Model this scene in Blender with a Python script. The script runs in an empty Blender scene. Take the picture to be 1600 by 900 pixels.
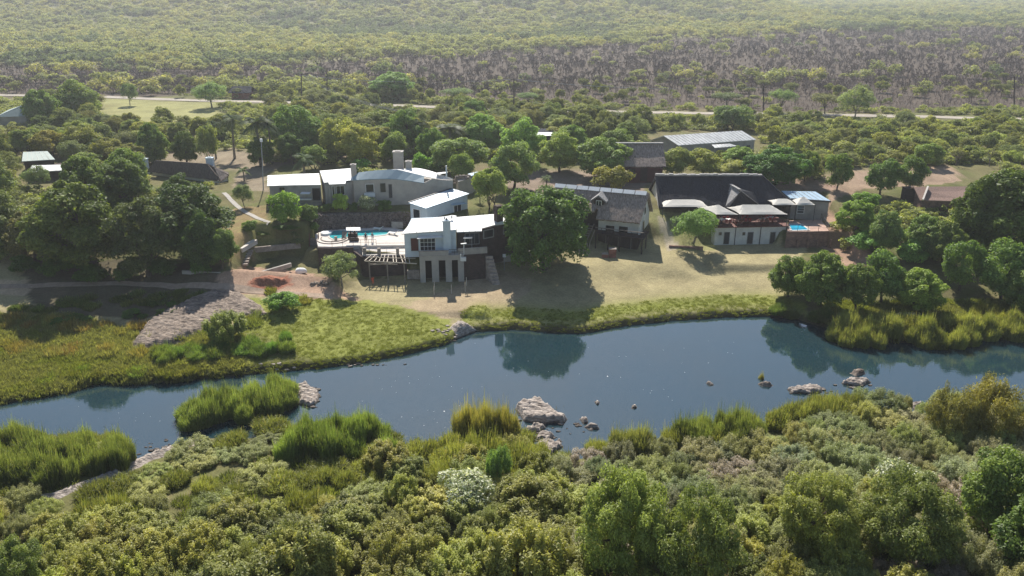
import bpy, math, random
import numpy as np
from mathutils import Vector, Matrix

random.seed(7)
RNG = np.random.default_rng(11)
SC = bpy.context.scene
R = math.radians

# ------------------------------------------------------------------ camera
CAM_H, F_PX, PITCH = 46.0, 1250.0, 21.0
cam = bpy.data.cameras.new('camera')
cam.sensor_width = 36.0
cam.lens = 36.0 * F_PX / 1600.0
cam.clip_start, cam.clip_end = 1.0, 20000.0
camo = bpy.data.objects.new('camera', cam)
SC.collection.objects.link(camo)
camo.location = (0, 0, CAM_H)
camo.rotation_euler = (R(90 - PITCH), 0, 0)
SC.camera = camo

# ------------------------------------------------------------------ sky, sun, exposure
SUN_EL = 44.0
SUN_DIR = Vector((-0.13, 1.0, 0)).normalized() * math.cos(R(SUN_EL)) + Vector((0, 0, math.sin(R(SUN_EL))))
world = bpy.data.worlds.new('World')
SC.world = world
world.use_nodes = True
wn = world.node_tree.nodes
wn.clear()
wo = wn.new('ShaderNodeOutputWorld'); wb = wn.new('ShaderNodeBackground'); ws = wn.new('ShaderNodeTexSky')
ws.sky_type = 'NISHITA'; ws.sun_disc = False
ws.sun_elevation = R(SUN_EL)
ws.sun_rotation = math.atan2(SUN_DIR.x, SUN_DIR.y)
ws.altitude = 600; ws.air_density = 1.1; ws.dust_density = 0.5; ws.ozone_density = 1.5
wb.inputs['Strength'].default_value = 0.078
world.node_tree.links.new(ws.outputs[0], wb.inputs[0])
world.node_tree.links.new(wb.outputs[0], wo.inputs[0])
sun = bpy.data.lights.new('sun', 'SUN')
sun.energy = 5.0; sun.angle = R(0.53); sun.color = (1.0, 0.945, 0.86)
suno = bpy.data.objects.new('sun', sun)
SC.collection.objects.link(suno)
suno.location = (-30, 200, 200)
suno.rotation_euler = SUN_DIR.to_track_quat('Z', 'Y').to_euler()
SC.view_settings.view_transform = 'Standard'
SC.view_settings.look = 'None'
SC.view_settings.exposure = 0.74
SC.view_settings.gamma = 1.0
SC.cycles.max_bounces = 6
SC.cycles.diffuse_bounces = 3
SC.cycles.glossy_bounces = 3
SC.cycles.transmission_bounces = 4
SC.cycles.transparent_max_bounces = 8
SC.cycles.volume_bounces = 0
SC.cycles.use_denoising = True
SC.cycles.denoiser = 'OPENIMAGEDENOISE'
SC.cycles.denoising_prefilter = 'NONE'
SC.cycles.denoising_input_passes = 'RGB_ALBEDO_NORMAL'
SC.cycles.sample_clamp_indirect = 1.5
SC.cycles.caustics_reflective = False
SC.cycles.caustics_refractive = False
HAZE = 0.00027

# ------------------------------------------------------------------ projection helpers (photograph pixel -> place in the world)
CP, SP = math.cos(R(PITCH)), math.sin(R(PITCH))
def ray(px, py):
    a, b = (px - 800) / F_PX, (450 - py) / F_PX
    return Vector((a, CP + b * SP, -SP + b * CP))
def P(px, py, z):                                   # where the sight line meets height z
    r = ray(px, py); t = (z - CAM_H) / r.z
    return Vector((r.x * t, r.y * t, z))
def PD(px, py, d):                                  # where it meets the vertical plane y = d
    r = ray(px, py); t = d / r.y
    return Vector((r.x * t, d, CAM_H + r.z * t))
def proj(x, y, z):
    dz = z - CAM_H
    zc = y * CP - dz * SP
    zc = np.maximum(zc, 1e-3)
    return 800 + F_PX * x / zc, 450 - F_PX * (y * SP + dz * CP) / zc
def ppm(v):
    return F_PX / (v.y * CP - (v.z - CAM_H) * SP)

# ------------------------------------------------------------------ noise
def _hash(ix, iy, s):
    h = (ix.astype(np.int64) * 374761393 + iy.astype(np.int64) * 668265263 + s * 1442695041) & 0xffffffff
    h = ((h ^ (h >> 13)) * 1274126177) & 0xffffffff
    return ((h ^ (h >> 16)) & 0xffff) / 65535.0
def vnoise(x, y, s=0):
    x = np.asarray(x, float); y = np.asarray(y, float)
    ix, iy = np.floor(x), np.floor(y)
    fx, fy = x - ix, y - iy
    fx = fx * fx * (3 - 2 * fx); fy = fy * fy * (3 - 2 * fy)
    a, b = _hash(ix, iy, s), _hash(ix + 1, iy, s)
    c, d = _hash(ix, iy + 1, s), _hash(ix + 1, iy + 1, s)
    return (a * (1 - fx) + b * fx) * (1 - fy) + (c * (1 - fx) + d * fx) * fy
def fbm(x, y, s=0, o=4):
    t, a, f = 0.0, 0.5, 1.0
    for k in range(o):
        t = t + a * vnoise(np.asarray(x) * f, np.asarray(y) * f, s + k * 17); a *= 0.5; f *= 2.03
    return t
def sstep(a, b, v):
    t = np.clip((v - a) / (b - a), 0, 1)
    return t * t * (3 - 2 * t)
def inpoly(px, py, poly):
    px = np.asarray(px); py = np.asarray(py)
    r = np.zeros(px.shape, bool)
    n = len(poly)
    for i in range(n):
        x1, y1 = poly[i]; x2, y2 = poly[(i + 1) % n]
        if y1 == y2: continue
        c = ((y1 > py) != (y2 > py)) & (px < (x2 - x1) * (py - y1) / (y2 - y1) + x1)
        r ^= c
    return r

# ------------------------------------------------------------------ the lie of the land
FAR_PX = [(-500, 690), (-200, 655), (0, 632), (60, 622), (110, 612), (150, 600), (200, 600), (285, 596), (380, 585), (470, 578),
          (560, 568), (640, 553), (690, 540), (713, 530), (745, 518), (800, 515), (860, 519), (910, 521), (960, 512),
          (1050, 501), (1130, 496), (1200, 494), (1240, 498), (1290, 512), (1305, 527), (1400, 536), (1500, 535), (1545, 527),
          (1600, 530), (1800, 528), (2200, 520)]
NEAR_PX = [(-500, 760), (-200, 720), (0, 697), (100, 695), (190, 690), (206, 700), (214, 722), (300, 692), (330, 684), (380, 688),
           (430, 672), (480, 668), (560, 665), (600, 690), (640, 706), (690, 708), (720, 690), (760, 686), (820, 692), (832, 712), (880, 722),
           (920, 712), (980, 706), (1050, 697), (1110, 682), (1170, 672), (1215, 655), (1290, 640), (1345, 632), (1380, 636), (1440, 645),
           (1490, 640), (1560, 636), (1600, 652), (1800, 665), (2200, 690)]
FARW = np.array([P(a, b, 0).xy for a, b in FAR_PX]); NEARW = np.array([P(a, b, 0).xy for a, b in NEAR_PX])
def yfar(x): return np.interp(x, FARW[:, 0], FARW[:, 1]) + 0.7 * (fbm(x * 0.45, x * 0 + 3.3, 5, 3) - 0.45)
def ynear(x): return np.interp(x, NEARW[:, 0], NEARW[:, 1]) + 0.8 * (fbm(x * 0.5, x * 0 + 9.3, 6, 3) - 0.45)
PADS = []   # (x0, y0, x1, y1, z, blend): level ground for terraces
def hill(x, y):
    foot = 640 + 0.18 * np.maximum(x, 0) + 30 * np.sin(x / 170.0)
    h = 95 * sstep(0, 620, y - foot)
    edge = 185 + 0.10 * (y - 640)
    h = h * (1 - sstep(-60, 160, x - edge))
    h = h + 45 * sstep(1500, 3200, y) + 6 * fbm(x / 160, y / 160, 31, 2) * sstep(600, 900, y)
    return h
def H(x, y):
    x = np.asarray(x, float); y = np.asarray(y, float)
    df = y - yfar(x); dn = ynear(x) - y
    zf = np.interp(df, [0, 0.35, 0.9, 2.2, 12, 22, 30, 36, 60, 4000], [0, 0.45, 0.8, 1.0, 1.8, 3.0, 6.3, 8.2, 9.0, 9.0])
    flat = 1 - sstep(200, 240, y)
    zf = zf * flat + 8.0 * (1 - flat)
    left = sstep(-42, -58, x)
    zl = np.interp(df, [0, 0.5, 1.2, 20, 34, 44, 60], [0, 0.35, 0.6, 1.8, 4.0, 7.0, 9.0])
    zf = zf * (1 - left * (df < 60)) + zl * left * (df < 60)
    right = sstep(52, 62, x)
    zr = np.interp(df, [0, 0.4, 1.0, 8, 20, 34, 60], [0, 0.35, 0.6, 0.9, 3.0, 6.2, 9.0])
    zf = zf * (1 - right * (df < 60)) + zr * right * (df < 60)
    zn = np.interp(dn, [0, 0.8, 3, 12, 40, 200], [0, 0.35, 0.55, 1.2, 2.4, 3.0])
    bed = -np.minimum(0.9, 0.3 + 0.25 * np.minimum(-df, -dn))
    z = np.where(df > 0, zf, np.where(dn > 0, zn, bed))
    amp = np.where(df > 0, sstep(1, 12, df), sstep(0.5, 5, dn)) * 0.35
    z = z + amp * (fbm(x / 6.0, y / 6.0, 3, 3) - 0.45)
    z = z + np.where((df > 0) | (dn > 0), 0.12 * (fbm(x / 1.3, y / 1.3, 9, 2) - 0.4), 0) * (1 - sstep(230, 260, y))
    for (x0, y0, x1, y1, pz, bl) in PADS:
        d = np.maximum(np.maximum(x0 - x, x - x1), np.maximum(y0 - y, y - y1))
        w = 1 - sstep(0, bl, d)
        z = z * (1 - w) + pz * w
    return z + hill(x, y)
def Hs(x, y): return float(H(np.array([x]), np.array([y]))[0])
_T = np.concatenate([np.arange(40, 320, 0.4), np.arange(320, 3000, 4)])
def PT(px, py):                                     # where the sight line meets the ground
    r = ray(px, py)
    k = _T / r.y
    z = CAM_H + r.z * k
    g = H(r.x * k, _T)
    i = int(np.argmax(z <= g))
    if z[i] > g[i]: i = len(_T) - 1
    return Vector((r.x * k[i], _T[i], float(g[i])))

# ------------------------------------------------------------------ materials
def srgb(r, g, b):
    f = lambda c: (c / 255) / 12.92 if c / 255 <= 0.04045 else (((c / 255) + 0.055) / 1.055) ** 2.4
    return (f(r), f(g), f(b))
class NT:
    def __init__(s, m):
        m.use_nodes = True; s.t = m.node_tree; s.n = s.t.nodes; s.n.clear()
        s.out = s.n.new('ShaderNodeOutputMaterial')
    def add(s, t, **k):
        n = s.n.new(t)
        for a, v in k.items(): setattr(n, a, v)
        return n
    def link(s, a, b): s.t.links.new(a, b)
MATS = {}
def surf(name, col, rough=0.8, var=0.25, scale=1.5, bump=0.0, bscale=8.0, col2=None, metal=0.0, spec=0.3, kind=None, stretch=None, objrand=0.0):
    """a procedural surface: base colour broken up by two sizes of noise, fine relief as bump"""
    if name in MATS: return MATS[name]
    m = bpy.data.materials.new(name); t = NT(m); MATS[name] = m
    b = t.add('ShaderNodeBsdfPrincipled')
    b.inputs['Roughness'].default_value = rough; b.inputs['Metallic'].default_value = metal
    b.inputs['Specular IOR Level'].default_value = spec
    tc = t.add('ShaderNodeNewGeometry')
    mp = t.add('ShaderNodeMapping'); t.link(tc.outputs['Position'], mp.inputs[0])
    if stretch: mp.inputs['Scale'].default_value = stretch
    nz = t.add('ShaderNodeTexNoise'); nz.inputs['Scale'].default_value = scale; nz.inputs['Detail'].default_value = 6; nz.inputs['Roughness'].default_value = 0.65
    t.link(mp.outputs[0], nz.inputs['Vector'])
    rmp = t.add('ShaderNodeValToRGB')
    c2 = col2 if col2 else tuple(c * (1 - var) for c in col)
    c1 = tuple(min(1, c * (1 + var * 0.6)) for c in col)
    rmp.color_ramp.elements[0].position = 0.32; rmp.color_ramp.elements[1].position = 0.68
    rmp.color_ramp.elements[0].color = (*c2, 1); rmp.color_ramp.elements[1].color = (*c1, 1)
    t.link(nz.outputs['Fac'], rmp.inputs[0])
    last = rmp.outputs[0]
    if objrand:
        oi = t.add('ShaderNodeObjectInfo'); mr = t.add('ShaderNodeMapRange')
        mr.inputs['To Min'].default_value = 1 - objrand; mr.inputs['To Max'].default_value = 1 + objrand
        t.link(oi.outputs['Random'], mr.inputs[0])
        mx = t.add('ShaderNodeVectorMath', operation='SCALE'); t.link(last, mx.inputs[0]); t.link(mr.outputs[0], mx.inputs['Scale']); last = mx.outputs[0]
    if kind == 'brick':
        br = t.add('ShaderNodeTexBrick'); br.inputs['Scale'].default_value = 1.0
        br.inputs['Brick Width'].default_value = 0.45; br.inputs['Row Height'].default_value = 0.16; br.inputs['Mortar Size'].default_value = 0.015
        br.inputs['Color1'].default_value = (1.15, 1.1, 1.1, 1); br.inputs['Color2'].default_value = (0.7, 0.68, 0.68, 1); br.inputs['Mortar'].default_value = (1.3, 1.35, 1.4, 1)
        sx = t.add('ShaderNodeSeparateXYZ'); t.link(tc.outputs['Position'], sx.inputs[0])
        ad = t.add('ShaderNodeMath', operation='ADD'); t.link(sx.outputs[0], ad.inputs[0]); t.link(sx.outputs[1], ad.inputs[1])
        cx = t.add('ShaderNodeCombineXYZ'); t.link(ad.outputs[0], cx.inputs[0]); t.link(sx.outputs[2], cx.inputs[1])
        t.link(cx.outputs[0], br.inputs['Vector'])
        mx = t.add('ShaderNodeVectorMath', operation='MULTIPLY'); t.link(last, mx.inputs[0]); t.link(br.outputs['Color'], mx.inputs[1]); last = mx.outputs[0]
    if kind == 'wet':                                                   # stone stays dark and wet just above the waterline
        sx = t.add('ShaderNodeSeparateXYZ'); t.link(tc.outputs['Position'], sx.inputs[0])
        wr_ = t.add('ShaderNodeMapRange'); wr_.inputs['From Min'].default_value = .06; wr_.inputs['From Max'].default_value = .26; wr_.inputs['To Min'].default_value = .28; t.link(sx.outputs[2], wr_.inputs[0])
        mx = t.add('ShaderNodeVectorMath', operation='SCALE'); t.link(last, mx.inputs[0]); t.link(wr_.outputs[0], mx.inputs['Scale']); last = mx.outputs[0]
    t.link(last, b.inputs['Base Color'])
    if bump > 0:
        n2 = t.add('ShaderNodeTexNoise'); n2.inputs['Scale'].default_value = bscale; n2.inputs['Detail'].default_value = 4
        t.link(mp.outputs[0], n2.inputs['Vector'])
        bp = t.add('ShaderNodeBump'); bp.inputs['Strength'].default_value = min(1, bump); bp.inputs['Distance'].default_value = 0.15
        t.link(n2.outputs['Fac'], bp.inputs['Height']); t.link(bp.outputs[0], b.inputs['Normal'])
    t.link(b.outputs[0], t.out.inputs[0])
    return m
def leafmat(name, c_dark, c_light, trans=0.35, tip=None):
    """leaf colour by clump and by leaf (attribute), by plant (random), times the plant's own colour; light passes through"""
    if name in MATS: return MATS[name]
    m = bpy.data.materials.new(name); t = NT(m); MATS[name] = m
    at = t.add('ShaderNodeAttribute'); at.attribute_name = 'tint'
    sp = t.add('ShaderNodeSeparateColor'); t.link(at.outputs['Color'], sp.inputs[0])
    oi = t.add('ShaderNodeObjectInfo')
    f = t.add('ShaderNodeMath', operation='MULTIPLY_ADD'); t.link(sp.outputs[0], f.inputs[0]); f.inputs[1].default_value = 0.75
    r = t.add('ShaderNodeMath', operation='MULTIPLY_ADD'); t.link(oi.outputs['Random'], r.inputs[0]); r.inputs[1].default_value = 0.5; r.inputs[2].default_value = -0.12
    t.link(r.outputs[0], f.inputs[2])
    mix = t.add('ShaderNodeMix', data_type='RGBA'); t.link(f.outputs[0], mix.inputs[0])
    mix.inputs[6].default_value = (*c_dark, 1); mix.inputs[7].default_value = (*c_light, 1)
    last = mix.outputs[2]
    if tip:
        m2 = t.add('ShaderNodeMix', data_type='RGBA'); t.link(sp.outputs[2], m2.inputs[0]); t.link(last, m2.inputs[6]); m2.inputs[7].default_value = (*tip, 1); last = m2.outputs[2]
    mr = t.add('ShaderNodeMapRange'); mr.inputs['To Min'].default_value = 0.7; mr.inputs['To Max'].default_value = 1.3; t.link(sp.outputs[1], mr.inputs[0])
    vs = t.add('ShaderNodeVectorMath', operation='SCALE'); t.link(last, vs.inputs[0]); t.link(mr.outputs[0], vs.inputs['Scale'])
    vm = t.add('ShaderNodeVectorMath', operation='MULTIPLY'); t.link(vs.outputs[0], vm.inputs[0]); t.link(oi.outputs['Color'], vm.inputs[1])
    df = t.add('ShaderNodeBsdfDiffuse'); t.link(vm.outputs[0], df.inputs['Color'])
    tr = t.add('ShaderNodeBsdfTranslucent')
    tv = t.add('ShaderNodeVectorMath', operation='MULTIPLY'); t.link(vm.outputs[0], tv.inputs[0]); tv.inputs[1].default_value = (1.5, 1.5, 0.65)
    t.link(tv.outputs[0], tr.inputs['Color'])
    ms = t.add('ShaderNodeMixShader'); ms.inputs[0].default_value = trans; t.link(df.outputs[0], ms.inputs[1]); t.link(tr.outputs[0], ms.inputs[2])
    gl = t.add('ShaderNodeBsdfGlossy'); gl.inputs['Roughness'].default_value = 0.5; gl.inputs['Color'].default_value = (1, 1, 1, 1)
    m3 = t.add('ShaderNodeMixShader'); m3.inputs[0].default_value = 0.018; t.link(ms.outputs[0], m3.inputs[1]); t.link(gl.outputs[0], m3.inputs[2])
    t.link(m3.outputs[0], t.out.inputs[0])
    return m

M = dict(
    white_metal=surf('white_metal_roof', (0.62, 0.62, 0.60), 0.55, 0.24, 0.55, 0.25, 2.0, stretch=(1, 1, 1)),
    white_wall=surf('white_plaster', (0.62, 0.61, 0.57), 0.85, 0.22, 0.6, 0.3, 6),
    bluewhite_wall=surf('pale_blue_plaster', (0.55, 0.62, 0.66), 0.85, 0.12, 0.8, 0.3, 6),
    grey_wall=surf('grey_plaster', (0.34, 0.32, 0.30), 0.9, 0.26, 0.6, 0.3, 6),
    warm_wall=surf('grey_beige_plaster', (0.40, 0.37, 0.33), 0.9, 0.18, 0.7, 0.3, 6),
    sky_tinted_metal=surf('sky_tinted_roof_metal', (0.20, 0.29, 0.34), 0.5, 0.12, 0.7, 0.1, 4),
    blue_roof=surf('pale_blue_metal_roof', (0.30, 0.42, 0.52), 0.45, 0.12, 0.7, 0.1, 4),
    green_roof=surf('pale_green_metal_roof', (0.36, 0.41, 0.36), 0.5, 0.12, 0.7, 0.1, 4),
    thatch=surf('grey_thatch', (0.36, 0.285, 0.235), 1.0, 0.6, 2.2, 1.0, 9, stretch=(2.6, 0.8, 0.8)),
    thatch_mid=surf('brown_grey_thatch', (0.13, 0.105, 0.09), 1.0, 0.5, 2.0, 1.0, 8, stretch=(2.4, 0.8, 0.8)),
    thatch_dark=surf('dark_thatch', (0.024, 0.027, 0.038), 1.0, 0.45, 1.4, 0.9, 8, stretch=(2.2, 0.7, 0.7)),
    ridge_grey=surf('pale_ridge_capping', (0.30, 0.29, 0.28), 0.9, 0.4, 3.0, 0.6, 6),
    dark_brick=surf('dark_brown_brick', (0.070, 0.050, 0.044), 0.95, 0.35, 1.2, 0.4, 9, kind='brick'),
    red_brick=surf('red_brick', (0.26, 0.115, 0.085), 0.95, 0.35, 1.2, 0.4, 9, kind='brick'),
    brown_brick=surf('brown_face_brick', (0.22, 0.14, 0.11), 0.95, 0.35, 1.2, 0.4, 9, kind='brick'),
    maroon=surf('maroon_wall', (0.10, 0.035, 0.030), 0.8, 0.2, 0.8),
    tile_roof=surf('brown_tile_roof', (0.30, 0.20, 0.16), 0.9, 0.3, 2.5, 0.8, 5, stretch=(1, 5, 5)),
    glass=surf('dark_window_glass', (0.018, 0.022, 0.026), 0.12, 0.1, 0.5, spec=0.6),
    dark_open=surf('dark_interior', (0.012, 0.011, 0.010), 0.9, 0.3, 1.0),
    dark_door=surf('dark_door', (0.045, 0.045, 0.048), 0.6, 0.2, 1.5),
    red_door=surf('dark_red_door', (0.085, 0.02, 0.018), 0.6, 0.2, 1.5),
    frame_grey=surf('grey_window_frame', (0.30, 0.29, 0.27), 0.7, 0.15, 2),
    frame_white=surf('white_paint', (0.74, 0.74, 0.72), 0.6, 0.08, 2),
    deck=surf('pale_paving', (0.56, 0.51, 0.46), 0.85, 0.14, 1.1, 0.2, 6),
    concrete=surf('concrete', (0.38, 0.35, 0.31), 0.9, 0.22, 1.2, 0.4, 7),
    stone=surf('rubble_stone', (0.17, 0.135, 0.12), 0.95, 0.5, 1.8, 0.8, 5, objrand=0.25),
    stone_pale=surf('pale_rubble_stone', (0.33, 0.28, 0.24), 0.95, 0.4, 1.6, 0.8, 5),
    rock=surf('river_rock', (0.28, 0.225, 0.18), 0.95, 0.5, 1.3, 1.0, 3.5, col2=(0.06, 0.046, 0.038), stretch=(0.5, 1.6, 2.5)),
    wood_dark=surf('dark_timber', (0.045, 0.030, 0.024), 0.8, 0.3, 3, 0.3, 10),
    wood_grey=surf('weathered_timber', (0.26, 0.225, 0.19), 0.85, 0.3, 3, 0.3, 10),
    wood_pale=surf('pale_pole_timber', (0.50, 0.44, 0.36), 0.85, 0.25, 3, 0.3, 10),
    wood_red=surf('red_brown_timber', (0.13, 0.045, 0.032), 0.7, 0.3, 3, 0.3, 10),
    bark=surf('bark', (0.11, 0.085, 0.065), 0.95, 0.4, 3, 0.7, 8),
    bark_pale=surf('pale_bark', (0.24, 0.21, 0.17), 0.95, 0.4, 3, 0.7, 8),
    canvas=surf('cream_shade_cloth', (0.56, 0.53, 0.47), 0.85, 0.10, 0.8, 0.1, 3),
    cloth_white=surf('white_cloth', (0.78, 0.78, 0.76), 0.8, 0.08, 2),
    cloth_red=surf('red_cushion', (0.30, 0.03, 0.035), 0.8, 0.2, 2),
    metal_dark=surf('dark_metal', (0.05, 0.05, 0.055), 0.45, 0.2, 3),
    metal_grey=surf('galvanised_metal', (0.34, 0.35, 0.36), 0.45, 0.15, 3),
    red_soil=surf('red_soil', (0.30, 0.125, 0.075), 0.98, 0.35, 2.2, 0.9, 5),
    road=surf('pale_gravel_road', (0.34, 0.30, 0.245), 0.95, 0.15, 0.15, 0.3, 2),
    navy=surf('navy_cloth', (0.02, 0.028, 0.05), 0.9, 0.2, 4), skin=surf('skin', (0.42, 0.25, 0.17), 0.6, 0.1, 6),
    skin_dark=surf('dark_skin', (0.12, 0.06, 0.04), 0.6, 0.1, 6),
    shirt_white=surf('white_shirt', (0.75, 0.75, 0.75), 0.9, 0.08, 6), shirt_orange=surf('orange_red_shirt', (0.60, 0.12, 0.06), 0.9, 0.1, 6),
    grey_cloth=surf('grey_cloth', (0.20, 0.21, 0.22), 0.9, 0.1, 6), hair_grey=surf('grey_hair', (0.45, 0.43, 0.40), 0.9, 0.1, 6), hair_dark=surf('dark_hair', (0.03, 0.02, 0.015), 0.8, 0.1, 6),
    frond=leafmat('palm_frond_leaf', (0.05, 0.075, 0.03), (0.13, 0.16, 0.07), 0.3),
)

# ------------------------------------------------------------------ objects
COL = SC.collection
def tag(o, label=None, cat=None, group=None, kind=None):
    if label: o['label'] = label
    if cat: o['category'] = cat
    if group: o['group'] = group
    if kind: o['kind'] = kind
    return o
def empty(name, loc=(0, 0, 0), label=None, cat=None, group=None, rz=0):
    o = bpy.data.objects.new(name, None); COL.objects.link(o)
    o.empty_display_size = 0.3
    o.location = loc; o.rotation_euler = (0, 0, rz)
    return tag(o, label, cat, group)
def mesh_np(name, verts, faces, mats, mat_idx=None, smooth=False, tint=None):
    """faces: (n,4) or (n,3) int array"""
    me = bpy.data.meshes.new(name)
    v = np.asarray(verts, np.float32); f = np.asarray(faces, np.int32)
    k = f.shape[1]
    me.vertices.add(len(v)); me.vertices.foreach_set('co', v.ravel())
    me.loops.add(f.size); me.loops.foreach_set('vertex_index', f.ravel())
    me.polygons.add(len(f)); me.polygons.foreach_set('loop_start', np.arange(0, f.size, k, dtype=np.int32))
    try: me.polygons.foreach_set('loop_total', np.full(len(f), k, np.int32))
    except Exception: pass
    for m in (mats if isinstance(mats, (list, tuple)) else [mats]): me.materials.append(m)
    if mat_idx is not None: me.polygons.foreach_set('material_index', np.asarray(mat_idx, np.int32))
    if smooth: me.polygons.foreach_set('use_smooth', np.ones(len(f), bool))
    if tint is not None:
        a = me.color_attributes.new('tint', 'FLOAT_COLOR', 'POINT')
        c = np.ones((len(v), 4), np.float32); c[:, :tint.shape[1]] = tint
        a.data.foreach_set('color', c.ravel())
    me.update(calc_edges=True)
    return me
def link(name, me, parent=None, loc=None, rz=None):
    o = bpy.data.objects.new(name, me); COL.objects.link(o)
    if parent is not None: o.parent = parent
    if loc is not None: o.location = loc
    if rz is not None: o.rotation_euler = (0, 0, rz)
    return o
class MB:
    """collects shapes; build() links them as ONE mesh object. World coordinates; parent offset removed on build."""
    def __init__(s): s.v = []; s.f = []
    def poly(s, pts, faces):
        b = len(s.v); s.v += [tuple(p) for p in pts]; s.f += [tuple(b + i for i in f) for f in faces]; return s
    def box(s, c, d, rz=0.0, rx=0.0, ry=0.0):
        M3 = Matrix.Rotation(rz, 3, 'Z') @ Matrix.Rotation(ry, 3, 'Y') @ Matrix.Rotation(rx, 3, 'X')
        c = Vector(c); h = Vector(d) / 2
        pts = [c + M3 @ Vector((sx * h.x, sy * h.y, sz * h.z)) for sz in (-1, 1) for sx, sy in ((-1, -1), (1, -1), (1, 1), (-1, 1))]
        return s.poly(pts, [(0, 3, 2, 1), (4, 5, 6, 7), (0, 1, 5, 4), (1, 2, 6, 5), (2, 3, 7, 6), (3, 0, 4, 7)])
    def prism(s, foot, z0, ztop):
        n = len(foot); zt = ztop if isinstance(ztop, (list, tuple)) else [ztop] * n
        z0 = z0 if isinstance(z0, (list, tuple)) else [z0] * n
        pts = [(p[0], p[1], z0[i]) for i, p in enumerate(foot)] + [(p[0], p[1], zt[i]) for i, p in enumerate(foot)]
        return s.poly(pts, [tuple(range(n - 1, -1, -1)), tuple(range(n, 2 * n))] + [(i, (i + 1) % n, n + (i + 1) % n, n + i) for i in range(n)])
    def slab(s, pts, th):
        n = len(pts)
        p2 = [Vector(p) - Vector((0, 0, th)) for p in pts]
        return s.poly(list(pts) + p2, [tuple(range(n)), tuple(range(2 * n - 1, n - 1, -1))] + [(i, i + n, (i + 1) % n + n, (i + 1) % n) for i in range(n)])
    def bar(s, a, b, w, h=None):
        a, b = Vector(a), Vector(b); d = b - a; L = d.length
        if L < 1e-6: return s
        q = d.to_track_quat('X', 'Z'); h = h or w
        pts = [a + q @ Vector((t * L, sy * w / 2, sz * h / 2)) for t in (0, 1) for sy, sz in ((-1, -1), (1, -1), (1, 1), (-1, 1))]
        return s.poly(pts, [(0, 3, 2, 1), (4, 5, 6, 7), (0, 1, 5, 4), (1, 2, 6, 5), (2, 3, 7, 6), (3, 0, 4, 7)])
    def tube(s, pts, rad, n=6):
        pts = [Vector(p) for p in pts]; rad = rad if isinstance(rad, (list, tuple)) else [rad] * len(pts)
        b = len(s.v)
        for i, p in enumerate(pts):
            d = (pts[min(i + 1, len(pts) - 1)] - pts[max(i - 1, 0)]).normalized()
            q = d.to_track_quat('Z', 'X')
            for k in range(n):
                a = 2 * math.pi * k / n
                s.v.append(tuple(p + q @ Vector((rad[i] * math.cos(a), rad[i] * math.sin(a), 0))))
        for i in range(len(pts) - 1):
            for k in range(n):
                s.f.append((b + i * n + k, b + i * n + (k + 1) % n, b + (i + 1) * n + (k + 1) % n, b + (i + 1) * n + k))
        s.f.append(tuple(b + k for k in range(n - 1, -1, -1))); s.f.append(tuple(b + (len(pts) - 1) * n + k for k in range(n)))
        return s
    def mesh(s, name, m, off=None, smooth=False):
        me = bpy.data.meshes.new(name)
        o = off if off is not None else Vector((0, 0, 0))
        me.from_pydata([(v[0] - o[0], v[1] - o[1], v[2] - o[2]) for v in s.v], [], s.f)
        me.materials.append(m)
        if smooth:
            for p in me.polygons: p.use_smooth = True
        me.update(); return me
    def build(s, name, m, parent=None, smooth=False, org=None):
        off = parent_world(parent) if parent is not None else (Vector(org) if org is not None else Vector((0, 0, 0)))
        if org is None and parent is None and s.v:
            off = Vector((sum(v[0] for v in s.v) / len(s.v), sum(v[1] for v in s.v) / len(s.v), min(v[2] for v in s.v)))
        me = s.mesh(name, m, off, smooth)
        return link(name, me, parent, None if parent is not None else off)
def parent_world(p):
    v = Vector((0, 0, 0))
    while p is not None: v += Vector(p.location); p = p.parent
    return v

# window / door on a vertical wall through a and b (xy), placed by what the sight lines meet
def on_wall(a, b, px, py):
    a, b = Vector((a[0], a[1])), Vector((b[0], b[1]))
    n = Vector((-(b - a).y, (b - a).x)); r = ray(px, py)
    t = n.dot(a) / (n.x * r.x + n.y * r.y)
    u = (Vector((r.x * t, r.y * t)) - a).dot((b - a).normalized())
    return u, CAM_H + r.z * t
def opening(root, a, b, rect, name='window', pane='glass', frame='frame_grey', mull=0, fw=0.10, hbar=0):
    """a frame of four bars standing proud of the wall, with a pane set back inside it"""
    x0, y0, x1, y1 = rect
    a2, b2 = Vector((a[0], a[1])), Vector((b[0], b[1])); d = (b2 - a2).normalized(); n = Vector((d.y, -d.x))
    if n.y > 0: n = -n
    u0, zt = on_wall(a, b, x0, y0); u1, _ = on_wall(a, b, x1, y0); _, zb = on_wall(a, b, (x0 + x1) / 2, y1)
    rz = math.atan2(d.y, d.x); um, zm = (u0 + u1) / 2, (zt + zb) / 2; w, h = abs(u1 - u0), zt - zb
    at = lambda u, z, o: (a2.x + d.x * u + n.x * o, a2.y + d.y * u + n.y * o, z)
    fr = MB()
    for z in (zb - fw / 2, zt + fw / 2): fr.box(at(um, z, 0.045), (w + 2 * fw, 0.12, fw), rz)
    for u in (um - w / 2 - fw / 2, um + w / 2 + fw / 2): fr.box(at(u, zm, 0.045), (fw, 0.12, h), rz)
    for k in range(mull): fr.box(at(um - w / 2 + w * (k + 1) / (mull + 1), zm, 0.04), (0.05, 0.09, h), rz)
    for k in range(hbar): fr.box(at(um, zb + h * (k + 1) / (hbar + 1), 0.038), (w, 0.08, 0.05), rz)
    f = fr.build(name, M[frame], root)
    pn = MB().box(at(um, zm, 0.012), (w, 0.03, h), rz)
    pn.build('pane' if name == 'window' else 'panel', M[pane], f)
    return f
def walls(root, foot, z0, zt, m, name='wall'):
    return MB().prism(foot, z0, zt).build(name, M[m], root)
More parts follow.
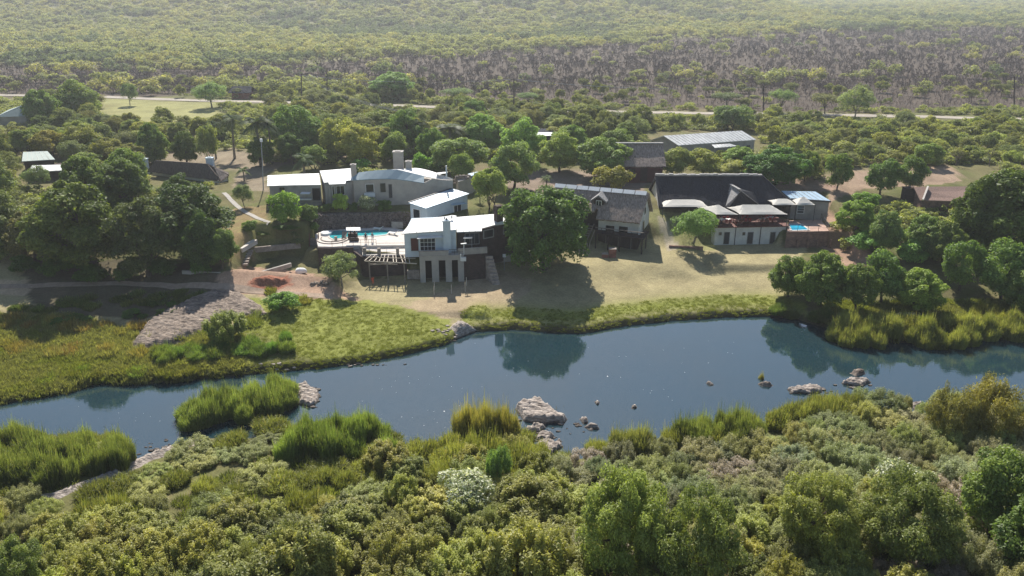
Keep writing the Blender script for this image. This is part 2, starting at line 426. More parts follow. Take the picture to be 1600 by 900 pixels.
def ribs(root, q, step=0.95):
    """the standing seams of a sheet metal roof, eave q0-q1 to ridge q3-q2"""
    q = [Vector(p) for p in q]; n = max(2, int((q[1] - q[0]).length / step)); m = MB(); up = Vector((0, 0, .025))
    for k in range(1, n): m.bar(q[0].lerp(q[1], k / n) + up, q[3].lerp(q[2], k / n) + up, .045, .05)
    return m.build('roof_seams', M['canvas'], root)
def roof(root, pts, m, th=0.12, name='roof'):
    o = MB().slab(pts, th).build(name, M[m], root)
    if len(pts) == 4 and m in ('white_metal', 'blue_roof', 'green_roof'): ribs(root, pts)
    return o
def inset(foot, k):
    c = Vector((sum(p[0] for p in foot) / len(foot), sum(p[1] for p in foot) / len(foot)))
    r = []
    for p in foot:
        v = Vector((p[0], p[1])) - c; r.append(c + v * (1 - k / max(v.length, .1)))
    return r
# ------------------------------------------------------------------ plants
def leaf_quads(C, N, size, aspect, rng, up=None):
    """one rhombus per centre C with normal N; size per leaf"""
    n = len(C)
    N = N / np.maximum(np.linalg.norm(N, axis=1, keepdims=True), 1e-6)
    a = rng.normal(size=(n, 3)) if up is None else up + 0.45 * rng.normal(size=(n, 3))
    u = a - (a * N).sum(1, keepdims=True) * N
    u /= np.maximum(np.linalg.norm(u, axis=1, keepdims=True), 1e-6)
    v = np.cross(N, u)
    s = size[:, None]
    V = np.stack([C - u * s, C + v * s * aspect, C + u * s, C - v * s * aspect], 1).reshape(-1, 3)
    F = np.arange(4 * n).reshape(-1, 4)
    return V, F
def crown(name, mat, seed, rx, ry, rz, zc, nclump, nleaf, leaf, aspect=0.5, flat=0.0, clump=0.30, upness=0.9, lower=-0.35, shoots=0.0, tipf=0.0, squash=0.75):
    rng = np.random.default_rng(seed)
    # clump centres spread through the crown, denser near its uneven outside
    d = rng.normal(size=(nclump * 3, 3)); d /= np.linalg.norm(d, axis=1, keepdims=True)
    d = d[d[:, 2] > lower][:nclump]
    rr = 0.45 + 0.55 * rng.random(len(d)) ** 0.6
    lump = 0.78 + 0.44 * fbm(d[:, 0] * 2 + 7 * seed, d[:, 1] * 2 + d[:, 2] * 1.7, seed, 2)
    cc = d * (rr * lump)[:, None] * np.array([rx, ry, rz])
    cc[:, 2] = cc[:, 2] * (1 - flat)
    cr = clump * (rx + ry) / 2 * (0.6 + 0.8 * rng.random(len(d)))
    ci = rng.integers(0, len(d), nleaf)
    q = rng.normal(size=(nleaf, 3)); q /= np.linalg.norm(q, axis=1, keepdims=True)
    q[:, 2] = np.where(rng.random(nleaf) < 0.7, np.abs(q[:, 2]), q[:, 2])
    rad = (0.55 + 0.5 * rng.random(nleaf) ** 0.5) * cr[ci]
    rad *= 0.8 + 0.5 * vnoise(q[:, 0] * 3 + ci * 5.1, q[:, 1] * 3 + q[:, 2] * 2, seed + 3)
    C = cc[ci] + q * rad[:, None] * np.array([1, 1, squash])
    if shoots: C[:, 2] += rng.random(nleaf) ** 3 * shoots
    C[:, 2] += zc
    C[:, 2] = np.maximum(C[:, 2], 0.05)
    N = 0.7 * q + 0.6 * rng.normal(size=(nleaf, 3)) + np.array([0, 0, upness])
    sz = leaf * (0.6 + 0.8 * rng.random(nleaf))
    V, F = leaf_quads(C, N, sz, aspect, rng, None if not shoots else np.tile([0, 0, 1.0], (nleaf, 1)))
    ct = rng.random(len(d))
    t = 0.65 * ct[ci] + 0.35 * rng.random(nleaf)
    b = rng.random(nleaf)
    tip = (rng.random(nleaf) < tipf) * (q[:, 2] > 0.2) * 1.0
    tint = np.repeat(np.stack([t, b, tip], 1), 4, 0)
    return mesh_np(name, V, F, mat, tint=tint), cc, zc
def trunk_mesh(name, mat, seed, height, r0, cc, zc, nlimb=6, spread=1.0, ntr=1):
    rng = random.Random(seed); m = MB()
    idx = sorted(range(len(cc)), key=lambda i: rng.random())[:nlimb * ntr]
    for k in range(ntr):
        bx = 0 if ntr == 1 else 0.5 * math.cos(k * 2.2); by = 0 if ntr == 1 else 0.5 * math.sin(k * 2.2)
        zf = zc * (0.55 if ntr == 1 else 0.35)
        lx = rng.uniform(-.08, .08) * height + bx * 2.2; ly = rng.uniform(-.08, .08) * height + by * 2.2
        m.tube([(bx, by, -0.4), (bx * 1.1, by * 1.1, 0.15 * zf), ((bx + lx) / 2, (by + ly) / 2, zf * 0.6), (lx, ly, zf)], [r0 * 1.5, r0 * 1.05, r0 * 0.85, r0 * 0.65], 7)
        for i in idx[k * nlimb:(k + 1) * nlimb]:
            e = Vector(cc[i]) + Vector((0, 0, zc)); s = Vector((lx, ly, zf * rng.uniform(.6, 1)))
            mid = s.lerp(e, 0.5) + Vector((rng.uniform(-.1, .1), rng.uniform(-.1, .1), 0.06)) * height
            m.tube([s, mid, e], [r0 * 0.5, r0 * 0.3, r0 * 0.08], 5)
            for q in range(2):
                e2 = e + Vector((rng.uniform(-1, 1), rng.uniform(-1, 1), rng.uniform(-.2, .8))) * height * 0.10
                m.tube([mid, mid.lerp(e2, .6), e2], [r0 * 0.22, r0 * 0.14, r0 * 0.04], 4)
    return m.mesh(name, mat)
def bare_mesh(name, mat, seed, height, spread, r0, depth=4, thin=.55):
    """a leafless tree: limbs that fork and taper, each a three-sided twig"""
    rng = random.Random(seed); m = MB()
    def grow(p, d, L, r, k):
        e = p + d * L
        m.tube([p, e], [r, r * (thin + .07)], 3)
        if k == 0: return
        for _ in range(3 if k > 1 else 4):
            nd = (d + Vector((rng.uniform(-1, 1), rng.uniform(-1, 1), rng.uniform(-.15, .6))) * spread).normalized()
            grow(p.lerp(e, rng.uniform(.55, 1)), nd, L * rng.uniform(.55, .85), r * thin, k - 1)
    grow(Vector((0, 0, -0.2)), Vector((rng.uniform(-.1, .1), rng.uniform(-.1, .1), 1)).normalized(), height * 0.36, r0, depth)
    return m.mesh(name, mat)
def reed_mesh(name, mat, seed, rx, ry, h, n, lean=0.18, w=0.035, plume=0.12):
    rng = np.random.default_rng(seed)
    a = rng.random(n) * 2 * np.pi; r = np.sqrt(rng.random(n))
    wob = .7 + .5 * vnoise(np.cos(a) * 1.7 + seed, np.sin(a) * 1.7, seed)
    bx, by = np.cos(a) * r * rx * wob, np.sin(a) * r * ry * wob
    hh = h * (0.30 + 0.66 * rng.random(n) + .35 * (rng.random(n) < .06)) * (.70 + .55 * vnoise(bx * 1.3 + seed, by * 1.3, seed + 2)) * (1.04 - 0.14 * r ** 2)
    lx = np.cos(a) * r * lean * .55 * h + rng.normal(size=n) * 0.07 * h; ly = np.sin(a) * r * lean * .55 * h + rng.normal(size=n) * 0.07 * h
    yaw = rng.random(n) * np.pi; ux, uy = np.cos(yaw) * w, np.sin(yaw) * w
    Vs = []
    for t, ww in ((0, 1.0), (0.55, 1.1), (1.0, 0.25)):
        cx, cy, cz = bx + lx * t ** 1.7, by + ly * t ** 1.7, hh * t - (0.1 if t == 0 else 0) - 0.12 * h * (t ** 3) * (np.hypot(lx, ly) / (0.2 * h))
        Vs.append(np.stack([cx - ux * ww, cy - uy * ww, cz], 1)); Vs.append(np.stack([cx + ux * ww, cy + uy * ww, cz], 1))
    V = np.stack(Vs, 1).reshape(-1, 3)
    o = np.arange(n)[:, None] * 6
    F = np.concatenate([o + np.array([0, 1, 3, 2]), o + np.array([2, 3, 5, 4])], 0)
    g = np.clip(0.5 * vnoise(bx * 1.5 + 9, by * 1.5, seed) + 0.5 * rng.random(n), 0, 1)
    b = rng.random(n); tp = (rng.random(n) < plume) * 1.0
    ti = np.zeros((n, 6, 3)); ti[:, :, 0] = g[:, None]; ti[:, :, 1] = b[:, None]; ti[:, 4:, 2] = tp[:, None]
    # arching side blades
    k = n
    i = rng.integers(0, n, k); t0 = 0.3 + 0.6 * rng.random(k)
    C = np.stack([bx[i] + lx[i] * t0 ** 1.7, by[i] + ly[i] * t0 ** 1.7, hh[i] * t0], 1)
    dr = rng.normal(size=(k, 3)); dr[:, 2] = np.abs(dr[:, 2]) + 0.8; dr /= np.linalg.norm(dr, axis=1, keepdims=True)
    V2, F2 = leaf_quads(C + dr * 0.085 * h, rng.normal(size=(k, 3)), np.full(k, 0.085 * h), 0.075, rng, dr * 3)
    t2 = np.repeat(np.stack([g[i], b[i], np.zeros(k)], 1), 4, 0)
    return mesh_np(name, np.concatenate([V, V2]), np.concatenate([F, F2 + len(V)]), mat, tint=np.concatenate([ti.reshape(-1, 3), t2]))

LM = dict(
    broad=leafmat('broadleaf_foliage', (0.079, 0.136, 0.024), (0.222, 0.305, 0.061), 0.38),
    grove=leafmat('dark_evergreen_foliage', (0.091, 0.125, 0.032), (0.260, 0.288, 0.076), 0.38),
    light=leafmat('light_green_foliage', (0.194, 0.236, 0.065), (0.421, 0.452, 0.135), 0.38),
    acacia=leafmat('feathery_acacia_foliage', (0.180, 0.205, 0.078), (0.360, 0.385, 0.165), 0.38),
    willow=leafmat('river_bush_foliage', (0.125, 0.155, 0.040), (0.440, 0.455, 0.120), 0.42),
    grey=leafmat('grey_green_foliage', (0.175, 0.180, 0.085), (0.480, 0.465, 0.240), 0.40),
    pinkish=leafmat('dry_seedhead_foliage', (0.26, 0.22, 0.175), (0.52, 0.44, 0.36), 0.35),
    reed=leafmat('reed_blades', (0.090, 0.110, 0.036), (0.340, 0.355, 0.130), 0.42, tip=(0.40, 0.33, 0.20)),
    savanna=leafmat('savanna_foliage', (0.190, 0.220, 0.070), (0.430, 0.450, 0.140), 0.45),
    far=leafmat('far_bush_foliage', (0.215, 0.235, 0.115), (0.370, 0.385, 0.185), 0.45),
    white=leafmat('white_flowering_foliage', (0.17, 0.21, 0.10), (0.33, 0.37, 0.19), 0.4, tip=(0.72, 0.72, 0.58)),
    grass=leafmat('bank_grass_blades', (0.145, 0.168, 0.038), (0.285, 0.305, 0.072), 0.4),
    tuss=leafmat('dry_tussock_blades', (0.14, 0.155, 0.046), (0.33, 0.325, 0.120), 0.4, tip=(0.38, 0.31, 0.18)),
    fardark=leafmat('far_dark_bush_foliage', (0.11, 0.145, 0.088), (0.22, 0.26, 0.14), 0.45),
    faryellow=leafmat('far_yellow_bush_foliage', (0.28, 0.275, 0.115), (0.46, 0.44, 0.19), 0.45),
    twig=surf('leafless_twigs', (0.175, 0.135, 0.115), 0.95, 0.3, 0.05),
)
KIND = {}
def add_tree_kind(key, variants): KIND[key] = variants
def extent(me):
    co = np.empty(len(me.vertices) * 3, np.float32); me.vertices.foreach_get('co', co); co = co.reshape(-1, 3)
    return float(np.percentile(np.hypot(co[:, 0], co[:, 1]), 98.5)), float(np.percentile(co[:, 2], 99.7))
def mk_tree(key, mat, seeds, rx, h, zc, rz, ncl, nl, leaf, bark='bark', r0=0.3, nlimb=7, ntr=1, **kw):
    vs = []
    for s in seeds:
        cr, cc, z = crown('crown', LM[mat], s, rx, rx, rz, zc, ncl, nl, leaf, **kw)
        tr = trunk_mesh('trunk', M[bark], s, h, r0, cc, z, nlimb, 1, ntr)
        vs.append((cr, tr) + extent(cr))
    KIND[key] = vs
def mk_bush(key, mat, seeds, rx, h, rz, zc, ncl, nl, leaf, **kw):
    KIND[key] = []
    for s in seeds:
        cr = crown('foliage', LM[mat], s, rx, rx, rz, zc, ncl, nl, leaf, lower=-0.6, **kw)[0]; KIND[key].append((cr, None) + extent(cr))
mk_tree('big', 'broad', (1, 2), 6.0, 11.0, 5.3, 5.5, 130, 52000, 0.20, r0=0.5, nlimb=9, clump=0.18, lower=-.72)
mk_tree('grove', 'grove', (3, 4, 5), 5.0, 10.0, 5.2, 4.7, 85, 34000, 0.21, r0=0.35, nlimb=8, clump=0.22, lower=-.85)
mk_tree('mid', 'light', (6, 7, 8), 3.6, 6.5, 3.6, 3.0, 52, 16000, 0.17, r0=0.22, nlimb=7, clump=0.26, lower=-.95)
mk_tree('olive', 'acacia', (9, 10), 3.6, 6.0, 3.6, 2.4, 50, 13000, 0.15, bark='bark_pale', lower=-.6, r0=0.18, nlimb=7, clump=0.25, aspect=0.35)
mk_tree('umbrella', 'acacia', (11, 12), 4.2, 5.2, 3.9, 1.3, 46, 9500, 0.17, r0=0.2, nlimb=9, clump=0.24, aspect=0.35, flat=0.1, lower=-0.1)
mk_tree('multi', 'light', (13, 14), 3.4, 5.8, 3.4, 2.5, 42, 12000, 0.17, r0=0.13, nlimb=4, ntr=3, clump=0.28, lower=-.6)
mk_tree('river', 'willow', (15, 16, 17), 4.4, 8.0, 4.2, 3.8, 120, 48000, 0.13, r0=0.2, nlimb=9, clump=0.16, lower=-.9, aspect=.38, shoots=.35, squash=.9)
mk_bush('round', 'broad', (21, 22, 23), 2.0, 3.0, 1.6, 1.35, 26, 7500, 0.15, clump=0.34)
mk_bush('willow', 'willow', (24, 25, 26, 27, 64), 2.4, 4.0, 2.0, 1.6, 85, 17000, 0.125, clump=0.135, aspect=0.36, shoots=0.7, squash=1.5)
mk_bush('grey', 'grey', (28, 29, 30), 2.2, 2.8, 1.3, 1.0, 80, 16000, 0.10, clump=0.13, aspect=0.22, shoots=0.5, squash=1.5)
mk_bush('pinkish', 'pinkish', (31, 32), 2.0, 2.2, 1.1, 0.9, 60, 11000, 0.10, clump=0.15, aspect=0.22, shoots=0.35, squash=1.3)
mk_bush('whiteb', 'white', (33,), 2.0, 2.6, 1.3, 1.1, 28, 9000, 0.13, clump=0.32, aspect=0.35, tipf=0.35)
mk_bush('sav', 'savanna', (34, 35, 36, 37), 2.1, 3.4, 1.4, 1.9, 24, 4200, 0.17, clump=0.32, aspect=0.4)
KIND['reed'] = [(reed_mesh('blades', LM['reed'], s, 1.4, 1.3, 2.6, 2300, w=.028, plume=.10), None, 1.5, 2.6) for s in (41, 42, 43, 44)]
KIND['tuss'] = [(reed_mesh('blades', LM['tuss'], s, 0.9, 0.9, 0.9, 420, lean=0.45, w=0.025), None, 0.9, 0.85) for s in (45, 46, 47)]
KIND['bare'] = [(bare_mesh('branches', LM['twig'], s, 5.5, 0.75, 0.13, 4), None, 2.6, 5.5) for s in (51, 52, 53)]
def frond_crown(seed, L, n, droop):
    rng = np.random.default_rng(seed); V, F, T = [], [], []; b = 0
    for k in range(n):
        a = 2 * math.pi * k / n + rng.uniform(-.2, .2); el = rng.uniform(-0.35, 1.25)
        pts = []
        for j in range(9):
            t = j / 8; r = L * (t * math.cos(el) * 0.95 + 0.1 * t); z = L * (t * math.sin(el) * 0.8 - droop * t * t)
            pts.append(np.array([math.cos(a) * r, math.sin(a) * r, z]))
        side = np.array([-math.sin(a), math.cos(a), 0])
        br = rng.random()
        for j in range(1, 9):
            for q in range(3):
                p = pts[j - 1] + (pts[j] - pts[j - 1]) * (q / 3); fw = (pts[j] - pts[j - 1]); fw /= np.linalg.norm(fw)
                w = L * 0.24 * math.sin(math.pi * min(1, (j + q / 3) / 9) ** 0.8) + 0.06
                for sd in (-1, 1):
                    e = p + side * sd * w + fw * w * 0.7 + np.array([0, 0, -w * 0.45]); h = fw * 0.055 * L / 2.5
                    V += [p - h, e, p + h]; F.append((b, b + 1, b + 2)); b += 3
                    T += [(br, rng.random(), 0)] * 3
    return mesh_np('fronds', np.array(V), np.array(F), M['frond'], tint=np.array(T))
def mk_palm(key, seeds, L, H_, r, droop=0.55, n=22):
    vs = []
    for s in seeds:
        m = MB(); rr = random.Random(s); lx = rr.uniform(-.4, .4)
        m.tube([(0, 0, -.3), (lx * .2, 0, H_ * .3), (lx * .7, 0, H_ * .7), (lx, 0, H_)], [r * 1.35, r, r * .9, r * .95], 8)
        me = frond_crown(s, L, n, droop)
        co = np.empty(len(me.vertices) * 3, np.float32); me.vertices.foreach_get('co', co); co = co.reshape(-1, 3); co += np.array([lx, 0, H_]); me.vertices.foreach_set('co', co.ravel())
        vs.append((me, m.mesh('trunk', M['bark_pale']), L * 0.95, H_ + L * 0.5))
    KIND[key] = vs
mk_palm('palm', (61, 62), 3.2, 6.0, 0.20)
mk_palm('palm_small', (63,), 2.3, 2.4, 0.16, 0.5, 18)

NAMES = dict(river='riverside_tree', big='broadleaf_tree', grove='evergreen_tree', mid='leafy_tree', olive='acacia_tree', umbrella='umbrella_thorn_tree', multi='multi_stemmed_tree',
             round='round_bush', willow='river_bush', grey='feathery_shrub', pinkish='dry_shrub', whiteb='flowering_shrub', sav='savanna_tree', reed='reed_clump', tuss='grass_tussock',
             bare='leafless_tree', palm='palm_tree', palm_small='palm_tree')
CATS = dict(river='tree', big='tree', grove='tree', mid='tree', olive='tree', umbrella='tree', multi='tree', round='bush', willow='bush', grey='shrub', pinkish='shrub', whiteb='shrub',
            sav='tree', reed='reeds', tuss='grass tussock', bare='tree', palm='palm tree', palm_small='palm tree')
NPL = [0]
def plant(key, loc, sx, sz, label, group=None, color=None, rz=None, sy=None):
    """one plant: a single mesh when it has no trunk to show, else an Empty with its crown and trunk"""
    vs = KIND[key]; v = vs[NPL[0] % len(vs)]; NPL[0] += 1
    crn, tr, rx, h = v
    rz = random.uniform(0, 6.283) if rz is None else rz
    scl = (sx / rx, (sy or sx) / rx, sz / h)
    c = color or (random.uniform(.85, 1.15),) * 3
    if tr is None:
        o = link(NAMES[key], crn, None, loc, rz); o.scale = scl; o.color = (*c, 1)
        return tag(o, label, CATS[key], group)
    e = empty(NAMES[key], loc, label, CATS[key], group, rz); e.scale = scl
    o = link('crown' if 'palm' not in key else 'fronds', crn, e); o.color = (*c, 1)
    link('trunk', tr, e)
    return e
def plant_px(key, xl, xr, yt, yb, label, group=None, color=None, sy=None, at=None):
    """size and place from where the plant stands on the ground (yb) and what it covers"""
    b = at if at is not None else PT((xl + xr) / 2, yb)
    w = (xr - xl) / ppm(b)
    rx = w / 2 * (0.92 if key in ('reed', 'tuss') else 1.0)
    ctr = b.y + (0.35 * rx if at is None else 0)
    b = Vector((b.x * ctr / b.y, ctr, 0)); b.z = Hs(b.x, b.y)
    top = PD((xl + xr) / 2, yt, b.y + 0.15 * rx).z
    h = max(0.6, top - b.z)
    return plant(key, (b.x, b.y, b.z - 0.05), rx, h, label, group, color, sy=sy)

# many plants that nobody could count, as one object: points that carry the plants (geometry nodes)
def scatter(name, pts, keys, idx, scl, rot, label=None, cat=None, mats_from=None):
    col = bpy.data.collections.new(name + '_sources')
    srcs = []
    for k, me in enumerate(keys):
        o = bpy.data.objects.new('%03d' % k, me); col.objects.link(o); srcs.append(o)
    me = bpy.data.meshes.new(name)
    n = len(pts); me.vertices.add(n); me.vertices.foreach_set('co', np.asarray(pts, np.float32).ravel())
    for an, ty, arr in (('pick', 'INT', np.asarray(idx, np.int32)), ('size', 'FLOAT_VECTOR', np.asarray(scl, np.float32).ravel()), ('turn', 'FLOAT', np.asarray(rot, np.float32))):
        a = me.attributes.new(an, ty, 'POINT'); a.data.foreach_set('vector' if ty == 'FLOAT_VECTOR' else 'value', arr)
    ng = bpy.data.node_groups.new(name, 'GeometryNodeTree')
    ng.interface.new_socket('Geometry', in_out='INPUT', socket_type='NodeSocketGeometry'); ng.interface.new_socket('Geometry', in_out='OUTPUT', socket_type='NodeSocketGeometry')
    gi, go = ng.nodes.new('NodeGroupInput'), ng.nodes.new('NodeGroupOutput')
    ip, ci = ng.nodes.new('GeometryNodeInstanceOnPoints'), ng.nodes.new('GeometryNodeCollectionInfo')
    ci.inputs['Collection'].default_value = col; ci.inputs['Separate Children'].default_value = True; ci.inputs['Reset Children'].default_value = True
    def attr(an, ty):
        a = ng.nodes.new('GeometryNodeInputNamedAttribute'); a.data_type = ty; a.inputs['Name'].default_value = an; return a.outputs['Attribute']
    ip.inputs['Pick Instance'].default_value = True
    L = ng.links.new
    L(gi.outputs[0], ip.inputs['Points']); L(ci.outputs[0], ip.inputs['Instance']); L(attr('pick', 'INT'), ip.inputs['Instance Index'])
    L(attr('size', 'FLOAT_VECTOR'), ip.inputs['Scale'])
    cx = ng.nodes.new('ShaderNodeCombineXYZ'); L(attr('turn', 'FLOAT'), cx.inputs['Z'])
    er = ng.nodes.new('FunctionNodeEulerToRotation'); L(cx.outputs[0], er.inputs[0]); L(er.outputs[0], ip.inputs['Rotation'])
    L(ip.outputs[0], go.inputs[0])
    o = bpy.data.objects.new(name, me); COL.objects.link(o)
    md = o.modifiers.new('plants', 'NODES'); md.node_group = ng
    o['kind'] = 'stuff'
    if label: o['label'] = label
    if cat: o['category'] = cat
    return o
# ------------------------------------------------------------------ ground, water, road
def pad(x0, y0, x1, y1, z, bl=1.5): PADS.append((x0, y0, x1, y1, z, bl))
pad(-25.5, 106, -4, 119.7, 1.8, 1.2)            # in front of the lodge
pad(-41, 117, -25.5, 122.6, 2.7, 2.5)
pad(-41, 119, -34.2, 126.3, 3.2, 2.2)          # foot of the pool stairs
pad(-33.6, 124.4, -14, 134.6, 4.8, .9)         # under the swimming pool terrace
pad(-24.3, 121.8, -14, 134.6, 4.8, .8)
pad(12, 124, 25, 130, 3.1, 6)                  # lawn before the chalet
pad(33.5, 123, 57, 134.2, 3.0, 1.6)            # before the restaurant
pad(35, 135.4, 47.5, 150, 5.9, .9)             # restaurant terrace level
pad(47, 133.4, 58.5, 150, 5.55, 1.5)
gx = np.concatenate([-np.geomspace(3200, 92, 46)[:-1], np.arange(-92, 100, 0.55), np.geomspace(100, 3200, 46)[1:]])
gy = np.concatenate([np.arange(20, 48, 1.2), np.arange(48, 158, 0.5), np.geomspace(158, 4200, 110)])
GX, GY = np.meshgrid(gx, gy)
GZ = H(GX, GY)
nyg, nxg = GX.shape
PXg, PYg = proj(GX, GY, GZ)
DF, DN = GY - yfar(GX), ynear(GX) - GY
NZ = fbm(GX / 3.0, GY / 3.0, 71, 4); NZ2 = fbm(GX / 12.0, GY / 12.0, 72, 3)
WX = PXg + 26 * (fbm(GX / 2.5, GY / 2.5, 73, 3) - .45); WY = PYg + 12 * (fbm(GX / 2.5, GY / 2.5, 74, 3) - .45)
Cg = np.zeros((nyg, nxg, 3))
def paint(mask, c, a=1.0):
    w = (mask * a)[..., None]; Cg[:] = Cg * (1 - w) + np.array(c) * w
paint(np.ones_like(GX), (0.15, 0.135, 0.062))
paint(sstep(.40, .58, NZ), (0.11, 0.12, 0.042), .8)
paint(sstep(.55, .7, NZ2) * (GY > 150), (0.19, 0.15, 0.09), .7)
BROWN = [(-600, 95), (0, 102), (330, 105), (480, 98), (560, 92), (720, 80), (1000, 64), (1180, 52), (1300, 48), (1600, 40), (2200, 36), (2200, 172), (1600, 172), (1250, 176), (1000, 168), (700, 156), (560, 143), (380, 130), (300, 148), (250, 152), (-600, 150)]
paint(inpoly(WX, PYg, BROWN), (0.088, 0.068, 0.055), .95)
paint((PYg < 100) * (1.0 - inpoly(WX, PYg, BROWN)), (0.17, 0.165, 0.08), .9)
paint(inpoly(WX, WY, [(150, 153), (340, 158), (345, 205), (290, 215), (160, 190)]), (0.27, 0.26, 0.11))
# lawns, dirt and banks near the lodge
paint(inpoly(WX, WY, [(-900, 400), (60, 398), (420, 440), (560, 440), (640, 430), (800, 400), (1000, 370), (1120, 370), (1260, 380), (1220, 480), (960, 520), (700, 560), (-900, 700)]), (0.31, 0.265, 0.145))
paint(inpoly(WX, WY, [(640, 475), (780, 420), (830, 440), (800, 490), (690, 500), (600, 480)]), (0.34, 0.26, 0.17), .8)
paint(inpoly(WX, WY, [(330, 330), (420, 320), (430, 400), (330, 420)]), (0.21, 0.20, 0.075))
paint(sstep(.42, .6, NZ) * inpoly(WX, WY, [(330, 330), (420, 320), (430, 400), (330, 420)]), (0.24, 0.16, 0.09), .7)
paint(inpoly(WX, WY, [(380, 470), (520, 462), (640, 480), (700, 500), (730, 540), (600, 580), (380, 600)]), (0.215, 0.235, 0.05), .9)
paint(inpoly(WX, WY, [(-900, 486), (120, 488), (230, 520), (400, 520), (480, 560), (520, 600), (-900, 700)]), (0.185, 0.18, 0.07), .9)
paint(inpoly(WX, WY, [(300, 590), (0, 640), (-900, 700), (-900, 560), (0, 560), (230, 540), (420, 560)]), (0.22, 0.22, 0.035), .75)
paint(inpoly(WX, WY, [(-900, 500), (60, 500), (180, 505), (230, 545), (80, 560), (-900, 560)]), (0.30, 0.23, 0.14), .5)
paint(inpoly(WX, WY, [(-900, 430), (90, 437), (110, 460), (-900, 468)]), (0.44, 0.33, 0.22), .9)
paint(inpoly(WX, WY, [(325, 428), (400, 418), (500, 428), (560, 470), (480, 466), (400, 462), (330, 458)]), (0.40, 0.26, 0.19), .85)
paint(inpoly(WX, WY, [(385, 436), (450, 430), (455, 448), (400, 456)]), (0.35, 0.14, 0.085), .9)
strip = np.exp(-((DF - 3.5) / 2.6) ** 2) * (WX > 730) * (WX < 1260) * (DF > 0)
paint(strip, (0.205, 0.225, 0.048), .95)
paint(inpoly(WX, WY, [(1290, 330), (1330, 340), (1380, 430), (1350, 445), (1300, 420), (1285, 385)]), (0.34, 0.22, 0.16), .9)
paint(inpoly(WX, WY, [(1290, 278), (1340, 268), (1400, 262), (1480, 262), (1500, 268), (1500, 284), (1430, 292), (1360, 292), (1310, 308), (1296, 330)]), (0.33, 0.23, 0.17), .8)
paint(inpoly(WX, WY, [(1180, 275), (1230, 278), (1310, 290), (1290, 300), (1200, 297)]), (0.30, 0.20, 0.16), .8)
paint(inpoly(WX, WY, [(250, 236), (470, 228), (640, 226), (640, 245), (420, 262), (415, 300), (365, 296), (370, 262), (250, 258)]), (0.27, 0.21, 0.16), .7)
paint(inpoly(WX, WY, [(740, 270), (1000, 262), (1010, 300), (860, 300), (740, 290)]), (0.25, 0.19, 0.155), .85)
paint(inpoly(WX, WY, [(1000, 326), (1040, 324), (1116, 370), (1116, 390), (1060, 388), (1040, 372)]), (0.24, 0.235, 0.10), .8)
paint(inpoly(WX, WY, [(1400, 470), (1560, 485), (1560, 510), (1380, 500)]), (0.27, 0.20, 0.12), .7)
paint(inpoly(PXg, PYg, [(1026, 335), (1040, 345), (1062, 388), (1045, 392), (1028, 350)]), (0.36, 0.31, 0.24), .8)
paint(inpoly(WX, WY, [(20, 400), (350, 415), (340, 440), (320, 462), (230, 500), (60, 492), (40, 440)]), (0.085, 0.072, 0.048), .85)  # shade of the left grove painted into the ground colour
# near bank and river bed
paint((DN > -0.2) * 1.0, (0.125, 0.122, 0.048)); paint((DN > 0) * sstep(.48, .62, NZ), (0.19, 0.15, 0.085), .7)
paint(((DF < 0.15) & (DN < 0.15)) * 1.0, (0.055, 0.045, 0.03))
paint(((DF > 0) & (DF < 0.8)) * 1.0, (0.05, 0.04, 0.02), .8)
Cg *= (0.80 + 0.42 * fbm(GX / 0.9, GY / 0.9, 75, 3))[..., None]
idx = np.arange(nyg * nxg).reshape(nyg, nxg)
Fg = np.stack([idx[:-1, :-1], idx[:-1, 1:], idx[1:, 1:], idx[1:, :-1]], -1).reshape(-1, 4)
gm = bpy.data.materials.new('ground_cover'); t = NT(gm)
bs = t.add('ShaderNodeBsdfPrincipled'); bs.inputs['Roughness'].default_value = 0.98; bs.inputs['Specular IOR Level'].default_value = 0.1
at = t.add('ShaderNodeAttribute'); at.attribute_name = 'tint'
ge = t.add('ShaderNodeNewGeometry')
n1 = t.add('ShaderNodeTexNoise'); n1.inputs['Scale'].default_value = 3.2; n1.inputs['Detail'].default_value = 8; n1.inputs['Roughness'].default_value = 0.75; t.link(ge.outputs['Position'], n1.inputs['Vector'])
n2 = t.add('ShaderNodeTexNoise'); n2.inputs['Scale'].default_value = 0.22; n2.inputs['Detail'].default_value = 4; t.link(ge.outputs['Position'], n2.inputs['Vector'])
m1 = t.add('ShaderNodeMapRange'); m1.inputs['From Min'].default_value = .3; m1.inputs['From Max'].default_value = .7; m1.inputs['To Min'].default_value = .66; m1.inputs['To Max'].default_value = 1.32; t.link(n1.outputs['Fac'], m1.inputs[0])
m2 = t.add('ShaderNodeMapRange'); m2.inputs['From Min'].default_value = .3; m2.inputs['From Max'].default_value = .7; m2.inputs['To Min'].default_value = .85; m2.inputs['To Max'].default_value = 1.15; t.link(n2.outputs['Fac'], m2.inputs[0])
mm = t.add('ShaderNodeMath', operation='MULTIPLY'); t.link(m1.outputs[0], mm.inputs[0]); t.link(m2.outputs[0], mm.inputs[1])
vs_ = t.add('ShaderNodeVectorMath', operation='SCALE'); t.link(at.outputs['Color'], vs_.inputs[0]); t.link(mm.outputs[0], vs_.inputs['Scale'])
t.link(vs_.outputs[0], bs.inputs['Base Color'])
bp = t.add('ShaderNodeBump'); bp.inputs['Strength'].default_value = 0.6; bp.inputs['Distance'].default_value = 0.12; t.link(n1.outputs['Fac'], bp.inputs['Height']); t.link(bp.outputs[0], bs.inputs['Normal'])
t.link(bs.outputs[0], t.out.inputs[0])
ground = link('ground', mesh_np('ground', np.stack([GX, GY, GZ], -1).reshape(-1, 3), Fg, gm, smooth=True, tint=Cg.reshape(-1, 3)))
ground['kind'] = 'structure'

